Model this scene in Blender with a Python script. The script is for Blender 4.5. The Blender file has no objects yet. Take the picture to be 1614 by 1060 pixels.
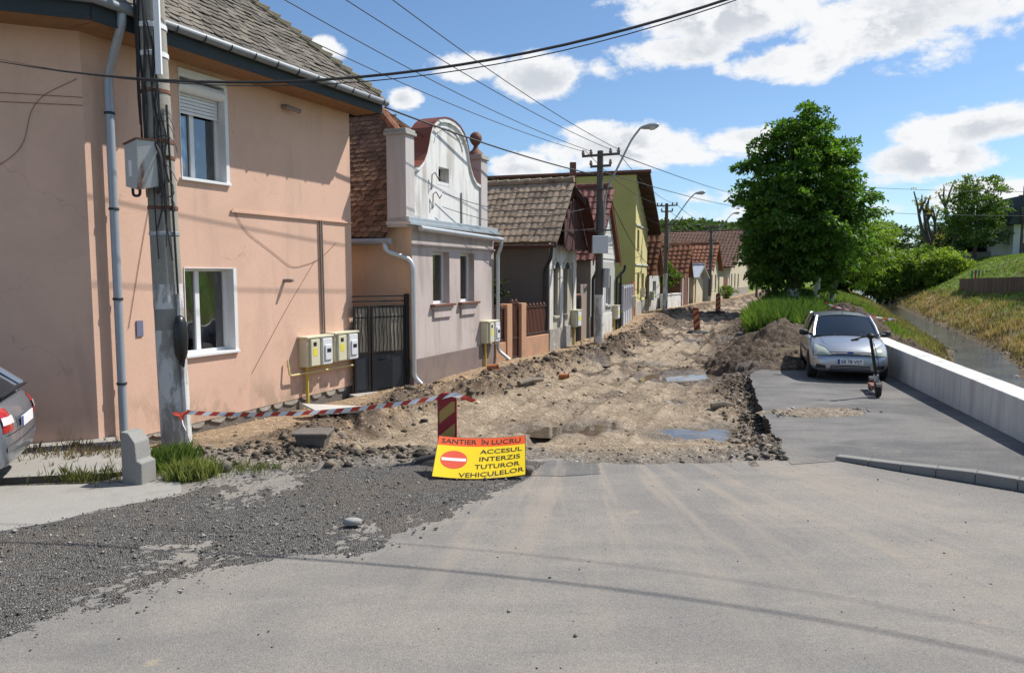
import bpy, bmesh, math, random
import numpy as np
from mathutils import Vector, Matrix
random.seed(7); RNG = np.random.default_rng(11)
sc = bpy.context.scene
COL = sc.collection
# ------------------------------------------------------------------ camera
cam = bpy.data.cameras.new('camera'); camo = bpy.data.objects.new('camera', cam); COL.objects.link(camo)
cam.sensor_width = 36.0; cam.lens = 36.0 * 1150 / 1614; cam.clip_start = 0.05; cam.clip_end = 6000
camo.location = (0, 0, 2.25); camo.rotation_euler = (math.radians(90 - 4.871), 0, 0)
sc.camera = camo
# ------------------------------------------------------------------ light
SUN_PHI = math.radians(22.5); SUN_EL = math.radians(53.5)
SUND = Vector((math.cos(SUN_EL) * math.cos(SUN_PHI), math.cos(SUN_EL) * math.sin(SUN_PHI), math.sin(SUN_EL)))
sl = bpy.data.lights.new('sun', 'SUN'); sl.energy = 4.8; sl.angle = math.radians(0.53); sl.color = (1.0, 0.955, 0.88)
slo = bpy.data.objects.new('sun', sl); COL.objects.link(slo); slo.location = (20, 10, 40)
slo.rotation_euler = (-SUND).to_track_quat('-Z', 'Y').to_euler()
vs = sc.view_settings; vs.view_transform = 'Standard'; vs.look = 'None'; vs.exposure = 0.30; vs.gamma = 1.0; vs.use_curve_mapping = False
sc.cycles.max_bounces = 6; sc.cycles.diffuse_bounces = 3; sc.cycles.transparent_max_bounces = 8
sc.cycles.caustics_reflective = False; sc.cycles.caustics_refractive = False
world = bpy.data.worlds.new('World'); sc.world = world; world.use_nodes = True
wt = world.node_tree; wt.nodes.clear()
class NT:
    """tiny node helper"""
    def __init__(s, t): s.t = t
    def n(s, typ, ins=None, **kw):
        nd = s.t.nodes.new(typ)
        for k, v in kw.items(): setattr(nd, k, v)
        for k, v in (ins or {}).items(): s.set(nd, k, v)
        return nd
    def set(s, nd, k, v):
        sk = nd.inputs[k]
        if isinstance(v, bpy.types.Node): v = v.outputs[0]
        if isinstance(v, bpy.types.NodeSocket): s.t.links.new(v, sk)
        else: sk.default_value = v
    def math(s, op, a, b=0.0, c=None, clamp=False):
        d = {0: a, 1: b}
        if c is not None: d[2] = c
        return s.n('ShaderNodeMath', d, operation=op, use_clamp=clamp).outputs[0]
    def vm(s, op, a, b=None, out=0):
        d = {0: a}
        if b is not None: d[1] = b
        return s.n('ShaderNodeVectorMath', d, operation=op).outputs[out]
    def noise(s, vec, scale, detail=4, rough=.55, dist=0.0, out=0):
        return s.n('ShaderNodeTexNoise', {'Vector': vec, 'Scale': scale, 'Detail': detail, 'Roughness': rough, 'Distortion': dist}).outputs[out]
    def mix(s, f, a, b, blend='MIX'):
        nd = s.n('ShaderNodeMix', data_type='RGBA', blend_type=blend, clamp_factor=True)
        s.set(nd, 0, f); s.set(nd, 6, c4(a)); s.set(nd, 7, c4(b)); return nd.outputs[2]
    def ramp(s, v, a, b, lo=0.0, hi=1.0, smooth=True):
        nd = s.n('ShaderNodeMapRange', {0: v, 1: a, 2: b, 3: lo, 4: hi}, interpolation_type='SMOOTHSTEP' if smooth else 'LINEAR', clamp=True) if smooth else s.n('ShaderNodeMapRange', {0: v, 1: a, 2: b, 3: lo, 4: hi})
        return nd.outputs[0]
def c4(c):
    return (c[0], c[1], c[2], 1.0) if isinstance(c, (tuple, list)) and len(c) == 3 else c
w = NT(wt)
SKY = w.n('ShaderNodeTexSky', sky_type='NISHITA', sun_disc=False, sun_elevation=SUN_EL,
          sun_rotation=math.atan2(SUND.x, SUND.y), altitude=400.0, air_density=1.0, dust_density=0.5, ozone_density=1.6)
dirv = w.n('ShaderNodeTexCoord').outputs['Generated']
# cumulus: puffs at their bearings (tangent of azimuth, tangent of elevation, half sizes), the rest of the sky by noise
def cl(px, py, rx, ry, a=1.0):
    v = Vector(((px - 807) / 1150, 1.0, (432 - py) / 1150)); k = 1 / v.length
    v.normalize(); return (v, rx / 1150 * k, ry / 1150 * k, a)
PUFFS = [cl(1400, 45, 185, 70), cl(1150, 30, 170, 55), cl(1080, 92, 120, 32, .8), cl(1235, 108, 130, 34, .9), cl(1430, 108, 120, 28, .7), cl(1000, 40, 60, 24, .4),
         cl(745, 118, 70, 26, .85), cl(840, 136, 75, 34), cl(515, 86, 34, 22, .8), cl(643, 164, 32, 18, .85), cl(590, 186, 40, 14, .5), cl(930, 118, 60, 20, .45),
         cl(985, 238, 130, 36), cl(930, 215, 60, 20, .8), cl(815, 266, 60, 24, .9), cl(1165, 224, 75, 26, .8), cl(1070, 250, 60, 20, .7), cl(1530, 206, 120, 30), cl(1455, 256, 110, 30),
         cl(1100, 312, 110, 22, .6), cl(1550, 310, 130, 34, .8), cl(1405, 285, 90, 22, .6), cl(1610, 112, 40, 14, .5), cl(1130, 340, 130, 22, .55), cl(930, 320, 120, 22, .5), cl(1300, 330, 200, 24, .5), cl(700, 290, 90, 30, .5), cl(1720, 60, 90, 50, .8), cl(1800, 250, 120, 40, .8)]
acc = None
for v, sx, sz, a in PUFFS:
    d = w.vm('SUBTRACT', dirv, tuple(v)); d = w.vm('MULTIPLY', d, (1 / sx, 1 / sx, 1 / sz))
    L = w.vm('LENGTH', d, out=1); g = w.ramp(L, 0.0, 1.75, a, 0.0)
    acc = g if acc is None else w.math('MAXIMUM', acc, g)
sep = w.n('ShaderNodeSeparateXYZ', {0: dirv})
# elsewhere (behind and beside the camera) scattered cumulus of the same kind
zc = w.math('MAXIMUM', sep.outputs[2], 0.03)
pl = w.n('ShaderNodeCombineXYZ', {0: w.math('DIVIDE', sep.outputs[0], w.math('ADD', zc, .25)), 1: w.math('DIVIDE', sep.outputs[1], w.math('ADD', zc, .25)), 2: 0.0}).outputs[0]
big = w.ramp(w.noise(pl, 1.6, 2, .5), .47, .70, 0.0, .95)
infr = w.math('MULTIPLY', w.ramp(sep.outputs[1], .70, .80), w.ramp(sep.outputs[2], .50, .42))
acc = w.math('MAXIMUM', acc, w.math('MULTIPLY', big, w.math('SUBTRACT', 1.0, infr)))
ns = w.vm('MULTIPLY', dirv, (1, 1, 1.7))
n1 = w.noise(ns, 9, 9, .60, .25); n2 = w.noise(ns, 34, 6, .62)
dens = w.math('ADD', acc, w.math('MULTIPLY_ADD', n1, 1.5, -0.94)); dens = w.math('ADD', dens, w.math('MULTIPLY_ADD', n2, .60, -.30))
cov = w.ramp(dens, .14, .44)
thick = w.ramp(dens, .30, .85)
off = w.noise(w.vm('ADD', ns, (0.02, 0.0, 0.045)), 9, 6, .58, .3)
lit = w.ramp(w.math('SUBTRACT', n1, off), -.07, .07)
ccol = w.mix(w.math('MULTIPLY', thick, w.math('SUBTRACT', 1.0, lit)), (7.5, 7.6, 7.75), (5.0, 5.3, 5.8))
skyc = w.mix(1.0, SKY.outputs[0], (.86, 1.0, 1.12), 'MULTIPLY')
fin = w.mix(w.math('MULTIPLY', cov, w.ramp(sep.outputs[2], .0, .05)), skyc, ccol)
bg = w.n('ShaderNodeBackground', {0: fin, 1: 0.102})
w.n('ShaderNodeOutputWorld', {0: bg})
# ------------------------------------------------------------------ materials
MATS = {}
def newmat(name):
    m = bpy.data.materials.new(name); m.use_nodes = True; t = m.node_tree; t.nodes.clear(); k = NT(t)
    out = k.n('ShaderNodeOutputMaterial'); b = k.n('ShaderNodeBsdfPrincipled'); k.set(out, 0, b); MATS[name] = m
    return m, k, b, out
def pos(k, sx=1, sy=1, sz=1):
    p = k.n('ShaderNodeNewGeometry').outputs['Position']
    return p if (sx, sy, sz) == (1, 1, 1) else k.vm('MULTIPLY', p, (sx, sy, sz))
def bumpn(k, b, h, dist, strength=1.0):
    k.set(b, 'Normal', k.n('ShaderNodeBump', {'Height': h, 'Distance': dist, 'Strength': strength}))
def mul(c, f): return tuple(min(1, x * f) for x in c)
def mat(name, col, rough=.8, var=.18, scale=2.0, bump=0.0, bscale=60., metal=0.0, spec=.4, rnd=0.0, stains=(), coat=0.0, fine=.08, attr=None):
    """stains: (colour, (sx,sy,sz) noise scale, threshold lo, hi, amount)"""
    if name in MATS: return MATS[name]
    m, k, b, out = newmat(name); P = pos(k)
    base = tuple(col[:3])
    if attr: base = k.n('ShaderNodeAttribute', attribute_name=attr).outputs[0]
    n1 = k.noise(P, scale, 5, .6); n2 = k.noise(P, scale * 14, 3, .6)
    f = k.math('MULTIPLY_ADD', n1, 2 * var, 1 - var); f = k.math('ADD', f, k.math('MULTIPLY_ADD', n2, 2 * fine, -fine))
    if rnd: f = k.math('ADD', f, k.math('MULTIPLY_ADD', k.n('ShaderNodeObjectInfo').outputs['Random'], 2 * rnd, -rnd))
    c = k.vm('SCALE', base); c.node.inputs[3].default_value = 1; k.set(c.node, 3, f)
    for (sc_, s3, lo, hi, am) in stains:
        sn = k.noise(pos(k, *s3), 1.0, 6, .62, .4); c = k.mix(k.ramp(sn, lo, hi, 0, am), c, sc_)
    k.set(b, 'Base Color', c); k.set(b, 'Roughness', rough); k.set(b, 'Metallic', metal); k.set(b, 'Specular IOR Level', spec)
    if coat: k.set(b, 'Coat Weight', coat); k.set(b, 'Coat Roughness', .04)
    if bump: bumpn(k, b, k.noise(P, bscale, 6, .65), bump)
    return m
STR = (.9, .9, .12)     # vertical streaks
def plaster(name, col, dirt=(.25, .2, .17), d=.45, lo=.52, hi=.75, var=.10, bump=.004):
    m = plaster0(name, col, dirt, d, lo, hi, var, bump); t = m.node_tree; k = NT(t); b = [n for n in t.nodes if n.type == 'BSDF_PRINCIPLED'][0]
    src = b.inputs['Base Color'].links[0].from_socket; P = pos(k); zz = k.n('ShaderNodeSeparateXYZ', {0: P}).outputs[2]
    # rain-splashed mud near the foot of the wall and hairline cracks
    sp = k.math('MULTIPLY', k.ramp(zz, .75, .05), k.ramp(k.noise(pos(k, 1, 1, .6), 2.6, 5, .65), .42, .62)); c = k.mix(k.math('MULTIPLY', sp, .55), src, (.27, .21, .15))
    vd = k.n('ShaderNodeTexVoronoi', {'Vector': k.vm('ADD', P, k.vm('MULTIPLY', k.noise(P, 2.2, 4, .6, out=1), (.5, .5, .5))), 'Scale': .62}, feature='DISTANCE_TO_EDGE').outputs[0]
    ck = k.math('MULTIPLY', k.ramp(vd, .006, .002), k.ramp(k.noise(P, .7, 3), .50, .60)); c = k.mix(k.math('MULTIPLY', ck, .25), c, mul(col, .35)); k.set(b, 'Base Color', c); return m
def plaster0(name, col, dirt, d, lo, hi, var, bump):
    return mat(name, col, .92, var, .8, bump, 45, spec=.2, fine=.05, stains=[(dirt, (2.4, 2.4, .35), lo, hi, d), (mul(col, .82), (.7, .7, .7), .45, .7, .5), (mul(col, .55), (9, 9, 5), .66, .8, .5)])
def two(k, b, P): pass
def glassmat(name, tint=(.02, .025, .03), thin=True, rough=.02, mixf=.12):
    m, k, b, out = newmat(name)
    lw = k.n('ShaderNodeFresnel', {'IOR': 1.55}).outputs[0]
    P = pos(k); bn = k.n('ShaderNodeBump', {'Height': k.noise(P, 1.6, 2), 'Distance': .006})
    gl = k.n('ShaderNodeBsdfGlossy', {'Color': (.95, .97, 1, 1), 'Roughness': rough, 'Normal': bn})
    tr = k.n('ShaderNodeBsdfTransparent', {'Color': c4(tint)})
    ms = k.n('ShaderNodeMixShader', {0: k.math('ADD', k.math('MULTIPLY', lw, 1.3), mixf, clamp=True), 1: tr, 2: gl})
    k.set(out, 0, ms); return m
plaster('pink', (.67, .445, .338), d=.26)
plaster('peach', (.72, .50, .34), d=.3)
plaster('mauve', (.52, .445, .42), d=.6, lo=.46, hi=.7)
plaster('mauve_plinth', (.20, .155, .15), (.32, .26, .22), .5)
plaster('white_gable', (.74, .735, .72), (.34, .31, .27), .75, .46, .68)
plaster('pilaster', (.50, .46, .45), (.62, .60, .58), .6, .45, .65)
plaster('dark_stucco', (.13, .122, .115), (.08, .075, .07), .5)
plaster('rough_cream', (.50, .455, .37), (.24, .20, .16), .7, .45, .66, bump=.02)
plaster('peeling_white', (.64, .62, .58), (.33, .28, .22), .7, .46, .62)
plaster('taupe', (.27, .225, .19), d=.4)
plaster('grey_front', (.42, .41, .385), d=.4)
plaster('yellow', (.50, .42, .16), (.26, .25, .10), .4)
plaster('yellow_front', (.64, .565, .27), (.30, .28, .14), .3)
plaster('cream', (.58, .52, .38), d=.35)
plaster('pale_wall', (.62, .61, .57), d=.3)
plaster('white_wall', (.74, .74, .73), d=.25)
plaster('salmon', (.50, .285, .175), d=.4)
mat('concrete', (.40, .385, .355), .9, .14, 1.2, .006, 70, spec=.25, stains=[((.24, .23, .21), (1.2, 1.2, .5), .5, .75, .55), ((.52, .50, .46), (3, 3, .5), .55, .75, .4)])
mat('concrete_new', (.62, .61, .575), .88, .12, .9, .004, 80, spec=.25, rnd=.06, stains=[((.36, .345, .315), (3.0, 3.0, .4), .46, .70, .75), ((.58, .57, .54), (.8, .8, .8), .5, .75, .4)])
mat('concrete_pole', (.30, .285, .25), .93, .2, 2.2, .010, 55, spec=.2, stains=[((.19, .18, .165), (2, 2, .6), .45, .7, .7), ((.46, .44, .40), (6, 6, 1.5), .58, .75, .6)])
mat('limewash', (.62, .61, .59), .95, .12, 3, .010, 60, spec=.15, stains=[((.27, .25, .225), (5, 5, 2.2), .44, .60, .9)])
mat('old_pole', (.115, .105, .095), .9, .25, 3, .006, 60, spec=.2)
mat('grey_pipe', (.33, .37, .42), .45, .12, 2, metal=.25, spec=.5, stains=[((.20, .21, .22), (5, 5, .8), .55, .75, .5)])
mat('gutter_grey', (.20, .215, .23), .5, .15, 2, metal=.2, stains=[((.11, .11, .11), (3, 3, 3), .55, .75, .6)])
mat('zinc', (.52, .54, .56), .4, .15, 2, metal=.6, stains=[((.25, .22, .19), (2, 2, 2), .55, .75, .6)])
mat('steel_grey', (.42, .44, .46), .45, .12, 3, metal=.5)
mat('rust', (.16, .075, .045), .85, .35, 6, .004, 80)
mat('rust_grey', (.45, .45, .43), .6, .12, 3, stains=[((.20, .085, .04), (4, 4, 1.2), .55, .68, .95)])
mat('black_rubber', (.018, .018, .019), .7, .2, 4)
mat('cable', (.022, .022, .024), .6, .2, 4)
mat('fascia', (.030, .040, .046), .7, .25, 3)
mat('wood_soffit', (.26, .14, .065), .85, .3, (5), stains=[((.08, .05, .03), (1, 1, 1), .55, .75, .6)])
mat('white_pvc', (.74, .745, .75), .4, .05, 2, spec=.5, stains=[((.45, .43, .40), (3, 3, .8), .58, .8, .4)])
mat('tile_grey', (.155, .138, .118), .92, .3, 4, .006, 60, rnd=.28, spec=.15, stains=[((.23, .20, .13), (2, 2, 2), .55, .72, .7), ((.07, .06, .055), (5, 5, 5), .55, .75, .6)])
mat('tile_brown', (.20, .122, .082), .92, .3, 4, .006, 60, rnd=.34, spec=.15, stains=[((.065, .045, .038), (3, 3, 3), .50, .70, .75), ((.27, .15, .09), (2.5, 2.5, 2.5), .6, .75, .6)])
mat('tile_tan', (.33, .255, .185), .92, .25, 3, .006, 60, rnd=.2, spec=.15, stains=[((.11, .08, .065), (2.5, 2.5, 2.5), .5, .7, .7), ((.36, .30, .22), (2, 2, 2), .58, .75, .6)])
mat('tile_red', (.20, .073, .056), .6, .2, 3, .004, 60, rnd=.18, spec=.35, stains=[((.10, .04, .035), (3, 3, 3), .52, .72, .6)])
mat('tile_orange', (.265, .122, .072), .9, .28, 2.5, .006, 40, rnd=.25, spec=.15, stains=[((.14, .07, .045), (1.5, 1.5, 1.5), .5, .7, .7)])
mat('tile_dark', (.135, .082, .062), .9, .28, 2.5, .006, 40, rnd=.2, spec=.15, stains=[((.07, .05, .045), (1.5, 1.5, 1.5), .5, .7, .7)])
mat('ridge_moss', (.21, .185, .13), .95, .35, 5, .02, 30)
mat('hood_dark', (.085, .030, .026), .7, .2, 3)
mat('block_grey', (.27, .262, .245), .92, .15, 3, .006, 60, spec=.2)
mat('apron', (.315, .30, .275), .93, .16, 1.5, .006, 60, spec=.2, stains=[((.2, .19, .17), (1.5, 1.5, 1.5), .5, .7, .6)])
mat('tan_stone', (.33, .26, .18), .93, .2, 8, .01, 50)
mat('kerb_grey', (.235, .23, .215), .92, .15, 3, .006, 60, spec=.2)
mat('red_metal', (.22, .068, .042), .5, .15, 2, metal=.1)
mat('zinc_roof', (.48, .50, .53), .45, .15, 2, metal=.5)
mat('rusty_brown', (.165, .072, .048), .7, .25, 4, .003, 60)
mat('dark_wood', (.062, .032, .026), .8, .25, 4, .004, 50)
mat('gate_blue', (.030, .036, .046), .45, .2, 3, spec=.5, stains=[((.16, .14, .11), (3, 3, 1.5), .54, .68, .7)])
mat('gate_black', (.018, .018, .020), .5, .2, 3)
mat('frosted', (.36, .31, .24), .5, .2, 3, stains=[((.08, .065, .05), (14, 14, .6), .5, .6, .8)])
mat('cream_box', (.60, .57, .42), .5, .08, 3, stains=[((.36, .31, .2), (4, 4, 1), .58, .75, .6)])
mat('white_box', (.64, .66, .68), .45, .06, 3)
mat('gas_yellow', (.56, .42, .06), .5, .12, 3)
mat('gas_yellow_pale', (.60, .50, .24), .5, .12, 3)
mat('sticker_yellow', (.72, .62, .05), .5, .05)
mat('sticker_red', (.55, .06, .05), .5, .05)
mat('dark_hole', (.012, .012, .013), .9, .1)
mat('interior', (.045, .05, .055), .9, .2)
mat('curtain', (.55, .56, .55), .9, .15, 8)
mat('curtain_yellow', (.50, .46, .12), .9, .15, 8)
glassmat('glass', (.42, .48, .5)); glassmat('car_glass', (.30, .36, .40), mixf=.16)
mat('lime_stone', (.33, .30, .26), .95, .25, 4, .015, 40, rnd=.2, stains=[((.55, .53, .5), (5, 5, 5), .55, .7, .8)])
mat('mortar', (.16, .14, .12), .95, .25, 5, .02, 30)
mat('sign_yellow', (.84, .60, .012), .35, .05, 2, spec=.5, fine=.02, stains=[((.50, .38, .12), (4, 4, 6), .56, .74, .5), ((.30, .23, .13), (14, 14, 5), .66, .78, .5)])
mat('sign_orange', (.78, .105, .022), .35, .05, 2, spec=.5, fine=.02)
mat('sign_red', (.72, .10, .05), .35, .05, 2, fine=.02)
mat('sign_white', (.80, .78, .76), .35, .05, 2, fine=.02)
mat('sign_black', (.035, .022, .016), .5, .1)
mat('beacon_red', (.30, .020, .026), .5, .15, 5, stains=[((.32, .22, .16), (6, 6, 6), .55, .75, .4)])
mat('beacon_gold', (.46, .29, .08), .5, .15, 5, stains=[((.16, .12, .08), (5, 5, 5), .58, .75, .6)])
mat('tape_red', (.55, .06, .03), .5, .1); mat('tape_white', (.78, .77, .76), .5, .08)
mat('clay_orange', (.42, .15, .06), .9, .25, 8, .005, 60)
mat('driftwood', (.20, .165, .125), .95, .3, 8, .006, 60)
mat('car_silver', (.40, .42, .445), .32, .04, 1, metal=.75, spec=.5, coat=.7, fine=.01)
mat('car_silver_dark', (.30, .33, .38), .32, .04, 1, metal=.7, coat=.7, fine=.01)
mat('car_plastic', (.025, .026, .028), .6, .1)
mat('car_grille', (.03, .032, .035), .4, .1)
mat('tyre', (.022, .022, .022), .9, .2, 9)
mat('alloy', (.50, .51, .53), .35, .08, 3, metal=.7)
mat('headlight', (.40, .43, .36), .15, .08, 6, spec=.7, coat=.6)
mat('tail_red', (.42, .012, .014), .15, .1, 6, spec=.6, coat=.8)
mat('tail_clear', (.72, .66, .66), .2, .1, 6, coat=.8)
mat('plate_white', (.76, .77, .78), .4, .04); mat('plate_blue', (.02, .06, .32), .4, .04); mat('chrome', (.7, .71, .73), .15, .03, metal=1)
mat('scooter_black', (.015, .015, .016), .5, .1); mat('scooter_orange', (.24, .10, .065), .5, .2)
mat('lamp_grey', (.36, .37, .37), .45, .1, metal=.3); mat('lamp_glass', (.55, .55, .5), .15, .05, spec=.6)
mat('bark', (.095, .072, .055), .95, .3, 5, .02, 20); mat('bark_grey', (.13, .115, .10), .95, .3, 5, .02, 20)
mat('bark_white', (.60, .59, .57), .95, .1, 5, .02, 20, stains=[((.14, .11, .09), (4, 4, 1.5), .52, .62, .95)])
mat('fence_wood', (.135, .085, .058), .85, .2, 4, .004, 40, rnd=.3)
for nm, c in dict(picket_red=(.42, .05, .04), picket_green=(.03, .26, .16), picket_yellow=(.50, .32, .04), picket_blue=(.04, .16, .32)).items(): mat(nm, c, .6, .1)
mat('stone_grey', (.34, .33, .31), .9, .2, 8, .01, 50)
mat('slab', (.30, .27, .23), .92, .25, 2, .015, 30, rnd=.2)
mat('plastic_sheet', (.50, .47, .42), .6, .15, 4)
mat('purple_panel', (.20, .12, .15), .6, .15, 4); mat('white_rail', (.50, .50, .53), .6, .1, 4); mat('panel_red', (.40, .04, .05), .55, .1, 3)
mat('blue_plate', (.16, .17, .26), .45, .1, 3)
mat('black_plastic', (.012, .012, .013), .35, .1, spec=.5)
# foliage: colour from a per-leaf attribute, part of the light passes through
def leafmat(name, rough=.55, trans=.35, tint=(1.25, 1.3, .45)):
    m, k, b, out = newmat(name)
    a = k.n('ShaderNodeAttribute', attribute_name='Col').outputs[0]
    k.set(b, 'Base Color', a); k.set(b, 'Roughness', rough); k.set(b, 'Specular IOR Level', .35)
    t = k.n('ShaderNodeBsdfTranslucent', {0: k.vm('MULTIPLY', a, tint)})
    k.set(out, 0, k.n('ShaderNodeMixShader', {0: trans, 1: b, 2: t})); return m
leafmat('leaf', trans=.42, tint=(1.5, 1.55, .55)); leafmat('grass', .75, .35, (1.15, 1.15, .75))
# ------------------------------------------------------------------ helpers
RL = {}
def rootloc(o):
    return RL.get(o.name, Vector((0, 0, 0)))
def put(o, label=None, cat=None, group=None, kind=None):
    if label: o['label'] = label
    if cat: o['category'] = cat
    if group: o['group'] = group
    if kind: o['kind'] = kind
    return o
def thing(name, label, cat, loc=(0, 0, 0), group=None):
    o = bpy.data.objects.new(name, None); COL.objects.link(o); o.location = loc; o.empty_display_size = .2
    RL[o.name] = Vector(loc); return put(o, label, cat, group)
class Fr:
    """vertical wall frame: s along the wall, n out of it (right of the walking direction), z up"""
    def __init__(f, P0, P1, z0=0.0):
        f.P0 = Vector((P0[0], P0[1], 0)); d = Vector((P1[0] - P0[0], P1[1] - P0[1], 0)); f.L = d.length
        f.d = d.normalized(); f.n = Vector((f.d.y, -f.d.x, 0)); f.z0 = z0
    def p(f, s, n, z): return f.P0 + f.d * s + f.n * n + Vector((0, 0, z + f.z0))
class MB:
    def __init__(m): m.V = []; m.F = []; m.I = []
    def add(m, vs, fs, mi=0):
        b = len(m.V); m.V += [Vector(v) for v in vs]; m.F += [tuple(b + i for i in f) for f in fs]; m.I += [mi] * len(fs); return m
    def hexa(m, p, mi=0):
        return m.add(p, [(0, 3, 2, 1), (4, 5, 6, 7), (0, 1, 5, 4), (1, 2, 6, 5), (2, 3, 7, 6), (3, 0, 4, 7)], mi)
    def box(m, x0, x1, y0, y1, z0, z1, mi=0):
        return m.hexa([(x0, y0, z0), (x1, y0, z0), (x1, y1, z0), (x0, y1, z0), (x0, y0, z1), (x1, y0, z1), (x1, y1, z1), (x0, y1, z1)], mi)
    def fb(m, fr, s0, s1, n0, n1, z0, z1, mi=0):
        return m.hexa([fr.p(s0, n1, z0), fr.p(s1, n1, z0), fr.p(s1, n0, z0), fr.p(s0, n0, z0), fr.p(s0, n1, z1), fr.p(s1, n1, z1), fr.p(s1, n0, z1), fr.p(s0, n0, z1)], mi)
    def ext(m, pts, vec, mi=0):
        """polygon (list of points) extruded by vec"""
        n = len(pts); a = [Vector(p) for p in pts]; b = [p + Vector(vec) for p in a]
        return m.add(a + b, [tuple(range(n)), tuple(range(2 * n - 1, n - 1, -1))] + [(i, i + n, (i + 1) % n + n, (i + 1) % n) for i in range(n)], mi)
    def quad(m, a, b, c, d, mi=0): return m.add([a, b, c, d], [(0, 1, 2, 3)], mi)
    def tube(m, pts, r, seg=8, mi=0, caps=True):
        pts = [Vector(p) for p in pts]; n = len(pts); rr = r if isinstance(r, (list, tuple)) else [r] * n
        rings = []; up = None
        for i, p in enumerate(pts):
            t = (pts[min(i + 1, n - 1)] - pts[max(i - 1, 0)])
            t = t.normalized() if t.length > 1e-9 else Vector((0, 0, 1))
            if up is None: up = Vector((0, 0, 1)) if abs(t.z) < .95 else Vector((1, 0, 0))
            a = t.cross(up).normalized(); u = a.cross(t).normalized(); up = u
            rings.append([p + (a * math.cos(q) + u * math.sin(q)) * rr[i] for q in [2 * math.pi * j / seg for j in range(seg)]])
        vs = [v for R in rings for v in R]
        fs = [(i * seg + j, i * seg + (j + 1) % seg, (i + 1) * seg + (j + 1) % seg, (i + 1) * seg + j) for i in range(n - 1) for j in range(seg)]
        if caps: fs += [tuple(range(seg - 1, -1, -1)), tuple((n - 1) * seg + j for j in range(seg))]
        return m.add(vs, fs, mi)
    def lathe(m, c, prof, seg=16, axis='z', mi=0):
        c = Vector(c); vs = []
        for r, h in prof:
            for j in range(seg):
                q = 2 * math.pi * j / seg; a, b = r * math.cos(q), r * math.sin(q)
                vs.append(c + (Vector((a, b, h)) if axis == 'z' else Vector((a, h, b)) if axis == 'y' else Vector((h, a, b))))
        n = len(prof)
        fs = [(i * seg + j, i * seg + (j + 1) % seg, (i + 1) * seg + (j + 1) % seg, (i + 1) * seg + j) for i in range(n - 1) for j in range(seg)]
        fs += [tuple(range(seg - 1, -1, -1)), tuple((n - 1) * seg + j for j in range(seg))]
        return m.add(vs, fs, mi)
    def build(m, name, mats, parent=None, smooth=False, bevel=0, label=None, cat=None, group=None, kind=None, autos=None, fix=True):
        me = bpy.data.meshes.new(name); o0 = rootloc(parent) if parent else Vector((0, 0, 0))
        loc = Vector((0, 0, 0))
        if parent is None and m.V:      # own origin at the base
            xs = [v.x for v in m.V]; ys = [v.y for v in m.V]; zs = [v.z for v in m.V]
            loc = Vector(((min(xs) + max(xs)) / 2, (min(ys) + max(ys)) / 2, min(zs))); o0 = loc
        me.from_pydata([tuple(v - o0) for v in m.V], [], m.F)
        for q in (mats if isinstance(mats, (list, tuple)) else [mats]): me.materials.append(MATS[q] if isinstance(q, str) else q)
        if len(me.materials) > 1: me.polygons.foreach_set('material_index', m.I)
        if fix:
            bm = bmesh.new(); bm.from_mesh(me); bmesh.ops.recalc_face_normals(bm, faces=bm.faces); bm.to_mesh(me); bm.free()
        o = bpy.data.objects.new(name, me); COL.objects.link(o)
        if smooth:
            me.polygons.foreach_set('use_smooth', [True] * len(me.polygons))
            if smooth != 'all': me.set_sharp_from_angle(angle=math.radians(40))
        if parent is not None: o.parent = parent
        else: o.location = loc
        RL[o.name] = o0.copy() if parent else loc
        if bevel:
            b = o.modifiers.new('bevel', 'BEVEL'); b.width = bevel; b.segments = 2; b.limit_method = 'ANGLE'; b.harden_normals = False
        return put(o, label, cat, group, kind)
def np_mesh(name, V, F, mats, cols=None, smooth=False, parent=None, kind=None, label=None, cat=None, mi=None):
    V = np.asarray(V, dtype=np.float32); F = np.asarray(F, dtype=np.int32); k = F.shape[1]
    if parent is not None: V = V - np.array(rootloc(parent), dtype=np.float32)
    me = bpy.data.meshes.new(name); me.vertices.add(len(V)); me.vertices.foreach_set('co', V.ravel())
    me.loops.add(F.size); me.loops.foreach_set('vertex_index', F.ravel()); me.polygons.add(len(F))
    me.polygons.foreach_set('loop_start', np.arange(0, F.size, k, dtype=np.int32)); me.polygons.foreach_set('loop_total', np.full(len(F), k, dtype=np.int32))
    for q in (mats if isinstance(mats, (list, tuple)) else [mats]): me.materials.append(MATS[q])
    if mi is not None: me.polygons.foreach_set('material_index', np.asarray(mi, dtype=np.int32))
    if cols is not None:
        a = me.color_attributes.new('Col', 'FLOAT_COLOR', 'POINT'); cols = np.asarray(cols); c = np.zeros((len(V), 4), dtype=np.float32); c[:, :cols.shape[1]] = cols
        a.data.foreach_set('color', c.ravel())
    me.update(calc_edges=True); me.validate()
    if smooth: me.polygons.foreach_set('use_smooth', np.ones(len(F), dtype=bool))
    o = bpy.data.objects.new(name, me); COL.objects.link(o)
    if parent is not None: o.parent = parent; RL[o.name] = rootloc(parent)
    return put(o, label, cat, None, kind)
def sst(a, b, x):
    t = np.clip((x - a) / (b - a), 0, 1); return t * t * (3 - 2 * t)
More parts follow.
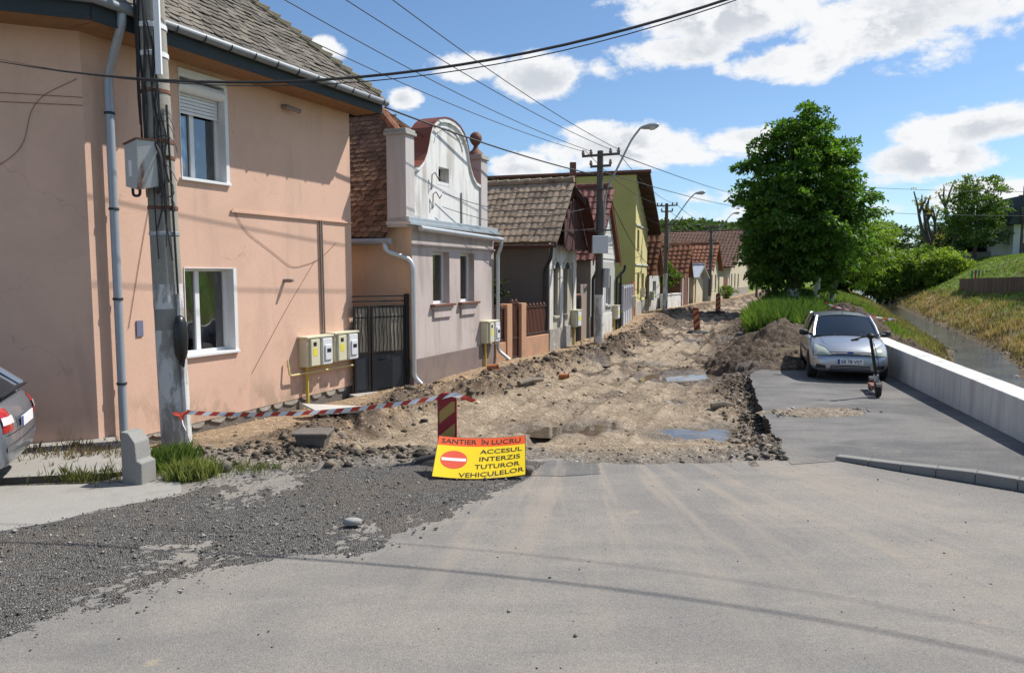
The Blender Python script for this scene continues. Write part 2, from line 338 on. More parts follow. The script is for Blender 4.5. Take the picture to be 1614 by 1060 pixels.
def vnoise(x, y, seed=0):
    xi = np.floor(x).astype(np.int64); yi = np.floor(y).astype(np.int64); xf = x - xi; yf = y - yi
    def h(a, b):
        n = (a * 374761393 + b * 668265263 + seed * 982451653) & 0xFFFFFFFF
        n = ((n ^ (n >> 13)) * 1274126177) & 0xFFFFFFFF
        return ((n ^ (n >> 16)) & 0xFFFF) / 65535.0
    u = xf * xf * (3 - 2 * xf); v = yf * yf * (3 - 2 * yf)
    return (h(xi, yi) * (1 - u) + h(xi + 1, yi) * u) * (1 - v) + (h(xi, yi + 1) * (1 - u) + h(xi + 1, yi + 1) * u) * v
def fbm(x, y, o=4, seed=0, g=.5):
    a = 0; s = 0; am = 1.0
    for i in range(o):
        f = 2.03 ** i; a = a + am * vnoise(x * f + 17.3 * i, y * f - 9.1 * i, seed + i); s += am; am *= g
    return a / s
def gridfaces(nr, nc):
    i = np.arange(nr * nc).reshape(nr, nc)
    return np.stack([i[:-1, :-1], i[:-1, 1:], i[1:, 1:], i[1:, :-1]], -1).reshape(-1, 4)
def lerpc(a, b, f): return np.asarray(a) * (1 - f[..., None]) + np.asarray(b) * f[..., None]
# ------------------------------------------------------------------ the lie of the land
STREAM = np.array([(4.5, -6), (8, 5), (10.6, 12), (14, 20), (18.3, 28), (21.4, 33.5), (26, 44), (34.5, 64), (41, 79), (53, 107), (80, 170), (110, 240), (400, 900)], float)
WATER_Z = -1.35
def stream_d(X, Y):
    best = np.full(X.shape, 1e9); sg = np.zeros(X.shape)
    for a, b in zip(STREAM[:-1], STREAM[1:]):
        d = b - a; L2 = d @ d; t = np.clip(((X - a[0]) * d[0] + (Y - a[1]) * d[1]) / L2, 0, 1)
        dx = X - a[0] - t * d[0]; dy = Y - a[1] - t * d[1]; q = np.hypot(dx, dy); s = np.sign(dx * d[1] - dy * d[0])
        m = q < best; best = np.where(m, q, best); sg = np.where(m, s, sg)
    return best * np.where(sg == 0, 1, sg)
HL = np.array([(-30, -4.3), (7, -4.5), (8.2, -4.5), (9.83, -5.46), (14.45, -3.16), (15.05, -2.07), (18.69, -.47), (21.53, 1.09), (23.94, 2.07), (26.1, 2.81), (29.8, 4.18), (40.5, 6.8), (44.7, 8.1), (47.2, 9.5), (56.5, 13.9), (65, 18.1), (72.2, 21.5), (83.9, 26.4), (120, 42)])
ER = np.array([(7, 3.1), (8.64, 3.31), (11.8, 4.12), (16.3, 5.33), (18.5, 6.1), (24, 7.8), (31, 10.0), (38, 12.5), (50, 17.3), (65, 23.2), (80, 30.0), (95, 36), (120, 47)])
WALLF = [(5.75, 4.6), (6.75, 9.2), (8.55, 16.7), (8.95, 18.2)]           # face of the retaining wall, road side
def hl(Y): return np.interp(Y, HL[:, 0], HL[:, 1])
def er(Y): return np.interp(Y, ER[:, 0], ER[:, 1])
def wallx(Y): return np.interp(Y, [q[1] for q in WALLF], [q[0] for q in WALLF])
def terr(X, Y):
    u = stream_d(X, Y); wob = (fbm(X * .35, Y * .35, 3, 5) - .5)
    u2 = u + .7 * wob
    zr = np.interp(u2, [-90, -6.5, -4.8, -3.2, -2.0, -1.2, -.8, 0, .8, 1.2, 2.0, 4, 6, 8, 10, 12, 15, 60, 400], [.0, .0, -.10, -.50, -.98, -1.26, -1.42, -1.5, -1.42, -1.26, -.85, .15, 1.25, 2.5, 3.6, 4.25, 4.6, 5, 8])
    zr = zr + .22 * wob * sst(1.2, 3, np.abs(u)) + .06 * (fbm(X * 1.8, Y * 1.8, 3, 9) - .5)
    lim = np.where(Y < 18.2, wallx(Y) + .22, er(Y) - .1)
    inside = sst(-.35, .05, lim - X)          # 1 on the street side
    zr = zr + np.where(Y > 18.2, .16 * sst(0, 1.5, X - lim) * sst(-3.5, -6, u), 0)
    z = zr * (1 - inside) + (-.75) * inside
    far = sst(200, 700, np.hypot(X, Y)); return z * (1 - far) + far * (-2.0 + 2.0 * sst(0, 40, u))
def ax(parts): return np.unique(np.concatenate(parts))
gx = ax([-np.geomspace(45, 3500, 22), np.arange(-45, 5, 3.0), np.arange(5, 62, .42), np.arange(62, 130, 1.6), np.geomspace(130, 3500, 20)])
gy = ax([-np.geomspace(12, 3000, 16), np.arange(-12, 8, 2.0), np.geomspace(8, 130, 300), np.geomspace(130, 300, 40), np.geomspace(300, 5000, 24)])
GX, GY = np.meshgrid(gx, gy); GZ = terr(GX, GY)
def ground_cols(X, Y):
    u = stream_d(X, Y); n = fbm(X * .45, Y * .45, 4, 21); n2 = fbm(X * 2.2, Y * 2.2, 3, 31)
    green = lerpc((.12, .19, .032), (.20, .265, .06), n2); straw = lerpc((.26, .175, .10), (.40, .295, .18), n2); soil = lerpc((.10, .075, .05), (.17, .13, .09), n2)
    st = sst(5.2, 3.0, u + 3.5 * (n - .5)) * sst(.5, 1.2, u) * (.5 + .5 * sst(.35, .6, n2)) + .55 * sst(-3.6, -2.2, u + 2.5 * (n - .5)) * sst(-.5, -1.2, u)
    c = lerpc(green, np.array((0, 0, 0)), np.zeros_like(u)); c = c * (1 - st[..., None]) + straw * st[..., None]
    so = sst(.52, .68, fbm(X * .8, Y * .8, 3, 77)) * .7 * sst(14, 8, np.abs(u)); so = np.maximum(so, sst(1.7, 1.1, np.abs(u)))
    so = np.maximum(so, sst(-2.6, -3.4, u + (n - .5)) * sst(33, 26, Y) * .95)
    return c * (1 - so[..., None]) + soil * so[..., None]
mat('ground_soil', (.1, .1, .05), .97, .25, 3, .05, 12, spec=.1, attr='Col')
np_mesh('ground', np.stack([GX, GY, GZ], -1).reshape(-1, 3), gridfaces(len(gy), len(gx)), 'ground_soil', ground_cols(GX, GY).reshape(-1, 3), True, kind='structure')
# water of the stream
m, k, b, out = newmat('stream_water'); P = pos(k)
k.set(b, 'Base Color', k.mix(k.ramp(k.noise(P, .9, 4), .42, .62), (.040, .036, .022), (.085, .075, .048))); k.set(b, 'Roughness', .05); k.set(b, 'Specular IOR Level', .6)
bumpn(k, b, k.math('ADD', k.noise(pos(k, 1, .6, 1), 4, 4, .6), k.math('MULTIPLY', k.noise(P, 14, 3), .3)), .04, .9)
mb = MB(); prev = None
P_ = []
for a, b_ in zip(STREAM[:-1], STREAM[1:]): P_ += [a + (b_ - a) * t for t in np.linspace(0, 1, 6)[:-1]]
for i, p in enumerate(P_[:-1]):
    d = P_[i + 1] - p; d = d / (np.hypot(*d) + 1e-9); n_ = np.array((d[1], -d[0]))
    cur = (Vector((*(p - n_ * 2.0), WATER_Z)), Vector((*(p + n_ * 2.0), WATER_Z)))
    if prev: mb.quad(prev[0], prev[1], cur[1], cur[0])
    prev = cur
mb.build('stream', 'stream_water', kind='structure')
# ------------------------------------------------------------------ dirt street, dug out
PUDDLES = [(4.45, 17.8, 1.05, .75), (5.2, 18.3, .5, .6), (2.95, 11.45, .52, .42), (3.45, 11.75, .34, .42), (.75, 11.7, .62, .32), (1.45, 12.1, .25, .35), (3.3, 20.6, .8, .35), (3.2, 14.4, .16, .2), (7.6, 27.5, 1.0, .8)]
PUD_Z = -.315
def yfront(X): return np.interp(X, [-5, -4.3, -3.6, -2.4, -1.2, -.4, .5, 1.35, 2.3, 3.4, 6], [7.9, 7.95, 8.1, 8.2, 8.25, 8.4, 8.75, 8.35, 8.45, 8.65, 8.7])
ws_ = lambda Y: np.interp(Y, [8, 10, 13, 16, 20, 30, 60], [2.3, 2.3, 1.75, 1.25, 1.15, 1.2, 1.4])
def dirt(X, Y):
    dl = X - hl(Y); dr = er(Y) - X; n1 = fbm(X * .9, Y * .9, 4, 1); n3 = fbm(X * 3.1, Y * 3.1, 4, 2); n8 = fbm(X * 9, Y * 9, 3, 3); n20 = fbm(X * 26, Y * 26, 2, 4)
    ws = ws_(Y) + 1.1 * (n1 - .5)
    bed = sst(ws, ws + .8, dl)
    D = .30 * sst(8.9, 11.0, Y + .8 * (n1 - .5))
    berm = np.exp(-((dl - ws - .15) / .42) ** 2) * sst(9.0, 10.5, Y)
    z = .02 - D * bed + .05 * (n1 - .5) + berm * (.03 + .15 * (n3 - .38))
    z = z - .16 * sst(1.1, .1, dl) * sst(9.2, 10.2, Y) * sst(16.5, 14.8, Y) - .06 * sst(.9, .2, dl)
    rp_ = dl * 3.9 + 2.6 * (fbm(X * .22, Y * .22, 2, 8)) + 1.0; rut = (np.sin(rp_) * .018 - .03 * np.clip(np.sin(rp_ * 1.0 + .8) - .72, 0, 1) * 3.5) * sst(.36, .52, fbm(X * .45, Y * .2, 2, 13))
    z = z + bed * (rut + .075 * (n3 - .5)) + (n8 - .5) * (.022 + .022 * bed * sst(.45, .7, n1) + .09 * berm) + (n20 - .5) * (.013 + .006 * bed)
    clod = np.clip(fbm(X * 5.2, Y * 5.2, 2, 41) - .58, 0, 1) * (.85 * berm + .28 * sst(1.6, .3, dr) + .05)
    z = z + clod * (.25 + bed * .75)
    trk = np.zeros_like(X)
    for f_, ph in ((.40, 0.), (.56, .3), (.47, 2.1), (.64, 2.4), (.74, 4.0)):
        c_ = hl(Y) + f_ * (er(Y) - hl(Y)) + .35 * np.sin(Y * .19 + ph); q_ = (X - c_) / .17; g_ = np.exp(-q_ ** 2) * bed * sst(.30, .50, fbm(X * .3, Y * .12 + ph, 2, 17)) * sst(9.5, 11, Y)
        z = z - .075 * g_ + .035 * bed * np.exp(-((np.abs(q_) - 1.7) / .45) ** 2) * sst(9.5, 11, Y) + .014 * g_ * (fbm(X * 11, Y * 11, 2, 19) - .5); trk = np.maximum(trk, g_)
    near = sst(17.6, 16.2, Y)
    z = z + near * sst(.6, .05, dr) * (.04 + .12 * (n3 - .3)) + (1 - near) * sst(1.4, -.5, dr) * (.36 + .30 * (n3 - .4))
    z = np.where((dr < 0) & (Y < 17.0), -.35, z)
    wet = np.zeros_like(X)
    for cx, cy, rx, ry in PUDDLES:
        q = np.hypot((X - cx) / rx, (Y - cy) / ry) + .9 * (n3 - .5)
        a = sst(1.25, .7, q); z = z * (1 - a) + (PUD_Z - .035) * a; wet = np.maximum(wet, sst(2.3, .9, q))
    fm = sst(-.25, .35, Y - yfront(X) + .5 * (n3 - .5) + .2 * (n8 - .5)); z = (-.05) * (1 - fm) + z * fm
    return z, dl, dr, bed, berm, n1, n3, n8, np.maximum(wet, .34 * trk)
def dirt_cols(X, Y, z, dl, dr, bed, berm, n1, n3, n8, wet):
    side = lerpc((.31, .215, .13), (.43, .315, .205), n3); road = lerpc((.27, .205, .14), (.44, .355, .255), np.clip(n3 * 1.2 - .1 + .5 * (n1 - .5), 0, 1)); dark = lerpc((.075, .055, .04), (.17, .125, .09), n8)
    c = side * (1 - bed[..., None]) + road * bed[..., None]
    dk = np.clip(berm * sst(.30, .5, n3) * .95 + sst(2.2, .4, dr) * sst(14, 17, Y) * .95 + .85 * sst(.50, .64, n1) * bed * (.35 + .65 * sst(13, 18, Y)) + .75 * sst(20, 30, Y) * sst(.38, .55, n1) * bed + .8 * sst(.46, .58, n3) * sst(10.2, 9.2, Y) * (X < .2), 0, 1)
    dk = np.maximum(dk, sst(.5, .0, dr) * .8)
    c = c * (1 - dk[..., None]) + dark * dk[..., None]
    gy_ = sst(9.6, 8.6, Y + 1.0 * (n1 - .5)) * .75
    c = c * (1 - gy_[..., None]) + lerpc((.15, .14, .125), (.34, .31, .27), n8) * gy_[..., None]
    w_ = wet * .62; c = c * (1 - w_[..., None]) + c * np.array((.36, .33, .30)) * w_[..., None]
    return np.concatenate([c, np.clip(wet, 0, 1)[..., None]], -1)
ys = [7.2]
while ys[-1] < 112: ys.append(ys[-1] + max(.024, ys[-1] * .0029))
ys = np.array(ys); NC = 430; us = np.linspace(0, 1, NC)
DY = np.repeat(ys[:, None], NC, 1); xl_ = hl(ys) - .25; xr_ = er(ys) + np.where(ys < 17, .25, 1.3); DX = xl_[:, None] + (xr_ - xl_)[:, None] * us[None]
dd = dirt(DX, DY)
m, k, b, out = newmat('dirt'); P = pos(k); a = k.n('ShaderNodeAttribute', attribute_name='Col').outputs[0]
nf = k.noise(P, 38, 6, .7); nb = k.noise(P, 6, 5, .6)
c = k.vm('SCALE', a); k.set(c.node, 3, k.math('ADD', k.math('MULTIPLY_ADD', nf, 1.1, .35), k.math('MULTIPLY_ADD', nb, .7, -.35)))
vor = k.n('ShaderNodeTexVoronoi', {'Vector': P, 'Scale': 34.0}, feature='F1'); c = k.mix(k.ramp(k.n('ShaderNodeSeparateColor', {0: vor.outputs['Color']}).outputs[0], .80, .86), c, k.vm('ADD', k.vm('MULTIPLY', a, (1.25, 1.25, 1.3)), (.05, .05, .05)))
at2 = k.n('ShaderNodeAttribute', attribute_name='Col'); k.set(b, 'Base Color', c); k.set(b, 'Roughness', k.math('MULTIPLY_ADD', at2.outputs['Alpha'], -.5, .95)); k.set(b, 'Specular IOR Level', k.math('MULTIPLY_ADD', at2.outputs['Alpha'], .35, .12))
bumpn(k, b, k.math('ADD', k.noise(P, 55, 5, .7), k.math('MULTIPLY', vor.outputs['Distance'], -.4)), .03)
np_mesh('dirt_street', np.stack([DX, DY, dd[0]], -1).reshape(-1, 3), gridfaces(len(ys), NC), 'dirt', dirt_cols(DX, DY, *dd).reshape(-1, 4), True, kind='structure')
def dirt_z(x, y): return float(dirt(np.array([x]), np.array([y]))[0][0])
m, k, b, out = newmat('puddle_water'); k.set(b, 'Base Color', k.mix(k.ramp(k.noise(pos(k), 1.8, 4), .4, .65), (.16, .12, .08), (.09, .07, .05))); k.set(b, 'Roughness', .05); k.set(b, 'Specular IOR Level', .6); bumpn(k, b, k.noise(pos(k), 3, 2), .004)
for i, (cx, cy, rx, ry) in enumerate(PUDDLES):
    mb = MB(); n_ = 28
    mb.add([(cx + 1.35 * rx * math.cos(2 * math.pi * j / n_), cy + 1.35 * ry * math.sin(2 * math.pi * j / n_), PUD_Z + i * .0007) for j in range(n_)], [tuple(range(n_))])
    mb.build('puddle', 'puddle_water', kind='structure')
# ------------------------------------------------------------------ asphalt
def asphalt(name, col, dust, dustamt, specks=.3):
    m, k, b, out = newmat(name); P = pos(k)
    n1 = k.noise(P, .45, 5, .6, .6); n2 = k.noise(pos(k, .5, 1.6, 1), 1.3, 5, .62, .8); n3 = k.noise(P, 90, 3, .7); vor = k.n('ShaderNodeTexVoronoi', {'Vector': P, 'Scale': 95.0}); vs_ = k.n('ShaderNodeSeparateColor', {0: vor.outputs['Color']}).outputs[0]
    c = k.mix(k.ramp(k.math('ADD', k.math('MULTIPLY', n1, .6), k.math('MULTIPLY', n2, .4)), .40, .62, 0, dustamt), c4(col), c4(dust))
    c2 = k.vm('SCALE', c); k.set(c2.node, 3, k.math('ADD', k.math('MULTIPLY_ADD', n3, .5, .75), k.math('MULTIPLY_ADD', vs_, specks, -.5 * specks)))
    big_ = k.n('ShaderNodeTexVoronoi', {'Vector': P, 'Scale': 7.0}); c3 = k.mix(k.ramp(big_.outputs['Distance'], .075, .05, 0, .45), c2, (.06, .056, .052))
    sand = k.ramp(k.noise(P, 2.1, 3, .5, .3), .69, .76, 0, .55); c3 = k.mix(sand, c3, (.42, .33, .22))
    # dust carried out of the works by wheels: trails fanning from the mouth of the dirt street
    q = k.n('ShaderNodeSeparateXYZ', {0: P}); dx = k.math('SUBTRACT', q.outputs[0], 1.0); dy = k.math('SUBTRACT', 13.0, q.outputs[1]); ang = k.math('ARCTAN2', dx, dy); rr = k.math('SQRT', k.math('ADD', k.math('MULTIPLY', dx, dx), k.math('MULTIPLY', dy, dy)))
    tv = k.n('ShaderNodeCombineXYZ', {0: k.math('MULTIPLY', ang, 16.0), 1: k.math('MULTIPLY', rr, .22), 2: 0.0}); tr = k.math('MULTIPLY', k.ramp(k.noise(tv, 1.3, 6, .68, .2), .46, .62), k.math('MULTIPLY', k.ramp(rr, 10.5, 5.0), k.ramp(k.math('ABSOLUTE', k.math('ADD', ang, .02)), .75, .35)))
    c3 = k.mix(k.math('MULTIPLY', tr, .42), c3, (.36, .30, .235)); dk = k.ramp(k.noise(pos(k, .35, .9, 1), .8, 4, .6, .6), .58, .72, 0, .38); c3 = k.mix(dk, c3, (.13, .128, .125))
    k.set(b, 'Base Color', c3); k.set(b, 'Roughness', .9); k.set(b, 'Specular IOR Level', .25)
    bumpn(k, b, k.math('ADD', n3, k.math('MULTIPLY', vor.outputs['Distance'], -.6)), .0045)
asphalt('asphalt_old', (.195, .185, .172), (.275, .248, .216), .8)
asphalt('asphalt_new', (.115, .113, .112), (.205, .195, .18), .85, .4)
def jag(pts, step=.07, amp=.05, seed=0):
    r = random.Random(seed); o = []
    for a, b in zip(pts[:-1], pts[1:]):
        a = Vector(a); b = Vector(b); n = max(1, int((b - a).length / step)); q = Vector((-(b - a).y, (b - a).x)).normalized()
        for i in range(n): p_ = a + (b - a) * i / n; o.append(p_ + q * (r.gauss(0, amp * .22) + 3.0 * amp * float(fbm(np.array([p_.x * 1.9 + seed]), np.array([p_.y * 1.9]), 3, seed)[0] - .5)))
    o.append(Vector(pts[-1])); return [tuple(v) for v in o]
def slab_poly(name, pts, z, th, mats):
    bm = bmesh.new(); vs = [bm.verts.new((p[0], p[1], z)) for p in pts]; f = bm.faces.new(vs); f.normal_update()
    if f.normal.z < 0: f.normal_flip()
    bmesh.ops.triangulate(bm, faces=[f]); n = len(vs); lo = [bm.verts.new((p[0], p[1], z - th)) for p in pts]
    for i in range(n): q = bm.faces.new((vs[i], lo[i], lo[(i + 1) % n], vs[(i + 1) % n])); q.material_index = len(mats) - 1
    me = bpy.data.meshes.new(name); bm.to_mesh(me); bm.free()
    for q in mats: me.materials.append(MATS[q])
    o = bpy.data.objects.new(name, me); COL.objects.link(o); return put(o, kind='structure')
fb_ = [(x, float(yfront(np.array([x]))[0]) + .12) for x in np.linspace(-4.3, 3.3, 24)]
mat('asphalt_edge', (.05, .045, .04), .95, .3, 8, .02, 40)
slab_poly('asphalt_road', [(-60, -40), (-60, 7.2), (-4.6, 7.2), (-4.4, 8.05)] + jag(fb_, .06, .05, 3) + [(3.45, 8.72), (40, 8.72), (40, -40)], 0.0, .14, ['asphalt_old', 'asphalt_edge'])
park = jag([(3.30, 8.50), (3.36, 8.80), (4.12, 11.8), (4.7, 14.0), (5.33, 16.3), (5.9, 17.2)], .06, .035, 5) + [(6.6, 17.9), (9.2, 18.3), (8.75, 16.7), (6.95, 9.2), (6.3, 6.0), (5.62, 7.05), (5.2, 7.45), (4.6, 8.05), (3.95, 8.66)]
slab_poly('parking_area', park, .005, .20, ['asphalt_new', 'asphalt_edge'])
# light concrete apron and pavement by the pink house
slab_poly('asphalt_patch', jag([(.12, 8.02), (.55, 7.98), (1.0, 8.1), (1.05, 8.55), (.6, 8.7), (.15, 8.6), (.12, 8.02)], .06, .03, 4)[:-1], .006, .02, ['asphalt_new'])
slab_poly('concrete_apron', [(-12, 5.4)] + jag([(-5.2, 5.75), (-4.3, 6.4), (-3.4, 7.35)], .1, .05, 9) + [(-3.6, 7.75), (-4.3, 7.7), (-12, 6.9)], .010, .02, ['apron'])
slab_poly('pavement', [(-12, 7.15), (-5.6, 7.75), (-4.35, 8.0), (-4.4, 9.0), (-5.2, 9.55), (-5.46, 9.82), (-9, 8.6), (-12, 7.6)], .05, .2, ['apron', 'mortar'])
# dark loose chippings swept over the old asphalt
def gmask(X, Y):
    # distance inside the chippings area
    yb = np.interp(X, [-5.2, -3.5, -2.3, -1.75, -1.15, -.6, -.25, .1, .6], [3.35, 3.95, 5.05, 5.5, 5.75, 6.35, 6.95, 7.6, 8.9])
    yt = np.interp(X, [-5.2, -4.3, -3.4, -2.9, 3], [5.55, 6.35, 7.3, 8.6, 8.6])
    n = fbm(X * 1.7, Y * 1.7, 5, 61, .62) - .5
    return np.minimum(sst(-.25, .35, Y - yb + .8 * n), sst(-.1, .3, yt - Y + .5 * n + .2))
qx = np.arange(-5.6, .9, .022); qy = np.arange(3.2, 8.75, .022); QX, QY = np.meshgrid(qx, qy); QM = gmask(QX, QY)
QZ = -.03 + QM * (.034 + .035 * (fbm(QX * 1.1, QY * 1.1, 3, 62) - .4)) + QM * (.018 * (fbm(QX * 24, QY * 24, 2, 63) - .5) + .014 * (fbm(QX * 7, QY * 7, 2, 64) - .5))
m, k, b, out = newmat('chippings'); P = pos(k); vor = k.n('ShaderNodeTexVoronoi', {'Vector': P, 'Scale': 80.0}); sv = k.n('ShaderNodeSeparateColor', {0: vor.outputs['Color']}).outputs[0]
c = k.mix(k.ramp(sv, .2, 1.0), (.115, .11, .102), (.26, .246, .23)); c = k.mix(k.ramp(sv, .90, .95, 0, .8), c, (.36, .33, .29)); c = k.mix(k.ramp(k.noise(P, .8, 5, .6, .5), .46, .64, 0, .7), c, (.215, .18, .145))
k.set(b, 'Base Color', c); k.set(b, 'Roughness', .93); k.set(b, 'Specular IOR Level', .2); bumpn(k, b, k.math('MULTIPLY', vor.outputs['Distance'], -1.0), .03)
np_mesh('gravel', np.stack([QX, QY, QZ], -1).reshape(-1, 3), gridfaces(len(qy), len(qx)), 'chippings', None, True, kind='stuff', label='dark loose chippings spread over the asphalt', cat='gravel')
# ------------------------------------------------------------------ building helpers
def wall_open(mb, fr, s0, s1, z0, z1, opens=(), depth=.16, n=0.0, mi=0):
    ss = sorted({s0, s1, *[o[0] for o in opens], *[o[1] for o in opens]}); zs = sorted({z0, z1, *[o[2] for o in opens], *[o[3] for o in opens]})
    for a, b in zip(ss[:-1], ss[1:]):
        for c, d in zip(zs[:-1], zs[1:]):
            if any(o[0] <= a and b <= o[1] and o[2] <= c and d <= o[3] for o in opens): continue
            mb.quad(fr.p(a, n, c), fr.p(b, n, c), fr.p(b, n, d), fr.p(a, n, d), mi)
    for (a, b, c, d) in opens:
        i = n - depth
        mb.quad(fr.p(a, n, c), fr.p(a, i, c), fr.p(a, i, d), fr.p(a, n, d), mi); mb.quad(fr.p(b, n, c), fr.p(b, n, d), fr.p(b, i, d), fr.p(b, i, c), mi)
        mb.quad(fr.p(a, n, d), fr.p(a, i, d), fr.p(b, i, d), fr.p(b, n, d), mi); mb.quad(fr.p(a, n, c), fr.p(b, n, c), fr.p(b, i, c), fr.p(a, i, c), mi)
    return mb
def window(root, fr, s0, s1, z0, z1, depth=.16, fw=.06, mull=(.5,), frame='white_pvc', glass='glass', back=True, curt=None, name='window'):
    n1 = -depth + .03; n0 = -depth - .03; m = MB()
    m.fb(fr, s0, s1, n0, n1, z0, z0 + fw); m.fb(fr, s0, s1, n0, n1, z1 - fw, z1); m.fb(fr, s0, s0 + fw, n0, n1, z0 + fw, z1 - fw); m.fb(fr, s1 - fw, s1, n0, n1, z0 + fw, z1 - fw)
    for q in mull:
        c = s0 + (s1 - s0) * q; m.fb(fr, c - fw * .7, c + fw * .7, n0 + .005, n1 + .005, z0 + fw, z1 - fw)
    wn = m.build(name, frame, root)
    edges = [s0] + [s0 + (s1 - s0) * q for q in mull] + [s1]
    for a, b in zip(edges[:-1], edges[1:]):
        MB().fb(fr, a + fw * .6, b - fw * .6, n0 + .022, n0 + .030, z0 + fw * .7, z1 - fw * .7).build('pane', glass, wn)
    if back:
        d = -depth - .55; m = MB()
        m.quad(fr.p(s0 - .3, d, z0 - .2), fr.p(s1 + .3, d, z0 - .2), fr.p(s1 + .3, d, z1 + .2), fr.p(s0 - .3, d, z1 + .2))
        for q in (s0 - .3, s1 + .3): m.quad(fr.p(q, d, z0 - .2), fr.p(q, n0 - .02, z0 - .2), fr.p(q, n0 - .02, z1 + .2), fr.p(q, d, z1 + .2))
        for q in (z0 - .2, z1 + .2): m.quad(fr.p(s0 - .3, d, q), fr.p(s1 + .3, d, q), fr.p(s1 + .3, n0 - .02, q), fr.p(s0 - .3, n0 - .02, q))
        m.build('room', 'interior', wn)
    if curt:
        for (a, b, mt) in curt:
            pts = []; N = 24
            m = MB()
            for i in range(N + 1):
                s = s0 + (s1 - s0) * (a + (b - a) * i / N); n_ = n0 - .10 + .02 * math.sin(i * 1.9); pts.append((s, n_))
            for p, q in zip(pts[:-1], pts[1:]): m.quad(fr.p(p[0], p[1], z0), fr.p(q[0], q[1], z0), fr.p(q[0], q[1], z1), fr.p(p[0], p[1], z1))
            m.build('curtain', mt, wn, smooth='all')
    return wn
def beaver_mesh(w, L, t, name='tile'):
    out = [(-w / 2, L), (-w / 2, L * .10), (-w * .30, L * .02), (0, 0), (w * .30, L * .02), (w / 2, L * .10), (w / 2, L)]
    n = len(out); tz = lambda y: (1 - y / L) * t * 2.2
    return [(x, y, tz(y) + t) for x, y in out] + [(x, y, tz(y)) for x, y in out], [tuple(range(n - 1, -1, -1))] + [(i, i + 1, i + 1 + n, i + n) for i in range(n - 1)]
def pan_mesh(w, L, t, amp, n=6):
    V = []; prof = [(-w / 2 + w * i / n, amp * (.5 - .5 * math.cos(2 * math.pi * (i / n) ** .8))) for i in range(n + 1)]
    for y, dz in ((0, t * 2), (L, 0)):
        V += [(x, y, z + dz + t) for x, z in prof]
    V += [(x, 0, z + t * 2 - t * .4) for x, z in prof]; k = n + 1
    return V, [(i, i + 1, i + 1 + k, i + k) for i in range(n)] + [(i + 2 * k, i + 1 + 2 * k, i + 1, i) for i in range(n)]
def tile_roof(root, roof, O, U, Vv, W, Ln, tile, dw, dv, mt, keep=None, maxobj=300, jit=.02, order=None, brick=True):
    """lay tiles on a roof plane: the nearest ones as parts, the rest joined"""
    U = Vector(U).normalized(); Vv = Vector(Vv).normalized(); N = U.cross(Vv).normalized(); O = Vector(O); r = random.Random(5)
    spots = []
    for j in range(int(Ln / dv)):
        for i in range(int(W / dw) + 1):
            u = (i + .5 + (.5 if (brick and j % 2) else 0)) * dw; v = j * dv
            if u > W + dw * .3 or (keep and not keep(u, v)): continue
            spots.append((u, v))
    if order: spots.sort(key=order)
    else: spots.sort(key=lambda q: (O + U * q[0] + Vv * q[1]).length)
    tv, tf = tile; me = bpy.data.meshes.new('tile'); me.from_pydata(tv, [], tf); me.materials.append(MATS[mt]); me.update()
    o0 = rootloc(root); V = []; F = []; tva = np.array(tv)
    for c, (u, v) in enumerate(spots):
        a = r.gauss(0, jit * 1.3); b_ = r.gauss(0, jit); N2 = (N + U * r.gauss(0, jit) + Vv * r.gauss(0, jit)).normalized(); V2 = (Vv + U * a).normalized(); U2 = V2.cross(N2).normalized(); V2 = N2.cross(U2)
        p = O + U * (u + r.gauss(0, dw * .03)) + Vv * (v + r.gauss(0, dv * .05)) + N * r.uniform(0.0, .008)
        if c < maxobj:
            M = Matrix(((U2.x, V2.x, N2.x, p.x - o0.x), (U2.y, V2.y, N2.y, p.y - o0.y), (U2.z, V2.z, N2.z, p.z - o0.z), (0, 0, 0, 1)))
            o = bpy.data.objects.new('tile', me); COL.objects.link(o); o.parent = roof; o.matrix_local = M
        else:
            b = len(V); V += list(tva @ np.array([list(U2), list(V2), list(N2)]) + np.array(p)); F += [tuple(b + i for i in f) for f in tf]
    if V:
        m = MB(); m.V = [Vector(v) for v in V]; m.F = F; m.I = [0] * len(F); m.build('tile_rows', mt, root, kind='stuff', fix=False)
def pipe(root, pts, r, mt, name='downpipe', seg=10, parent=None):
    return MB().tube(pts, r, seg).build(name, mt, parent or root, smooth=True)
def bend(pts, rad=.1, n=4):
    """round the corners of a pipe run"""
    P = [Vector(p) for p in pts]; o = [P[0]]
    for a, b, c in zip(P[:-2], P[1:-1], P[2:]):
        d1 = (a - b); d2 = (c - b); r = min(rad, d1.length * .45, d2.length * .45); p = b + d1.normalized() * r; q = b + d2.normalized() * r
        for i in range(n + 1): t = i / n; o.append(p * (1 - t) ** 2 + b * 2 * t * (1 - t) + q * t * t)
    o.append(P[-1]); return o
# ------------------------------------------------------------------ pink corner house
PA0 = (-5.46, 9.83); PA1 = (-3.16, 14.45); PAL = (-11.99, 7.31)
_c = Fr(PA0, PA1).p(-.2, 0, 0); PAC = (_c.x, _c.y); PAL = (_c.x - 6.55, _c.y - 2.50)
H1 = thing('corner_house', 'pink plastered two storey corner house with grey tiled roof', 'house', (-7, 11, 0))
fB = Fr(PA0, PA1); fA = Fr(PAL, PAC); LB = fB.L; LA = fA.L
UW = (1.27, 2.12, 3.67, 5.17); LW = (1.24, 2.19, 1.02, 2.35)
m = MB(); wall_open(m, fB, -.2, LB, .12, 5.5, [UW, LW], .24)
m.quad(fB.p(-.2, 0, -.05), fB.p(LB, 0, .05), fB.p(LB, 0, .12), fB.p(-.2, 0, .12))
m.quad(fA.p(0, 0, -.02), fA.p(LA, 0, -.05), fA.p(LA, 0, 5.5), fA.p(0, 0, 5.5))
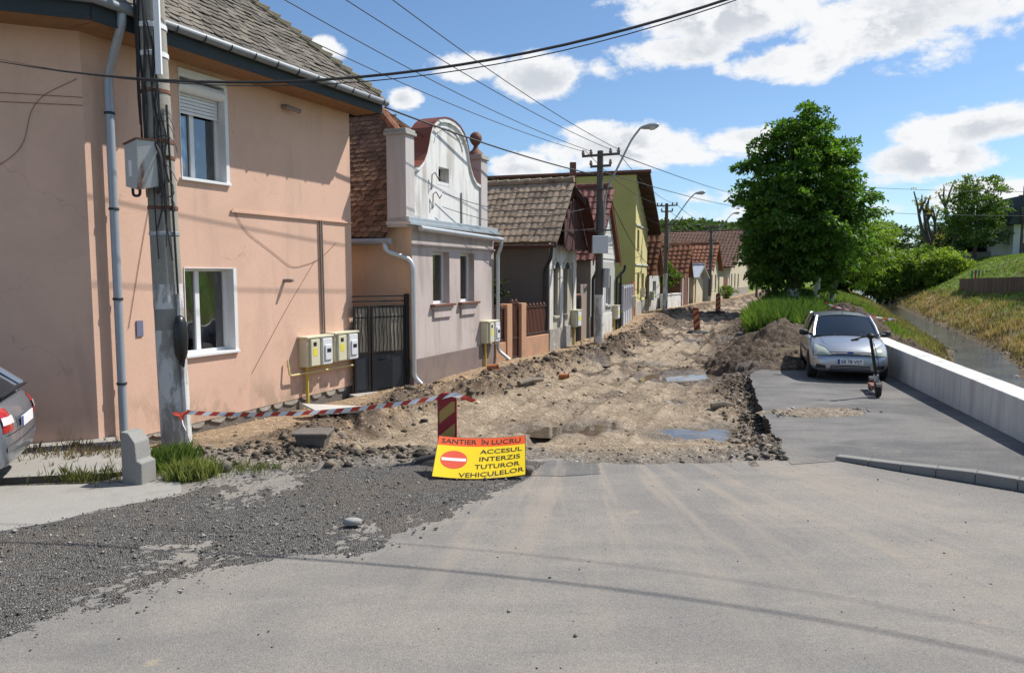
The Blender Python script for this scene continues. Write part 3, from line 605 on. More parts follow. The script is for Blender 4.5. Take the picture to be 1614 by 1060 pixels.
m.quad(fB.p(LB, 0, .05), fB.p(LB, -7, .05), fB.p(LB, -7, 5.5), fB.p(LB, 0, 5.5)); m.build('wall', 'pink', H1)
m = MB(); m.fb(fB, -.19, LB - .0, -.3, -.035, -.5, .14); m.fb(fA, 0, LA - .02, -.3, -.035, -.5, .06); pl_ = m.build('plinth', 'mortar', H1)
r = random.Random(3)
for i in range(15):
    s = .1 + i * .335 + r.uniform(-.04, .04); w_ = r.uniform(.12, .2); hh = r.uniform(.05, .1); zc_ = -.06 - .02 * r.random() + s * .018; m = MB(); pts = []
    for j in range(9): q = 2 * math.pi * j / 9; pts.append(fB.p(s + w_ * math.cos(q) * r.uniform(.8, 1.1), -.035, zc_ + hh * math.sin(q) * r.uniform(.8, 1.1)))
    m.ext(pts, fB.n * .028).build('stone', 'lime_stone', pl_, bevel=.008)
for (a, b, c, d), shut in ((UW, True), (LW, False)):
    wn = window(H1, fB, a, b, c, d, .21, .055, (.42,) if shut else (.40,), curt=[(.02, .22, 'curtain'), (.7, .97, 'curtain_yellow')] if shut else [(.72, .98, 'curtain')])
    m = MB(); t = .012       # white lined reveal
    m.fb(fB, a, a + t, -.2, .012, c, d); m.fb(fB, b - t, b, -.2, .012, c, d); m.fb(fB, a, b, -.2, .012, d - t, d)
    m.fb(fB, b, b + .05, 0.002, .012, c, d); m.build('reveal', 'white_pvc', wn)
    MB().fb(fB, a - .03, b + .05, -.2, .05, c - .03, c + .012).build('sill', 'white_pvc', wn, bevel=.005)
    if shut:
        m = MB(); m.fb(fB, a - .01, b + .02, -.18, .03, d - .02, d + .10); m.build('shutter_box', 'white_pvc', wn, bevel=.01)
        pipe(H1, [fB.p(a, -.06, d - .14), fB.p(b, -.06, d - .14)], .09, 'white_pvc', 'shutter_roll', 14, wn)
        for i in range(6): MB().fb(fB, a + .03, b - .03, -.145, -.13, d - .52 + i * .052, d - .475 + i * .052).build('shutter_slat', 'white_pvc', wn, bevel=.004)
        MB().lathe(fB.p(a + .5, -.30, c + .06), [(.05, 0), (.08, .15), (.085, .16)], 12).build('flower_pot', 'white_pvc', wn)
OV = .64; ZE = 5.56; TP = math.tan(math.radians(43))
def isect(f1, o1, f2, o2):
    """plan point where the wall lines, moved out by o1 and o2, meet"""
    p = f1.P0 + f1.n * o1; q = f2.P0 + f2.n * o2; d = q - p; den = f1.d.x * f2.d.y - f1.d.y * f2.d.x
    t = (d.x * f2.d.y - d.y * f2.d.x) / den; return p + f1.d * t
def up3(v, z): return Vector((v.x, v.y, z))
WR = 3.4; E0 = up3(isect(fA, OV, fB, OV), ZE); E1 = fB.p(LB + .22, OV, ZE)
R0 = up3(isect(fA, OV - WR, fB, OV - WR), ZE + WR * TP); R1 = E1 - fB.n * WR - fB.d * WR * .98; R1.z = ZE + WR * TP
Al = fA.p(0, OV, ZE); Ar = fA.p(0, OV - WR, ZE + WR * TP); Cb = E1 - fB.n * 7.5; Cb2 = up3(Cb - fB.d * WR * .98, ZE + WR * TP)
m = MB(); m.add([E0, E1, R1, R0], [(0, 1, 2, 3)]); m.add([Al, E0, R0, Ar], [(0, 1, 2, 3)]); m.add([E1, Cb, Cb2, R1], [(0, 1, 2, 3)])
rf = m.build('roof', 'tile_grey', H1)
s0_ = (E0 - fB.P0).dot(fB.d); Wd = (E1 - E0).length; slope = math.hypot(WR, WR * TP); hipL = ((R0 - E0).dot(fB.d)) / slope; hipR = ((E1 - R1).dot(fB.d)) / slope
V_ = (-fB.n + Vector((0, 0, TP))).normalized()
tile_roof(H1, rf, E0 + V_ * .0 - fB.n * 0 + Vector((0, 0, .01)), fB.d, V_, Wd, slope, beaver_mesh(.175, .34, .016), .185, .155, 'tile_grey', lambda u, v: u > v * hipL - .05 and u < Wd - v * hipR + .05, jit=.035, order=lambda q: -q[0] + .3 * q[1])
hm = R1 - E1
for i in range(26):
    p = E1 + hm * ((i + .3) / 26); q = E1 + hm * ((i + 1.35) / 26); m = MB(); m.tube([p + Vector((0, 0, .05)), q + Vector((0, 0, .03))], [.125, .085], 8); m.build('ridge_tile', 'ridge_moss', rf)
m = MB(); N3 = Vector((0, 0, 1))
m.fb(fB, s0_ + .0, LB + .22, OV - .035, OV - .005, ZE - .24, ZE - .005); m.build('fascia', 'fascia', H1)
m = MB(); m.ext([fA.p(0, OV - .03, ZE - .24), fA.p((E0 - fA.P0).dot(fA.d) - .03, OV - .03, ZE - .24), fA.p((E0 - fA.P0).dot(fA.d) - .03, OV - .03, ZE - .01), fA.p(0, OV - .03, ZE - .01)], fA.n * .025).build('fascia', 'fascia', H1)
MB().fb(fB, LB + .19, LB + .22, -5, OV - .04, ZE - .24, ZE - .01).build('fascia', 'fascia', H1)
for i in range(5): MB().fb(fB, s0_ + .1, LB + .19, .02 + i * .118, .128 + i * .118, ZE - .22, ZE - .20).build('soffit_board', 'wood_soffit', H1)
m = MB(); E0s = isect(fA, OV - .04, fB, 0.0)
m.add([fA.p(0, OV - .04, ZE - .21), up3(E0, ZE - .21), fB.p(.0, 0.01, ZE - .21), fA.p(0, .0, ZE - .21)], [(0, 1, 2, 3)]).build('soffit_board', 'wood_soffit', H1)
gp = [fA.p(0, OV + .07, ZE + .0), up3(isect(fA, OV + .07, fB, OV + .07), ZE - .0), fB.p(LB + .26, OV + .07, ZE - .04)]
pipe(H1, gp, .062, 'gutter_grey', 'gutter', 12)
for i in range(12): s = .2 + i * .46; pipe(H1, [fB.p(s, OV + .07 + .08 * math.cos(q), ZE - .01 + .08 * math.sin(q)) for q in np.linspace(-math.pi, .1, 8)], .010, 'fascia', 'gutter_bracket', 5)
dp = bend([fB.p(-.08, OV + .03, ZE - .02), fB.p(-.08, OV + .03, ZE - .16), fB.p(.09, .11, ZE - .72), fB.p(.09, .11, -.05)], .12)
pipe(H1, dp, .055, 'grey_pipe', 'downpipe', 12)
for z in (4.35, 3.1, 1.9, .75): MB().lathe(fB.p(.09, .11, z), [(.06, 0), (.066, .005), (.066, .03), (.06, .035)], 12).build('pipe_clip', 'fascia', H1)
m = MB(); cb = fB.p(3.55, -1.75, 0); m.box(cb.x - .28, cb.x + .28, cb.y - .28, cb.y + .28, 7.0, 9.0); m.build('chimney', 'concrete', H1)
m = MB(); m.fb(fB, 2.17, LB, .0, .035, 3.235, 3.265).build('cable_duct', 'pink', H1)
for ds in (0, .05): pipe(H1, [fB.p(4.23 + ds, .03, 3.24), fB.p(4.25 + ds, .03, 1.1)], .016, 'taupe', 'riser_pipe', 8)
m = MB(); m.tube([fB.p(3.38, 0, 5.12), fB.p(3.38, .12, 5.10), fB.p(3.42, .13, 5.08)], .045, 10); m.tube([fB.p(3.44, .12, 5.1), fB.p(3.60, .2, 5.06)], .04, 10); m.build('wall_camera', 'taupe', H1, smooth=True)
m = MB(); m.tube([fB.p(3.31, 0, 2.14), fB.p(3.33, .14, 2.14)], .035, 10); m.tube([fB.p(3.33, .14, 2.14), fB.p(3.335, .19, 2.14)], .025, 10); m.build('pipe_stub', 'taupe', H1, smooth=True)
m = MB(); m.fb(fB, .42, .52, .003, .018, 1.38, 1.60); hp = m.build('house_plate', 'blue_plate', H1)
# loose wires stapled across the pink walls
for pts in ([fA.p(LA - .05, .012, 4.75), fA.p(LA - .55, .012, 4.45), fA.p(LA - .68, .012, 3.85), fA.p(LA - .95, .012, 3.6), fA.p(LA - 1.25, .012, 3.5), fA.p(LA - 1.4, .012, 3.15), fA.p(LA - 1.65, .012, 2.85)],
            [fA.p(0, .012, 4.40), fA.p(LA, .012, 4.52)], [fA.p(0, .012, 4.22), fA.p(LA, .012, 4.42)],
            [fB.p(2.2, .012, 3.3), fB.p(2.45, .012, 2.95), fB.p(3.1, .012, 2.6), fB.p(3.5, .012, 2.35), fB.p(4.2, .012, 2.5), fB.p(4.7, .012, 2.85)],
            [fB.p(2.5, .01, .6), fB.p(3.3, .01, 1.6), fB.p(4.1, .01, 2.5)], [fB.p(.3, .01, 1.5), fB.p(.55, .01, 2.6), fB.p(.9, .01, 4.0)]):
    pipe(H1, bend(pts, .35, 5), .0035, 'rust', 'wall_wire', 5)
# ------------------------------------------------------------------ gas meter cabinets
def gas_box(label, fr, s, z, pipes=True, wide=.66, zb=-.1):
    t = thing('gas_meter_cabinet', label, 'meter box', tuple(fr.p(s, 0, z)), 'gas meter cabinets on the house fronts')
    MB().fb(fr, s, s + wide, .0, .20, z, z + .52).build('cabinet', 'cream_box', t, bevel=.012)
    MB().fb(fr, s - .03, s + wide + .03, .0, .24, z + .52, z + .555).build('lid', 'cream_box', t, bevel=.008)
    if wide > .5:
        a = MB().fb(fr, s + .06, s + .29, .2, .25, z + .02, z + .50).build('door', 'cream_box', t, bevel=.01)
        MB().fb(fr, s + .11, s + .21, .25, .253, z + .2, z + .34).build('sticker', 'sticker_yellow', a); MB().fb(fr, s + .12, s + .2, .25, .254, z + .38, z + .45).build('vent', 'dark_hole', a)
        b = MB().fb(fr, s + .36, s + .62, .2, .26, z + .02, z + .50).build('door', 'white_box', t, bevel=.01)
        MB().fb(fr, s + .40, s + .58, .26, .285, z + .1, z + .38).build('cover', 'white_box', b, bevel=.01); MB().fb(fr, s + .44, s + .55, .285, .288, z + .24, z + .31).build('meter_window', 'dark_hole', b)
    else:
        b = MB().fb(fr, s + .05, s + wide - .05, .2, .24, z + .03, z + .49).build('door', 'white_box', t, bevel=.01)
        MB().fb(fr, s + .1, s + wide - .1, .24, .243, z + .2, z + .36).build('sticker', 'sticker_yellow', b)
    if pipes: pipe(t, [fr.p(s + .12, .08, z), fr.p(s + .12, .08, zb)], .03, 'gas_yellow', 'gas_pipe', 8)
    return t
ga = gas_box('cream gas meter cabinet with grey door, left of the pair on the pink wall', fB, 3.62, .58, zb=-.25)
gb = gas_box('cream gas meter cabinet with yellow sticker at the far end of the pink wall', fB, 4.37, .60, False)
pipe(ga, bend([fB.p(3.28, .06, .75), fB.p(3.28, .10, .47), fB.p(5.08, .10, .47), fB.p(5.08, .10, .6)], .06), .018, 'gas_yellow_pale', 'gas_pipe', 8)
pipe(ga, bend([fB.p(3.75, .08, .54), fB.p(4.4, .08, .54), fB.p(4.4, .08, .6)], .04), .014, 'gas_yellow', 'gas_pipe', 8)
# ------------------------------------------------------------------ courtyard gate
fG = Fr((-3.13, 14.28), (-2.17, 15.02)); LG = fG.L
G = thing('courtyard_gate', 'dark blue metal courtyard gate with frosted upper panes beside the pink house', 'gate', tuple(fG.p(LG / 2, 0, -.1)))
for (a, b) in ((.02, .36), (.40, LG - .05)):
    MB().fb(fG, a, b, -.01, .01, -.06, .66).build('lower_panel', 'gate_blue', G)
    MB().fb(fG, a, b, -.012, .0, .70, 1.58).build('frosted_pane', 'frosted', G)
    m = MB(); m.fb(fG, a, a + .04, -.025, .025, -.08, 1.62); m.fb(fG, b - .04, b, -.025, .025, -.08, 1.62)
    for z in (-.08, .64, 1.58): m.fb(fG, a + .04, b - .04, -.022, .022, z, z + .045)
    m.build('leaf_frame', 'gate_black', G)
    n_ = max(2, int((b - a) / .085))
    for i in range(n_):
        s = a + .05 + (b - a - .1) * (i + .5) / n_; pipe(G, [fG.p(s, .012, .68), fG.p(s + .012, .02, .95), fG.p(s - .012, .02, 1.2), fG.p(s + .01, .02, 1.4), fG.p(s, .012, 1.58)], .008, 'gate_black', 'bar', 5)
    MB().fb(fG, a + .04, b - .04, .012, .022, 1.38, 1.405).build('scroll_rail', 'gate_black', G)
MB().fb(fG, .55, .68, .012, .02, .52, .545).build('letter_slot', 'dark_hole', G)
MB().fb(fG, LG - .04, LG + .03, -.04, .04, -.1, 1.85).build('post', 'gate_black', G)
for z in (1.70, 1.80): MB().fb(fG, 0, LG + .02, -.015, .015, z, z + .025).build('top_rail', 'gate_black', G)
MB().ext([fG.p(-.1, .02, 0), fG.p(LG + .1, .02, 0), fG.p(LG + .1, .5, 0), fG.p(-.1, .35, 0)], (0, 0, -.25)).build('doorstep', 'concrete', kind='structure').location.z -= .10
# ------------------------------------------------------------------ house with the baroque gable
P20, P21 = (-2.05, 15.02), (-.47, 18.69); f2 = Fr(P20, P21); L2 = f2.L
H2 = thing('gable_house', 'mauve house with curved white baroque gable and brown tiled roof', 'house', tuple(f2.p(2, -2, 0)))
W2 = [(.86, 1.62, 1.6, 2.74), (2.15, 2.88, 1.6, 2.74)]
m = MB(); wall_open(m, f2, 0, L2, .48, 3.24, W2, .20); m.build('wall', 'mauve', H2)
m = MB(); m.fb(f2, -.03, L2 + .02, -.3, .035, -.45, .49); m.build('plinth', 'mauve_plinth', H2, bevel=.01)
fS2 = Fr(tuple(f2.p(0, -7, 0))[:2], P20)
m = MB(); m.quad(fS2.p(0, 0, -.3), fS2.p(7, 0, -.3), fS2.p(7, 0, 3.24), fS2.p(0, 0, 3.24)); m.build('side_wall', 'peach', H2); m = MB(); m.quad(f2.p(L2, 0, -.3), f2.p(L2, -7, -.3), f2.p(L2, -7, 3.24), f2.p(L2, 0, 3.24)); m.build('side_wall', 'peach', H2)
for i, (a, b, c, d) in enumerate(W2):
    wn = window(H2, f2, a, b, c, d, .19, .06, (.0,)[:0], curt=[(.0, .3, 'curtain')])
    MB().fb(f2, a - .12, b + .12, .0, .11, c - .05, c + .0).build('sill', 'rusty_brown', wn, bevel=.006)
    m = MB(); m.fb(f2, a - .06, b + .06, .0, .07, c - .12, c - .05); m.fb(f2, a - .02, b + .02, .0, .045, c - .30, c - .12); m.build('apron', 'mauve', wn, bevel=.008)
m = MB(); m.fb(f2, -.30, L2 + .06, -.42, .16, 3.24, 3.31); m.fb(f2, -.28, L2 + .04, -.40, .11, 3.31, 3.40); m.build('cornice', 'zinc', H2, bevel=.008)
m = MB(); m.fb(f2, -.0, L2, .0, .045, 2.84, 2.875); m.build('band', 'mauve', H2)
half = [(1.55, 4.42), (1.35, 4.46), (1.18, 4.58), (1.05, 4.76), (.96, 4.97), (.90, 5.16), (.82, 5.32), (.68, 5.46), (.48, 5.58), (.25, 5.64), (0, 5.66)]
CS = 1.62
outl = [(CS - x, z) for x, z in half] + [(CS + x, z) for x, z in half[::-1][1:]]
aw = (1.14, 1.62, 4.24, 4.60)
m = MB(); wall_open(m, f2, .32, CS * 2 - .32, 3.40, 4.62, [aw], .22)
m.V, m.F, m.I = [], [], []
wall_open(m, f2, .05, 3.20, 3.40, 4.42, [(aw[0], aw[1], aw[2], 4.42)], .2)
m.F = m.F[:-4]; m.I = m.I[:-4]
poly = [f2.p(s, 0, z) for s, z in outl]
# upper part in vertical strips so that the attic opening stays open
for (s0, z0), (s1, z1) in zip(outl[:-1], outl[1:]):
    lo0 = lo1 = 4.42
    if s0 >= aw[0] and s1 <= aw[1] + .001: lo0 = lo1 = 4.60
    m.quad(f2.p(s0, 0, min(lo0, z0)), f2.p(s1, 0, min(lo1, z1)), f2.p(s1, 0, z1), f2.p(s0, 0, z0))
m.build('gable', 'white_gable', H2)
wn = MB()
wall_open(wn, f2, aw[0] - .07, aw[1] + .07, aw[2] - .05, aw[3] + .05, [(aw[0], aw[1], aw[2] + .02, aw[3] - .02)], .22, .004); at_ = wn.build('attic_window', 'white_gable', H2)
MB().fb(f2, aw[0] - .05, aw[1] + .05, -.26, -.22, aw[2] - .1, aw[3] + .1).build('opening', 'dark_hole', at_)
MB().fb(f2, aw[0] + .2, aw[0] + .215, -.2, -.19, aw[2] + .02, aw[3] - .02).build('bar', 'rust', at_)
m = MB()      # moulded rim and red sheet-metal coping running back from the gable
for (s0, z0), (s1, z1) in zip(outl[:-1], outl[1:]):
    m.hexa([f2.p(s0, .045, z0 - .085), f2.p(s1, .045, z1 - .085), f2.p(s1, .002, z1 - .085), f2.p(s0, .002, z0 - .085), f2.p(s0, .045, z0), f2.p(s1, .045, z1), f2.p(s1, .002, z1), f2.p(s0, .002, z0)])
m.build('rim', 'white_gable', H2)
m = MB(); inn = [(CS + (s - CS) * .74, 4.95 + (z - 5.0) * .8) for s, z in outl if z > 5.1]
for (s0, z0), (s1, z1) in zip(inn[:-1], inn[1:]): m.hexa([f2.p(s0, .02, z0 - .03), f2.p(s1, .02, z1 - .03), f2.p(s1, .002, z1 - .03), f2.p(s0, .002, z0 - .03), f2.p(s0, .02, z0), f2.p(s1, .02, z1), f2.p(s1, .002, z1), f2.p(s0, .002, z0)])
m.build('inner_moulding', 'white_gable', H2)
m = MB(); bk = -.46
for (s0, z0), (s1, z1) in zip(outl[:-1], outl[1:]):
    m.hexa([f2.p(s0, .06, z0 + .004), f2.p(s1, .06, z1 + .004), f2.p(s1, bk, z1 + .004), f2.p(s0, bk, z0 + .004), f2.p(s0, .06, z0 + .03), f2.p(s1, .06, z1 + .03), f2.p(s1, bk, z1 + .03), f2.p(s0, bk, z0 + .03)])
m.build('coping', 'red_metal', H2)
m = MB(); m.ext([f2.p(s, bk, z) for s, z in outl], -f2.n * .05).build('gable_back', 'pilaster', H2)
for (a, b, fin_) in ((-.28, .06, False), (3.18, 3.54, True)):
    pi_ = MB().fb(f2, a, b, -.40, .05, 3.40 if fin_ else 3.2, 5.02).build('pilaster', 'pilaster', H2, bevel=.01)
    m = MB(); m.fb(f2, a - .04, b + .04, -.44, .09, 5.02, 5.08); m.fb(f2, a - .02, b + .02, -.42, .07, 5.08, 5.14); m.build('capital', 'concrete', pi_, bevel=.01)
    if fin_:
        c = f2.p((a + b) / 2, -.18, 5.13); MB().lathe(c, [(.2, 0), (.17, .08), (.08, .16), (.05, .24), (.10, .29), (.145, .36), (.155, .43), (.13, .51), (.06, .57), (.01, .58)], 16).build('finial', 'rusty_brown', pi_, smooth=True)
RZ = 5.95; es, ez = -.28, 2.96
O2 = f2.p(es, -6.6, ez); top = f2.p(CS, -6.6, RZ); V_ = (top - O2).normalized(); sl2 = (top - O2).length
m = MB(); m.add([f2.p(es, -6.6, ez), f2.p(es, -.45, ez), f2.p(CS * .55, -.45, ez + (CS * .55 - es) / (CS - es) * (RZ - ez)), f2.p(CS, -1.75, RZ), f2.p(CS, -6.6, RZ)], [(0, 1, 2, 3, 4)])
m.add([f2.p(2 * CS - es, -6.6, ez), f2.p(2 * CS - es, -.45, ez), f2.p(2 * CS - CS * .55, -.45, ez + (CS * .55 - es) / (CS - es) * (RZ - ez)), f2.p(CS, -1.75, RZ), f2.p(CS, -6.6, RZ)], [(4, 3, 2, 1, 0)])
m.add([f2.p(CS * .55, -.45, ez + (CS * .55 - es) / (CS - es) * (RZ - ez)), f2.p(2 * CS - CS * .55, -.45, ez + (CS * .55 - es) / (CS - es) * (RZ - ez)), f2.p(CS, -1.75, RZ)], [(0, 1, 2)])
rf2 = m.build('roof', 'tile_brown', H2)
tile_roof(H2, rf2, O2 + Vector((0, 0, .01)), f2.n, V_, 6.15, sl2, beaver_mesh(.172, .30, .018), .18, .136, 'tile_brown', lambda u, v: u < 6.15 - max(0, (v / sl2 - .6) / .4) * 1.3 and (v < sl2 - .05), jit=.03, order=lambda q: -q[0])
for i in range(14):
    MB().tube([f2.p(CS, -1.7 - i * .34, RZ + .03), f2.p(CS, -2.08 - i * .34, RZ + .055)], [.10, .12], 8).build('ridge_tile', 'tile_brown', rf2)
for sg in (-1, 1):
    a = f2.p(CS, -1.75, RZ); b = f2.p(CS + sg * CS * .45, -.45, ez + (CS * .55 - es) / (CS - es) * (RZ - ez))
    for i in range(5): MB().tube([a + (b - a) * (i / 5) + Vector((0, 0, .05)), a + (b - a) * ((i + 1.1) / 5) + Vector((0, 0, .03))], [.10, .12], 8).build('ridge_tile', 'tile_orange', rf2)
pipe(H2, [f2.p(-.36, -6.6, ez - .02), f2.p(-.36, -.28, ez - .05)], .065, 'grey_pipe', 'gutter', 10)
pipe(H2, bend([f2.p(-.36, -.42, ez - .06), f2.p(-.36, -.40, 2.72), f2.p(-.10, .0, 2.55), f2.p(-.085, .07, 2.4), f2.p(-.085, .07, .15), f2.p(-.02, .25, -.06)], .1), .055, 'zinc', 'downpipe', 12)
pipe(H2, [f2.p(-.02, .22, 3.18), f2.p(L2 + .05, .22, 3.12)], .055, 'zinc', 'gutter', 10)
pipe(H2, bend([f2.p(L2, .22, 3.1), f2.p(L2, .22, 2.95), f2.p(L2 + .05, .10, 2.75), f2.p(L2 + .05, .10, .30), f2.p(L2 + .14, .38, .06)], .1), .045, 'zinc', 'downpipe', 10)
for z in (4.35, 3.95):    # hooks with insulators in the gable
    s = .76 if z > 4.1 else .80
    pipe(H2, [f2.p(s, 0, z - .3), f2.p(s, .05, z - .3), f2.p(s, .06, z), f2.p(s + .06, .1, z + .05), f2.p(s + .12, .1, z), f2.p(s + .18, .12, z - .08), f2.p(s + .26, .12, z)], .012, 'rust', 'insulator_hook', 5)
pipe(H2, [f2.p(2.2, .02, 3.42), f2.p(2.2, .02, 4.12)], .02, 'concrete', 'conduit', 6)
gas_box('cream gas meter cabinet on a yellow pipe at the mauve house corner', f2, 3.2, .55, wide=.62)
# ------------------------------------------------------------------ salmon fence with rusty sheet panels
fF = Fr((-.47, 18.72), (1.09, 21.53)); FE = thing('garden_fence', 'salmon pillared fence with rusty sheet metal panels and door', 'fence', tuple(fF.p(1.6, 0, 0)))
MB().fb(fF, .12, .68, -.2, 0, -.4, .46).build('base_wall', 'salmon', FE, bevel=.01); MB().fb(fF, 1.74, 3.22, -.2, 0, -.4, .50).build('base_wall', 'salmon', FE, bevel=.01)
for s in (.66, 1.46): MB().fb(fF, s, s + .28, -.26, .03, -.4, 1.46).build('pillar', 'salmon', FE, bevel=.012)
for (a, b, c, d) in ((.12, .64, .5, 1.38), (1.78, 3.2, .54, 1.36), (.96, 1.44, -.02, 1.50)):
    pn = MB().fb(fF, a, b, -.10, -.08, c, d).build('sheet_panel', 'rusty_brown', FE)
    m = MB()
    for z in (c, d - .05): m.fb(fF, a, b, -.08, -.05, z, z + .05)
    for s in (a, b - .04): m.fb(fF, s, s + .04, -.08, -.05, c + .05, d - .05)
    if d > 1.45: m.fb(fF, a + .04, b - .04, -.08, -.05, .5, .55)
    m.build('panel_frame', 'dark_wood', pn)
    n_ = max(3, int((b - a) / .09))
    for i in range(n_):
        s = a + .05 + (b - a - .12) * i / n_; MB().hexa([fF.p(s, -.062, c + .06), fF.p(s + .012, -.062, c + .06), fF.p(s + .012, -.08, c + .06), fF.p(s, -.08, c + .06), fF.p(s + .07, -.062, d - .06), fF.p(s + .082, -.062, d - .06), fF.p(s + .082, -.08, d - .06), fF.p(s + .07, -.08, d - .06)]).build('lattice_bar', 'rusty_brown', pn)
    for i in range(int((b - a) / .22)): MB().lathe(fF.p(a + .12 + i * .22, -.065, d), [(.03, 0), (.045, .03), (.02, .06), (.005, .10)], 8).build('scroll_top', 'rusty_brown', pn)
# ------------------------------------------------------------------ generic gable-to-street house
def gable_house(name, label, P0, P1, depth, ze, zr, mats, rs=None, es=(-.3, .3), on=.4, tile=None, gable=None, opens=(), zb=-.3, plinth=None, frame='white_pvc', barge='dark_wood', right=True, mull=(), keepn=None, maxobj=300, order=None):
    """mats: front, side, roof"""
    f = Fr(P0, P1); L = f.L; root = thing(name, label, 'house', tuple(f.p(L / 2, -2, 0))); rs = L / 2 if rs is None else rs
    m = MB(); wall_open(m, f, 0, L, zb, ze, opens, .16)
    # the gable triangle follows the roof slope
    k_ = (zr - ze) / (rs - es[0]); zl = ze; 
    m.build('wall', mats[0], root)
    gm = MB(); gz = zr - .03 - k_ * rs; kr = (zr - ze) / (L + es[1] - rs)
    gm.add([f.p(0, 0, ze), f.p(L, 0, ze), f.p(L, 0, max(ze, zr - kr * (L - rs) - .03)), f.p(rs, 0, zr - .05), f.p(0, 0, max(ze, gz))], [(0, 1, 2, 3, 4)]).build('gable', gable or mats[0], root)
    for q in (0, L): MB().quad(f.p(q, 0, zb), f.p(q, -depth, zb), f.p(q, -depth, ze + .3), f.p(q, 0, ze + .1)).build('side_wall', mats[1], root)
    if plinth: MB().fb(f, -.01, L + .01, -.05, .04, zb, plinth[0]).build('plinth', plinth[1], root, bevel=.01)
    A = f.p(es[0], 0, ze); R = f.p(rs, 0, zr); B = f.p(L + es[1], 0, ze); D = f.n; m = MB()
    m.quad(A + D * on, R + D * on, R - D * depth, A - D * depth); m.quad(R + D * on, B + D * on, B - D * depth, R - D * depth); rf = m.build('roof', mats[2], root)
    if tile:
        t, dw, dv = tile; V_ = (R - A).normalized(); tile_roof(root, rf, A - D * depth + Vector((0, 0, .01)), D, V_, depth + on, (R - A).length, t, dw, dv, mats[2], keepn, maxobj, .012, order or (lambda q: -q[0]), False)
    for (p, q) in ((A, R), (R, B)):
        MB().hexa([p + D * (on - .02) - Vector((0, 0, .16)), q + D * (on - .02) - Vector((0, 0, .16)), q + D * (on - .06) - Vector((0, 0, .16)), p + D * (on - .06) - Vector((0, 0, .16)), p + D * (on - .02), q + D * (on - .02), q + D * (on - .06), p + D * (on - .06)]).build('barge_board', barge, root)
    for i in range(int((depth + on) / .36)):
        MB().tube([R + D * (on - i * .36) + Vector((0, 0, .04)), R + D * (on - i * .36 - .38) + Vector((0, 0, .02))], [.10, .085], 8).build('ridge_tile', mats[2], rf)
    for o in opens: 
        if o[2] < ze: window(root, f, *o, .14, .045, mull, frame, back=False) if not (len(o) > 4) else None
    for o in opens: MB().fb(f, o[0] - .02, o[1] + .02, -.5, -.22, o[2], o[3]).build('room', 'interior', root)
    for o in opens: MB().fb(f, o[0] - .06, o[1] + .06, 0.0, .07, o[2] - .07, o[2]).build('sill', mats[0], root)
    return root, f, rf
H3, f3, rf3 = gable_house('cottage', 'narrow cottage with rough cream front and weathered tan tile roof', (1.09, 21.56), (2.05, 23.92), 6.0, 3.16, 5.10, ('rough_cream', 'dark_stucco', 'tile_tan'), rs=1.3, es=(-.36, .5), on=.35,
    tile=(pan_mesh(.206, .32, .011, .016, 8), .2, .262), opens=[(.42, .82, 1.0, 2.42), (1.40, 1.78, 1.0, 2.42)], plinth=(.62, 'lime_stone'), frame='dark_wood', gable='dark_wood', maxobj=300)
m = MB()
for s0, s1 in ((-.02, .28), (.98, 1.24), (2.3, 2.62)): m.fb(f3, s0, s1, 0, .035, .6, 3.12)
m.fb(f3, -.02, 2.62, 0, .03, 2.62, 3.12); m.build('peeling_render', 'peeling_white', H3, bevel=.01)
for s in (.62, 1.59):
    m = MB(); pts = [f3.p(s + .27 * math.cos(q), .031, 2.42 + .2 * math.sin(q)) for q in np.linspace(0, math.pi, 10)]; m.ext(pts, f3.n * .004).build('window_arch', 'interior', H3)
    m = MB()
    for a, b in zip(np.linspace(0, math.pi, 10)[:-1], np.linspace(0, math.pi, 10)[1:]):
        q = lambda t, R_: f3.p(s + R_ * math.cos(t), .03, 2.42 + R_ * .8 * math.sin(t)); m.hexa([q(a, .27), q(b, .27), q(b, .36), q(a, .36)] + [v + f3.n * .035 for v in (q(a, .27), q(b, .27), q(b, .36), q(a, .36))])
    m.build('arch_moulding', 'peeling_white', H3)
# dark red hood of the gable: boarded slope and hanging boards on the street side
m = MB(); m.hexa([f3.p(1.3, .34, 4.75), f3.p(1.35, .34, 4.75), f3.p(1.35, .7, 4.35), f3.p(1.3, .7, 4.35), f3.p(1.3, .34, 5.0), f3.p(1.35, .34, 5.0), f3.p(1.35, .72, 4.5), f3.p(1.3, .72, 4.5)]); m.build('hood_beam', 'dark_wood', H3)
m = MB(); m.hexa([f3.p(1.5, .35, 4.8), f3.p(3.0, .35, 2.95), f3.p(3.0, .75, 2.85), f3.p(1.6, .72, 4.5), f3.p(1.5, .35, 4.86), f3.p(3.0, .35, 3.01), f3.p(3.0, .75, 2.91), f3.p(1.6, .72, 4.56)]); m.build('hood_slope', 'hood_dark', H3)
for i in range(9):
    s = .45 + i * .27; zt = 3.16 + (min(s + .36, 2.96 - (s - .3) * .6) / 1.66) * 1.6; zt = min(zt, 4.55); MB().fb(f3, s, s + .25, .30, .33, 3.02 - .05 * (i % 2), zt).build('gable_board', 'hood_dark' if i % 2 else 'dark_wood', H3)
pipe(H3, [f3.p(-.44, -6, 3.08), f3.p(-.44, .3, 3.05)], .06, 'dark_wood', 'gutter', 8)
pipe(H3, bend([f3.p(-.42, .22, 3.0), f3.p(-.42, .20, 2.7), f3.p(-.10, -.1, 2.35), f3.p(-.10, -.1, .1)], .12), .05, 'gate_black', 'downpipe', 8)
MB().box(1.93, 2.13, 24.6, 24.8, 4.0, 5.95).build('chimney', 'rusty_brown', H3)
gas_box('small cream gas meter cabinet on the rough cream cottage front', f3, 2.15, .55, wide=.45)
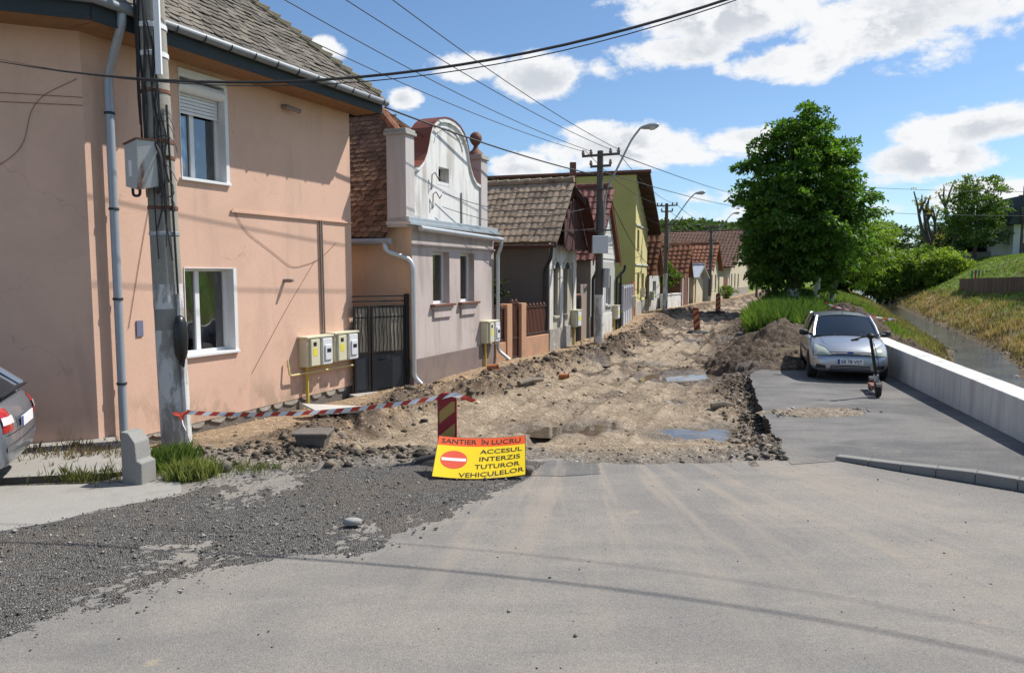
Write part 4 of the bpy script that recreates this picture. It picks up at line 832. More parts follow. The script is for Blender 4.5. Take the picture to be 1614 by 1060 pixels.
fx = Fr((2.07, 24.0), (2.81, 26.1)); GT = thing('entry_gate', 'black metal entry gate in a brown frame between cottage and red roofed house', 'gate', tuple(fx.p(1, 0, 0)))
MB().fb(fx, .15, 1.0, -.12, -.09, -.2, 1.5).build('leaf', 'gate_black', GT); m = MB(); m.tube(bend([fx.p(1.1, -.1, -.2), fx.p(1.1, -.1, 1.55), fx.p(.1, -.1, 1.55), fx.p(.1, -.1, -.2)], .2), .05, 8); m.build('frame', 'rusty_brown', GT)
for i in range(6): MB().fb(fx, .2 + i * .13, .24 + i * .13, -.09, -.07, -.1, 1.45).build('bar', 'gate_black', GT)
MB().fb(fx, 1.15, 2.1, -.2, -.1, -.3, 1.9).build('side_panel', 'taupe', GT)
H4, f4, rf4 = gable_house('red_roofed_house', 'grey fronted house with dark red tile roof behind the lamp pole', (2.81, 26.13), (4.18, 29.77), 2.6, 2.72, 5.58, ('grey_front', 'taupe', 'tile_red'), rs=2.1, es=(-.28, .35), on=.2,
    tile=(pan_mesh(.255, .37, .012, .035), .25, .315), opens=[(.7, 1.7, 1.05, 2.2), (2.4, 3.2, 1.05, 2.2)], plinth=(.75, 'pale_wall'), gable='pale_wall', barge='tile_red', mull=(.5,))
m = MB(); m.fb(f4, .55, .7, 0, .05, .95, 2.35); m.fb(f4, 1.7, 1.85, 0, .05, .95, 2.35); m.fb(f4, .55, 1.85, 0, .06, 2.2, 2.38); m.build('window_surround', 'white_pvc', H4)
for i in range(12): z = 2.85 + i * .2; w_ = 1.75 * (1 - (z - 2.72) / 3.0); MB().fb(f4, 2.1 - w_, 2.1 + w_, .01, .03, z, z + .185).build('cladding_board', 'pale_wall', H4)
for sl_ in (-1, 1):
    e = -.25 if sl_ < 0 else f4.L + .3; pipe(H4, bend([f4.p(e, .35, 2.62), f4.p(e, .33, 2.4), f4.p(.0 if sl_ < 0 else f4.L, .08, 2.1), f4.p(.0 if sl_ < 0 else f4.L, .08, .0)], .1), .05, 'gate_black', 'downpipe', 8)
gas_box('small cream gas meter cabinet at the far corner of the grey fronted house', f4, 3.45, .45, wide=.45)
# ------------------------------------------------------------------ tall yellow house with mono-pitch roof
P50, P51 = (6.81, 40.53), (8.45, 45.9); f5 = Fr(P50, P51); L5 = f5.L
H5 = thing('yellow_house', 'tall yellow house with high blank side wall and falling red edged roof', 'house', tuple(f5.p(2, -3, 0)))
W5 = [(.75, 1.65, 3.55, 4.75), (.95, 1.9, 1.1, 2.3), (3.2, 4.1, 1.1, 2.3)]
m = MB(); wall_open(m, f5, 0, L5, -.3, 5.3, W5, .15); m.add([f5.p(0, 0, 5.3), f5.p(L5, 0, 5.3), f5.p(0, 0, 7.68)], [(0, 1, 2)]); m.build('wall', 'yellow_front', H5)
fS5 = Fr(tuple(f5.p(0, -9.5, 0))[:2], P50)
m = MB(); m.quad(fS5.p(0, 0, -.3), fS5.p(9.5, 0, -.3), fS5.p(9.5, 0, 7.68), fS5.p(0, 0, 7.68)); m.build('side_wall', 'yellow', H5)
for o in W5: window(H5, f5, *o, .12, .05, (), 'dark_wood', back=False); MB().fb(f5, o[0] - .02, o[1] + .02, -.5, -.2, o[2], o[3]).build('room', 'interior', H5)
for z in (2.75, 4.95): MB().fb(f5, 0, L5, 0, .06, z, z + .09).build('band', 'pale_wall', H5)
MB().fb(f5, -.01, L5, -.1, .05, -.3, .7).build('plinth', 'lime_stone', H5)
sA = (-.06, 7.80); sB = (L5 + 1.2, 4.85)
def rp(s, n, dz=0): t = (s - sA[0]) / (sB[0] - sA[0]); return f5.p(s, n, sA[1] + (sB[1] - sA[1]) * t + dz)
m = MB(); m.hexa([rp(sA[0], .75, -.10), rp(sB[0], .75, -.10), rp(sB[0], -9.6, -.10), rp(sA[0], -9.6, -.10), rp(sA[0], .75), rp(sB[0], .75), rp(sB[0], -9.6), rp(sA[0], -9.6)]); rf5 = m.build('roof', 'dark_wood', H5)
m = MB(); m.hexa([rp(sA[0] - .06, .8, -.02), rp(sA[0] + .12, .8, -.02), rp(sA[0] + .12, -9.6, -.02), rp(sA[0] - .06, -9.6, -.02), rp(sA[0] - .06, .8, .09), rp(sA[0] + .12, .8, .09), rp(sA[0] + .12, -9.6, .09), rp(sA[0] - .06, -9.6, .09)]); m.build('verge_cap', 'tile_red', rf5)
for i in range(7): a = sA[0] + .3 + i * .85; MB().hexa([rp(a, .73, -.22), rp(a + .1, .73, -.22), rp(a + .1, .02, -.22), rp(a, .02, -.22), rp(a, .73, -.10), rp(a + .1, .73, -.10), rp(a + .1, .02, -.10), rp(a, .02, -.10)]).build('rafter_end', 'dark_wood', rf5)
gas_box('cream gas meter cabinet on the yellow house front', f5, 2.6, .9, False, .45)
# painted fence in front of the yellow house
fY = Fr((4.75, 31.6), (6.7, 39.6)); FY = thing('painted_fence', 'fence of white posts with purple panels and one red gate before the yellow house', 'fence', tuple(fY.p(4, 0, 0)))
MB().fb(fY, .6, 6.2, -.1, 0, -.3, .55).build('base_wall', 'white_rail', FY)
for i in range(6): MB().fb(fY, .6 + i * 1.1, .75 + i * 1.1, -.13, .04, -.3, 1.75).build('post', 'white_rail', FY, bevel=.01)
for i in range(5):
    pn = MB().fb(fY, .78 + i * 1.1, 1.67 + i * 1.1, -.07, -.03, .6, 1.62).build('panel', 'purple_panel', FY)
    MB().fb(fY, .78 + i * 1.1, 1.67 + i * 1.1, -.02, .01, 1.62, 1.72).build('top_rail', 'white_rail', pn)
    for j in range(3): MB().fb(fY, .95 + i * 1.1 + j * .25, .99 + i * 1.1 + j * .25, -.02, 0, .6, 1.6).build('slat', 'white_rail', pn)
MB().fb(fY, 6.3, 7.7, -.08, -.03, -.2, 1.85).build('gate_leaf', 'panel_red', FY)
for s in (-.9, -.4): MB().fb(fY, s, s + .45, -.06, -.03, -.2, 1.9).build('gate_leaf', 'gate_black', FY)
for i in range(4): MB().fb(fY, -.85 + i * .24, -.82 + i * .24, -.02, 0, -.2, 2.35).build('bar', 'gate_black', FY)
gas_box('cream gas meter cabinet standing before the purple fence panels', fY, 5.2, .6, True, .45)
# ------------------------------------------------------------------ far houses
TT = (pan_mesh(.36, .5, .03, .06, 4), .36, .42)
H6, f6, _ = gable_house('cream_cottage', 'low cream cottage with orange tile roof right behind the yellow house', (8.75, 46.6), (9.95, 49.2), 6, 2.15, 4.75, ('pale_wall', 'yellow', 'tile_orange'), es=(-.3, .3), on=.3, tile=TT, opens=[(.9, 1.8, .9, 1.8)], maxobj=0, barge='steel_grey', gable='rusty_brown')
gas_box('cream gas meter cabinet on the low cream cottage', f6, .2, .6, False, .45)
fz = Fr((8.3, 44.9), (8.75, 46.5)); GZ_ = thing('arched_gate', 'narrow black arched gate between the yellow house and cream cottage', 'gate', tuple(fz.p(.8, 0, 0)))
m = MB(); m.ext([fz.p(.15, -.1, -.2), fz.p(1.3, -.1, -.2), fz.p(1.3, -.1, 1.6)] + [fz.p(.72 + .58 * math.cos(q), -.1, 1.6 + .55 * math.sin(q)) for q in np.linspace(0, math.pi, 8)] + [fz.p(.15, -.1, 1.6)], -fz.n * .05).build('leaf', 'gate_black', GZ_)
for i in range(4): MB().fb(fz, .3 + i * .26, .35 + i * .26, -.095, -.07, -.1, 1.9).build('bar', 'rusty_brown', GZ_)
H7, f7, _ = gable_house('red_gate_house', 'small house with red brown walls and tiled roof showing a white gable', (12.2, 52.9), (13.5, 55.9), 5.2, 2.0, 4.35, ('rusty_brown', 'rusty_brown', 'tile_orange'), es=(-.4, .2), on=.35, tile=TT, opens=[], maxobj=0, gable='white_wall', barge='dark_wood')
MB().fb(f7, .25, .45, 0, .1, -.2, 2.0).build('door_post', 'white_wall', H7); MB().fb(f7, 2.6, 2.8, 0, .1, -.2, 2.0).build('door_post', 'white_wall', H7); MB().fb(f7, 1.45, 1.75, .01, .03, 2.5, 3.3).build('attic_window', 'interior', H7)
MB().fb(f7, .6, 2.4, .0, .05, -.2, 1.85).build('door', 'rusty_brown', H7)
fw_ = Fr((10.0, 48.6), (12.1, 52.6)); LWl = thing('low_garden_wall', 'low white plastered wall beside the second lamp pole', 'wall', tuple(fw_.p(2, 0, 0)))
MB().fb(fw_, 0, 4.2, -.15, .15, -.3, .85).build('wall_body', 'white_wall', LWl, bevel=.02); MB().fb(fw_, 0, 4.2, -.19, .19, .85, .92).build('coping', 'white_wall', LWl)
H8, f8, _ = gable_house('zinc_shed', 'small cream shed with pale zinc roof between tiled houses', (14.3, 57.6), (15.9, 61.0), 4, 2.0, 3.0, ('cream', 'cream', 'zinc_roof'), es=(-.5, .5), on=.5, opens=[(.5, 1.0, .0, 1.8)], barge='steel_grey')
H9, f9, _ = gable_house('orange_roofed_house', 'cream house under a long bright orange tile roof', (17.0, 62.8), (18.6, 66.1), 7.5, 2.55, 4.95, ('cream', 'grey_front', 'tile_orange'), es=(-.5, .4), on=.4, tile=TT, opens=[(.5, 1.1, .9, 2.2), (2.2, 2.9, .9, 2.2)], maxobj=0, barge='rusty_brown', gable='cream')
H10, f10, _ = gable_house('dark_roofed_house', 'large cream house with broad dark brown tiled roof closing the street', (21.6, 72.6), (28.6, 88.5), 11, 2.9, 7.0, ('cream', 'cream', 'tile_dark'), es=(-.5, .5), on=.5, tile=TT, opens=[(1.0, 2.0, .9, 2.3), (3.6, 4.6, .9, 2.3), (6.5, 7.5, .9, 2.3)], maxobj=0, plinth=(.8, 'lime_stone'))
f11 = Fr((19.0, 67.0), (21.4, 72.2)); GB = thing('courtyard_wall', 'cream courtyard wall with red brown gate at the end of the street', 'wall', tuple(f11.p(2, 0, 0)))
MB().fb(f11, 0, 2.2, -.2, 0, -.3, 2.0).build('wall_body', 'cream', GB); MB().fb(f11, 2.3, 5.0, -.12, -.05, -.2, 1.9).build('gate_leaf', 'rusty_brown', GB); MB().fb(f11, 5.0, 5.7, -.2, 0, -.3, 2.2).build('pillar', 'cream', GB)
H12, f12, _ = gable_house('far_grey_roofed_house', 'far house with grey hipped roof rising behind the cream cottage', (3.5, 52.5), (5.5, 57), 7, 3.4, 6.0, ('cream', 'cream', 'tile_dark'), tile=TT, opens=[], maxobj=0)
# ------------------------------------------------------------------ concrete utility pole by the pink house
PX, PY = -4.49, 9.62
def px1(z, r=0, a=0): return Vector((PX - .020 * z + r * math.cos(a), PY + r * math.sin(a), z))
def prad(z): return .188 - .0045 * z
UP = thing('concrete_pole', 'thick round concrete utility pole with limewashed foot by the pink house', 'pole', (PX, PY, 0))
def pole_seg(z0, z1, mt, dr=0.0, name='shaft'):
    n = 10; MB().tube([px1(z0 + (z1 - z0) * i / n) for i in range(n + 1)], [prad(z0 + (z1 - z0) * i / n) + dr for i in range(n + 1)], 24).build(name, mt, UP, smooth=True)
pole_seg(-.4, 8.2, 'concrete_pole'); pole_seg(-.3, 1.52, 'limewash', .003, 'limewash_coat'); pole_seg(1.80, 2.12, 'limewash', .003, 'limewash_band')
for z in (4.55, 3.92, 3.72, 3.08, 2.75): MB().lathe(px1(z), [(prad(z) + .004, 0), (prad(z) + .010, .004), (prad(z) + .010, .045), (prad(z) + .004, .05)], 24).build('steel_band', 'rust' if z != 2.75 else 'steel_grey', UP)
for z in (5.0, 5.35): MB().lathe(px1(z), [(prad(z) + .004, 0), (prad(z) + .012, .004), (prad(z) + .012, .06), (prad(z) + .004, .065)], 24).build('white_band', 'white_pvc', UP)
MB().box(PX + .02, PX + .09, PY - .22, PY - .18, 4.75, 7.2).build('white_batten', 'white_pvc', UP)
r = random.Random(12)
for i in range(6):
    a = math.radians(196 + 11 * i + r.uniform(-5, 5)); z0 = r.uniform(3.2, 4.4); pts = [px1(z, prad(z) + .02 + .02 * r.random(), a + .3 * r.uniform(-1, 1)) for z in np.linspace(7.5, z0, 9)]; pipe(UP, bend(pts, .2, 3), r.choice([.007, .010, .016]), 'cable', 'cable', 6)
for i in range(7):
    a = math.radians(-62 + r.uniform(-16, 16)); z0 = r.uniform(2.4, 4.0); pts = [px1(z, prad(z) + .02 + .05 * r.random(), a + .25 * r.uniform(-1, 1)) for z in np.linspace(r.uniform(4.5, 6.0), z0, 7)]; pipe(UP, bend(pts, .2, 3), r.choice([.006, .009]), 'cable', 'cable', 6)
for i in range(6):      # loose loops
    a = math.radians(-55); z = r.uniform(2.9, 4.6); c = px1(z, prad(z) + .05, a); pts = [c + Vector((.16 * math.cos(q) * r.uniform(.6, 1.2), .02, .22 * math.sin(q))) for q in np.linspace(0, r.uniform(3.5, 6), 9)]; pipe(UP, bend(pts, .1, 3), .005, 'cable', 'cable_loop', 5)
pipe(UP, [px1(z, prad(z) + .035, math.radians(-30)) for z in (-.2, 1.2, 2.0)], .03, 'limewash', 'conduit', 8); pipe(UP, [px1(z, prad(z) + .03, math.radians(-30)) for z in (1.25, 2.2, 3.2, 4.4)], .014, 'cable', 'cable', 6)
t = thing('cable_coil', 'black oval cable splice case strapped to the concrete pole', 'splice case', tuple(px1(1.2)))
c = px1(1.42, prad(1.4) + .10, math.radians(-40)); m = MB(); m.lathe((0, 0, 0), [(.02, -.30), (.07, -.27), (.10, -.2), (.115, 0), (.10, .2), (.07, .27), (.02, .30)], 14); m.V = [Vector((v.x * .75, v.y * .9, v.z)) + c for v in m.V]; m.build('case', 'black_plastic', t, smooth=True)
MB().tube([c + Vector((-.02, 0, -.30)), c + Vector((.03, -.02, -.36)), c + Vector((.04, -.02, -.27))], .02, 8).build('clamp', 'black_plastic', t)
t = thing('junction_box', 'rusty edged grey electrical box hung on the concrete pole', 'electrical box', tuple(px1(3.0)))
bf = Fr((PX - .42, PY - .24), (PX - .10, PY - .32)); bf2 = Fr((PX - .10, PY - .32), (PX + .02, PY - .16))
m = MB(); b0, b1, b2, b3 = [(PX - .43, PY - .20), (PX - .20, PY - .34), (PX - .0, PY - .22), (PX - .22, PY - .06)]
m.hexa([(*b0, 3.36), (*b1, 3.30), (*b2, 3.36), (*b3, 3.36), (*b0, 3.88), (*b1, 3.93), (*b2, 3.92), (*b3, 3.9)]); bx_ = m.build('box_body', 'rust_grey', t, bevel=.008)
fj = Fr(b0, b1); MB().fb(fj, .09, .16, .002, .006, 3.48, 3.68).build('paper_label', 'white_pvc', t)
m = MB(); m.hexa([(b0[0] - .01, b0[1] - .01, 3.88), (b1[0], b1[1] - .015, 3.93), (b2[0] + .01, b2[1], 3.925), (b3[0], b3[1] + .01, 3.9), (b0[0] - .01, b0[1] - .01, 3.90), (b1[0], b1[1] - .015, 3.95), (b2[0] + .01, b2[1], 3.945), (b3[0], b3[1] + .01, 3.92)]); m.build('roof_lip', 'rust', t)
pipe(t, bend([(PX - .05, PY - .2, 3.95), (PX + .06, PY - .26, 3.75), (PX + .07, PY - .26, 3.4), (PX - .02, PY - .22, 3.28)], .1), .022, 'cable', 'cable', 8)
pipe(t, bend([(PX - .33, PY - .22, 3.37), (PX - .33, PY - .22, 3.24), (PX - .22, PY - .26, 3.24), (PX - .22, PY - .26, 3.34)], .05), .018, 'cable', 'cable', 8)
# ------------------------------------------------------------------ street lamp poles
def lamp_pole(label, x, y, h, lamp=True, box=False, white=1.6, lh=None, arm=None):
    t = thing('street_lamp_pole', label, 'lamp pole', (x, y, 0), 'poles along the street')
    MB().tube([(x, y, -.4), (x, y, h)], [.15, .095], 12).build('shaft', 'old_pole', t, smooth=True)
    MB().tube([(x, y, -.3), (x, y, white)], [.156, .146], 12).build('limewash_coat', 'limewash', t, smooth=True)
    dx, dy = .90, -.43
    for zz, wd in ((h - .18, .62), (h - .52, .34)):
        MB().hexa([(x + sx * dx * wd + ox, y + sx * dy * wd + oy - .11, z) for z in (zz, zz + .07) for sx, ox, oy in ((-1, -.0, -.04), (1, 0, -.04), (1, 0, .04), (-1, 0, .04))]).build('crossarm', 'old_pole', t)
        for q in ((-1, -.55, .55, 1) if wd > .5 else (-1, 1)):
            MB().lathe((x + q * dx * wd * .94, y + q * dy * wd * .94 - .11, zz + .06), [(.018, 0), (.05, .03), (.055, .08), (.03, .10), (.045, .13), (.02, .17)], 8).build('insulator', 'taupe', t)
    for zz in (h * .59, h * .80): MB().hexa([(x + sx * dx * .42, y + sx * dy * .42 + oy - .12, z) for z in (zz, zz + .05) for sx, oy in ((-1, -.03), (1, -.03), (1, .03), (-1, .03))]).build('bracket', 'old_pole', t)
    if lamp:
        lh = lh or h + .75; ar = arm or 1.7; s = .82 * h / 6.1
        pts = bend([(x + .14, y - .06, h * .55), (x + .14, y - .06, h * .78), (x + ar * .78, y - .25, lh * .95), (x + ar, y - .3, lh)], .5 * s, 6); a = pipe(t, pts, .038 * s, 'lamp_grey', 'lamp_arm', 8)
        p = Vector((x + ar, y - .3, lh)); d = Vector((.97, -.16, .12)).normalized(); u = Vector((-.12, 0, .99))
        m = MB(); rings = [(0, .05, .05), (.12, .09, .07), (.35, .13, .09), (.58, .13, .08), (.68, .06, .03)]; m.tube([p + d * q[0] * s for q in rings], [q[1] * s * .85 for q in rings], 10); hd = m.build('lamp_head', 'lamp_grey', t, smooth=True)
        m = MB(); m.tube([p + d * q * s - Vector((0, 0, .05 * s)) for q in (.28, .36, .52, .62)], [.03 * s, .10 * s, .10 * s, .03 * s], 10); m.build('lamp_lens', 'lamp_glass', hd, smooth=True)
    if box:
        b = MB().box(x - .26, x + .24, y - .36, y - .13, h * .475, h * .565).build('cabinet', 'white_box', t, bevel=.015); MB().box(x + .16, x + .34, y - .30, y - .16, h * .53, h * .56).build('terminal', 'white_box', t)
        MB().tube([(x + .2, y - .1, h * .30), (x + .22, y - .12, h * .4)], .12, 10).build('cable_bundle', 'steel_grey', t, smooth=True)
    return t
lamp_pole('weathered lamp pole with cabinet box in front of the red roofed house', 2.77, 23.29, 6.1, box=True, lh=6.75, arm=1.2)
lamp_pole('lamp pole with white foot beside the low white wall', 9.22, 43.98, 6.45, lh=7.0, arm=1.6, white=2.3)
lamp_pole('farthest lamp pole in front of the long orange roof', 16.75, 61.9, 6.3, lh=7.3, arm=1.7, white=.4)
MB().tube([(26.6, 79.5, -.3), (26.6, 79.5, 5.2)], [.14, .1], 8).build('far_post', 'old_pole', label='plain thin post at the far end of the street', cat='pole')
# ------------------------------------------------------------------ overhead wires
def wire(name, label, a, b, sag, rad, group='overhead wires', n=26, cat='wire'):
    a = Vector(a); b = Vector(b); pts = [a + (b - a) * t - Vector((0, 0, 4 * sag * t * (1 - t))) for t in np.linspace(0, 1, n)]
    return MB().tube(pts, rad, 5).build(name, 'cable', smooth=True, label=label, cat=cat, group=group)
def curve_wire(name, label, fn, rad, cat='wire'):
    return MB().tube([fn(x) for x in np.linspace(-9.5, 9.5, 60)], [rad * (.35 + .65 * min(1, max(0, (x + 5) / 1.5))) for x in np.linspace(-9.5, 9.5, 60)], 5).build(name, 'cable', smooth=True, label=label, cat=cat, group='overhead wires')
curve_wire('thick_cable', 'thick black cable rising past the concrete pole to the top of the picture', lambda x: (x, 7.02 - .062 * x, 4.08 + .035 * (x + 2.4) ** 2), .014, 'cable')
curve_wire('thin_cable', 'thin wire hanging just under the thick black cable', lambda x: (x, 7.5 - .05 * x, 4.16 + .036 * (x + 2.4) ** 2), .006)
q2 = [(-.56 * .90 + 2.77, 23.29 + .56 * .43 - .1, 6.1), (2.77 - .3 * .9, 23.4, 6.1), (2.77 + .3 * .9, 23.0, 6.1), (2.77 + .56 * .9, 22.95, 6.1)]
for i, (e, sp) in enumerate(zip(((-5.6, 9.0, 6.6), (-5.0, 8.6, 6.75), (-4.45, 8.2, 6.95), (-3.9, 7.8, 7.1)), ('lowest', 'second lowest', 'second highest', 'highest'))):
    wire('overhead_wire', f'{sp} of four parallel thin wires running to the lamp pole crossarm', e, q2[i], .28, .009)
wire('twisted_cable', 'black twisted cable from the pink house eave past the white gable', tuple(fB.p(LB + .3, OV, ZE - .1)), (2.6, 23.2, 5.35), .10, .020, cat='cable', n=40)
wire('thin_cable', 'thin wire crossing low in front of the white gable', tuple(fB.p(LB + .3, OV, ZE - .15)), tuple(f4.p(.5, .2, 4.4)), .45, .008)
wire('service_wire', 'upper service wire from the gable hook to the lamp pole', tuple(f2.p(1.1, .12, 4.0)), (2.65, 23.2, 4.4), .35, .009)
wire('service_wire', 'lower service wire drooping from the gable hook', tuple(f2.p(1.1, .12, 3.7)), (2.7, 23.2, 3.7), .25, .008)
p3c = (9.22, 43.9, 6.3); p4c = (16.75, 61.8, 6.1)
for i, o in enumerate((-.55, .55)):
    wire('street_wire', ('left' if o < 0 else 'right') + ' wire between the first and second lamp pole', (2.77 + o * .9, 23.2, 6.1), (9.22 + o * .9, 43.9, 6.45), .35, .010)
    wire('street_wire', ('left' if o < 0 else 'right') + ' wire between the second and third lamp pole', (9.22 + o * .9, 43.9, 6.45), (16.75 + o * .9, 61.8, 6.3), .35, .012)
wire('cross_wire', 'upper wire crossing the street from the lamp pole towards the big tree', (3.2, 23.1, 6.0), (34, 100, 12.6), .4, .016)
wire('cross_wire', 'lower wire crossing the street towards the big tree', (2.9, 23.1, 5.4), (34, 100, 11.2), .4, .016)
wire('drop_wire', 'drooping wire from the lamp pole down across the yellow wall', (2.9, 23.2, 5.0), (8.0, 43.4, 2.9), .3, .014)
wire('drop_wire', 'short drooping wire from the second lamp pole to the yellow house', (9.1, 43.9, 5.4), tuple(f5.p(.2, .2, 5.9)), .4, .012)
wire('far_wire', 'upper far wire across the sky right of the big tree', (30, 70, 10.6), (75, 95, 12.9), .3, .022)
wire('far_wire', 'lower far wire across the sky right of the big tree', (30, 70, 8.3), (75, 95, 9.9), .3, .022)
# ------------------------------------------------------------------ warning sign leaning on the beacon
def text_mesh(s, size=1.0, sx=1.0):
    cu = bpy.data.curves.new('t', 'FONT'); cu.body = s; cu.size = size; cu.align_x = 'CENTER'; cu.align_y = 'CENTER'; cu.extrude = 0; cu.resolution_u = 3; cu.offset = .012
    o = bpy.data.objects.new('t', cu); COL.objects.link(o); bpy.context.view_layer.update()
    me = bpy.data.meshes.new_from_object(o.evaluated_get(bpy.context.evaluated_depsgraph_get())); V = [tuple(v.co) for v in me.vertices]; F = [tuple(p.vertices) for p in me.polygons]
    bpy.data.objects.remove(o); bpy.data.curves.remove(cu); bpy.data.meshes.remove(me)
    xs = [v[0] for v in V]; ysv = [v[1] for v in V]; cx, cy = (min(xs) + max(xs)) / 2, (min(ysv) + max(ysv)) / 2
    return [((v[0] - cx) * sx, v[1] - cy) for v in V], F, max(xs) - min(xs), max(ysv) - min(ysv)
SGN = thing('warning_sign', 'yellow and orange road works sign reading SANTIER IN LUCRU leaning on the beacon', 'sign', (-.36, 7.9, 0))
SW, SH = 1.0, .58; SO = Vector((-.365, 7.83, .015)); SU = Vector((1, .02, 0)).normalized(); SV = Vector((.02, .46, .355)).normalized(); SN = SU.cross(SV)
def sg(u, v, w=0.0):
    b = .035 * (u / .5) ** 2 * (1 - .2 * v); sh = -.012 * u if v > .3 else 0
    tap = 1 + .03 * (1 - v / SH); return SO + SU * (u * tap) + SV * (v + .015 * (u / .5) ** 2 + .03 * (u > 0) * u * (1 - v / SH)) + SN * (w + b)
def sgrid(u0, u1, v0, v1, w, nu=16, nv=3, th=0):
    m = MB(); us_ = np.linspace(u0, u1, nu + 1); vs_ = np.linspace(v0, v1, nv + 1)
    P = [sg(u, v, w) for v in vs_ for u in us_]; Fq = [(j * (nu + 1) + i, j * (nu + 1) + i + 1, (j + 1) * (nu + 1) + i + 1, (j + 1) * (nu + 1) + i) for j in range(nv) for i in range(nu)]; m.add(P, Fq)
    if th:
        Q = [sg(u, v, w - th) for v in vs_ for u in us_]; m.add(Q, [f[::-1] for f in Fq])
        for v in (v0, v1):
            for a, b in zip(us_[:-1], us_[1:]): m.quad(sg(a, v, w), sg(b, v, w), sg(b, v, w - th), sg(a, v, w - th))
        for u in (u0, u1):
            for a, b in zip(vs_[:-1], vs_[1:]): m.quad(sg(u, a, w), sg(u, b, w), sg(u, b, w - th), sg(u, a, w - th))
    return m
sgrid(-.5, .5, 0, SH, 0, th=.012).build('board', 'sign_black', SGN)
sgrid(-.494, .494, .006, SH * .775, .0015).build('yellow_field', 'sign_yellow', SGN, fix=False); sgrid(-.494, .494, SH * .775, SH - .006, .0016).build('orange_header', 'sign_orange', SGN, fix=False)
def stext(s, cu, cv, w_, h_, rot=0, name='lettering'):
    V, F, tw, th_ = text_mesh(s); m = MB(); m.add([sg(cu + x / tw * w_, cv + y / th_ * h_ + rot * x / tw * w_, .004) for x, y in V], F); m.build(name, 'sign_black', SGN, fix=False)
stext('SANTIER', -.255, SH * .885, .40, .07); stext('ÎN', .035, SH * .895, .085, .085); stext('LUCRU', .28, SH * .885, .33, .07); stext('ACCESUL', .225, SH * .655, .47, .062, .02); stext('INTERZIS', .215, SH * .475, .45, .062, .02); stext('TUTUROR', .19, SH * .295, .49, .062, .03); stext('VEHICULELOR', .13, SH * .115, .70, .062, .06)
m = MB(); RR = np.linspace(0, 1, 6); AN = np.linspace(0, 2 * math.pi, 40, endpoint=False); m.add([sg(-.29 + .148 * k * math.cos(q), SH * .44 + .125 * k * math.sin(q), .0035) for k in RR for q in AN], [(j * 40 + i, j * 40 + (i + 1) % 40, (j + 1) * 40 + (i + 1) % 40, (j + 1) * 40 + i) for j in range(5) for i in range(40)]); m.build('no_entry_disc', 'sign_red', SGN, fix=False)
m = sgrid(-.425, -.155, SH * .405, SH * .475, .0055, 12, 1); m.build('no_entry_bar', 'sign_white', SGN, fix=False)
# ------------------------------------------------------------------ beacon panels
def beacon(label, x, y, z, ry=0, lean=0.0, h=.83, base=True, w_=.23):
    t = thing('traffic_beacon', label, 'beacon', (x, y, z), 'traffic beacon panels'); c, s = math.cos(ry), math.sin(ry)
    def q(u, n, v): return Vector((x + u * c - n * s + lean * v, y + u * s + n * c, z + v))
    m = MB(); ol = [(-w_ / 2, .0), (w_ / 2, 0), (w_ / 2, h - .07), (w_ * .38, h - .015), (w_ * .25, h), (-w_ * .25, h), (-w_ * .38, h - .015), (-w_ / 2, h - .07)]
    m.ext([q(u, -.02, v) for u, v in ol], q(0, .02, 0) - q(0, -.02, 0)).build('panel_frame', 'beacon_red', t, bevel=.006)
    u0, u1, v0, v1 = -w_ * .40, w_ * .40, .10, h - .10; st = .25; sl_ = .8
    def clip(poly, ax, lim, keep):
        o = []
        for a, b in zip(poly, poly[1:] + poly[:1]):
            ia = (a[ax] <= lim) if keep < 0 else (a[ax] >= lim); ib = (b[ax] <= lim) if keep < 0 else (b[ax] >= lim)
            if ia: o.append(a)
            if ia != ib: k = (lim - a[ax]) / (b[ax] - a[ax]); o.append((a[0] + (b[0] - a[0]) * k, a[1] + (b[1] - a[1]) * k))
        return o
    for side in (-1, 1):
        k = 0; v = v0 - .35
        while v < v1:
            pl_ = [(u0, v), (u1, v + (u1 - u0) * sl_), (u1, v + (u1 - u0) * sl_ + st / 2 + .02), (u0, v + st / 2 + .02)]; pl_ = clip(clip(pl_, 1, v0, 1), 1, v1, -1) if True else pl_
            if len(pl_) > 2: m = MB(); m.add([q(u * -side, side * .0215 if side < 0 else .0215, vv) for u, vv in pl_], [tuple(range(len(pl_)))]); m.build('stripe', 'beacon_gold' if k % 2 else 'beacon_red', t, fix=False)
            v += st / 2 + .02; k += 1
    if base:
        m = MB(); m.lathe((x, y, z - .05), [(.38, 0), (.38, .05), (.30, .10), (.12, .13), (.10, .15)], 14); m.V = [Vector((x + (v.x - x) * 1.25, y + (v.y - y) * .8, v.z)) for v in m.V]; m.build('rubber_foot', 'black_rubber', t, bevel=.01)
    return t
beacon('red and gold striped beacon panel standing behind the yellow sign', -.775, 8.62, 0, 0, h=.84)
beacon('leaning faded red beacon panel on the dirt street', 7.95, 31.2, -.22, .1, -.10, h=1.05, w_=.27)
beacon('far red and gold beacon panel with rubber foot', 12.85, 45.5, -.1, .1, 0, h=1.15, w_=.3)
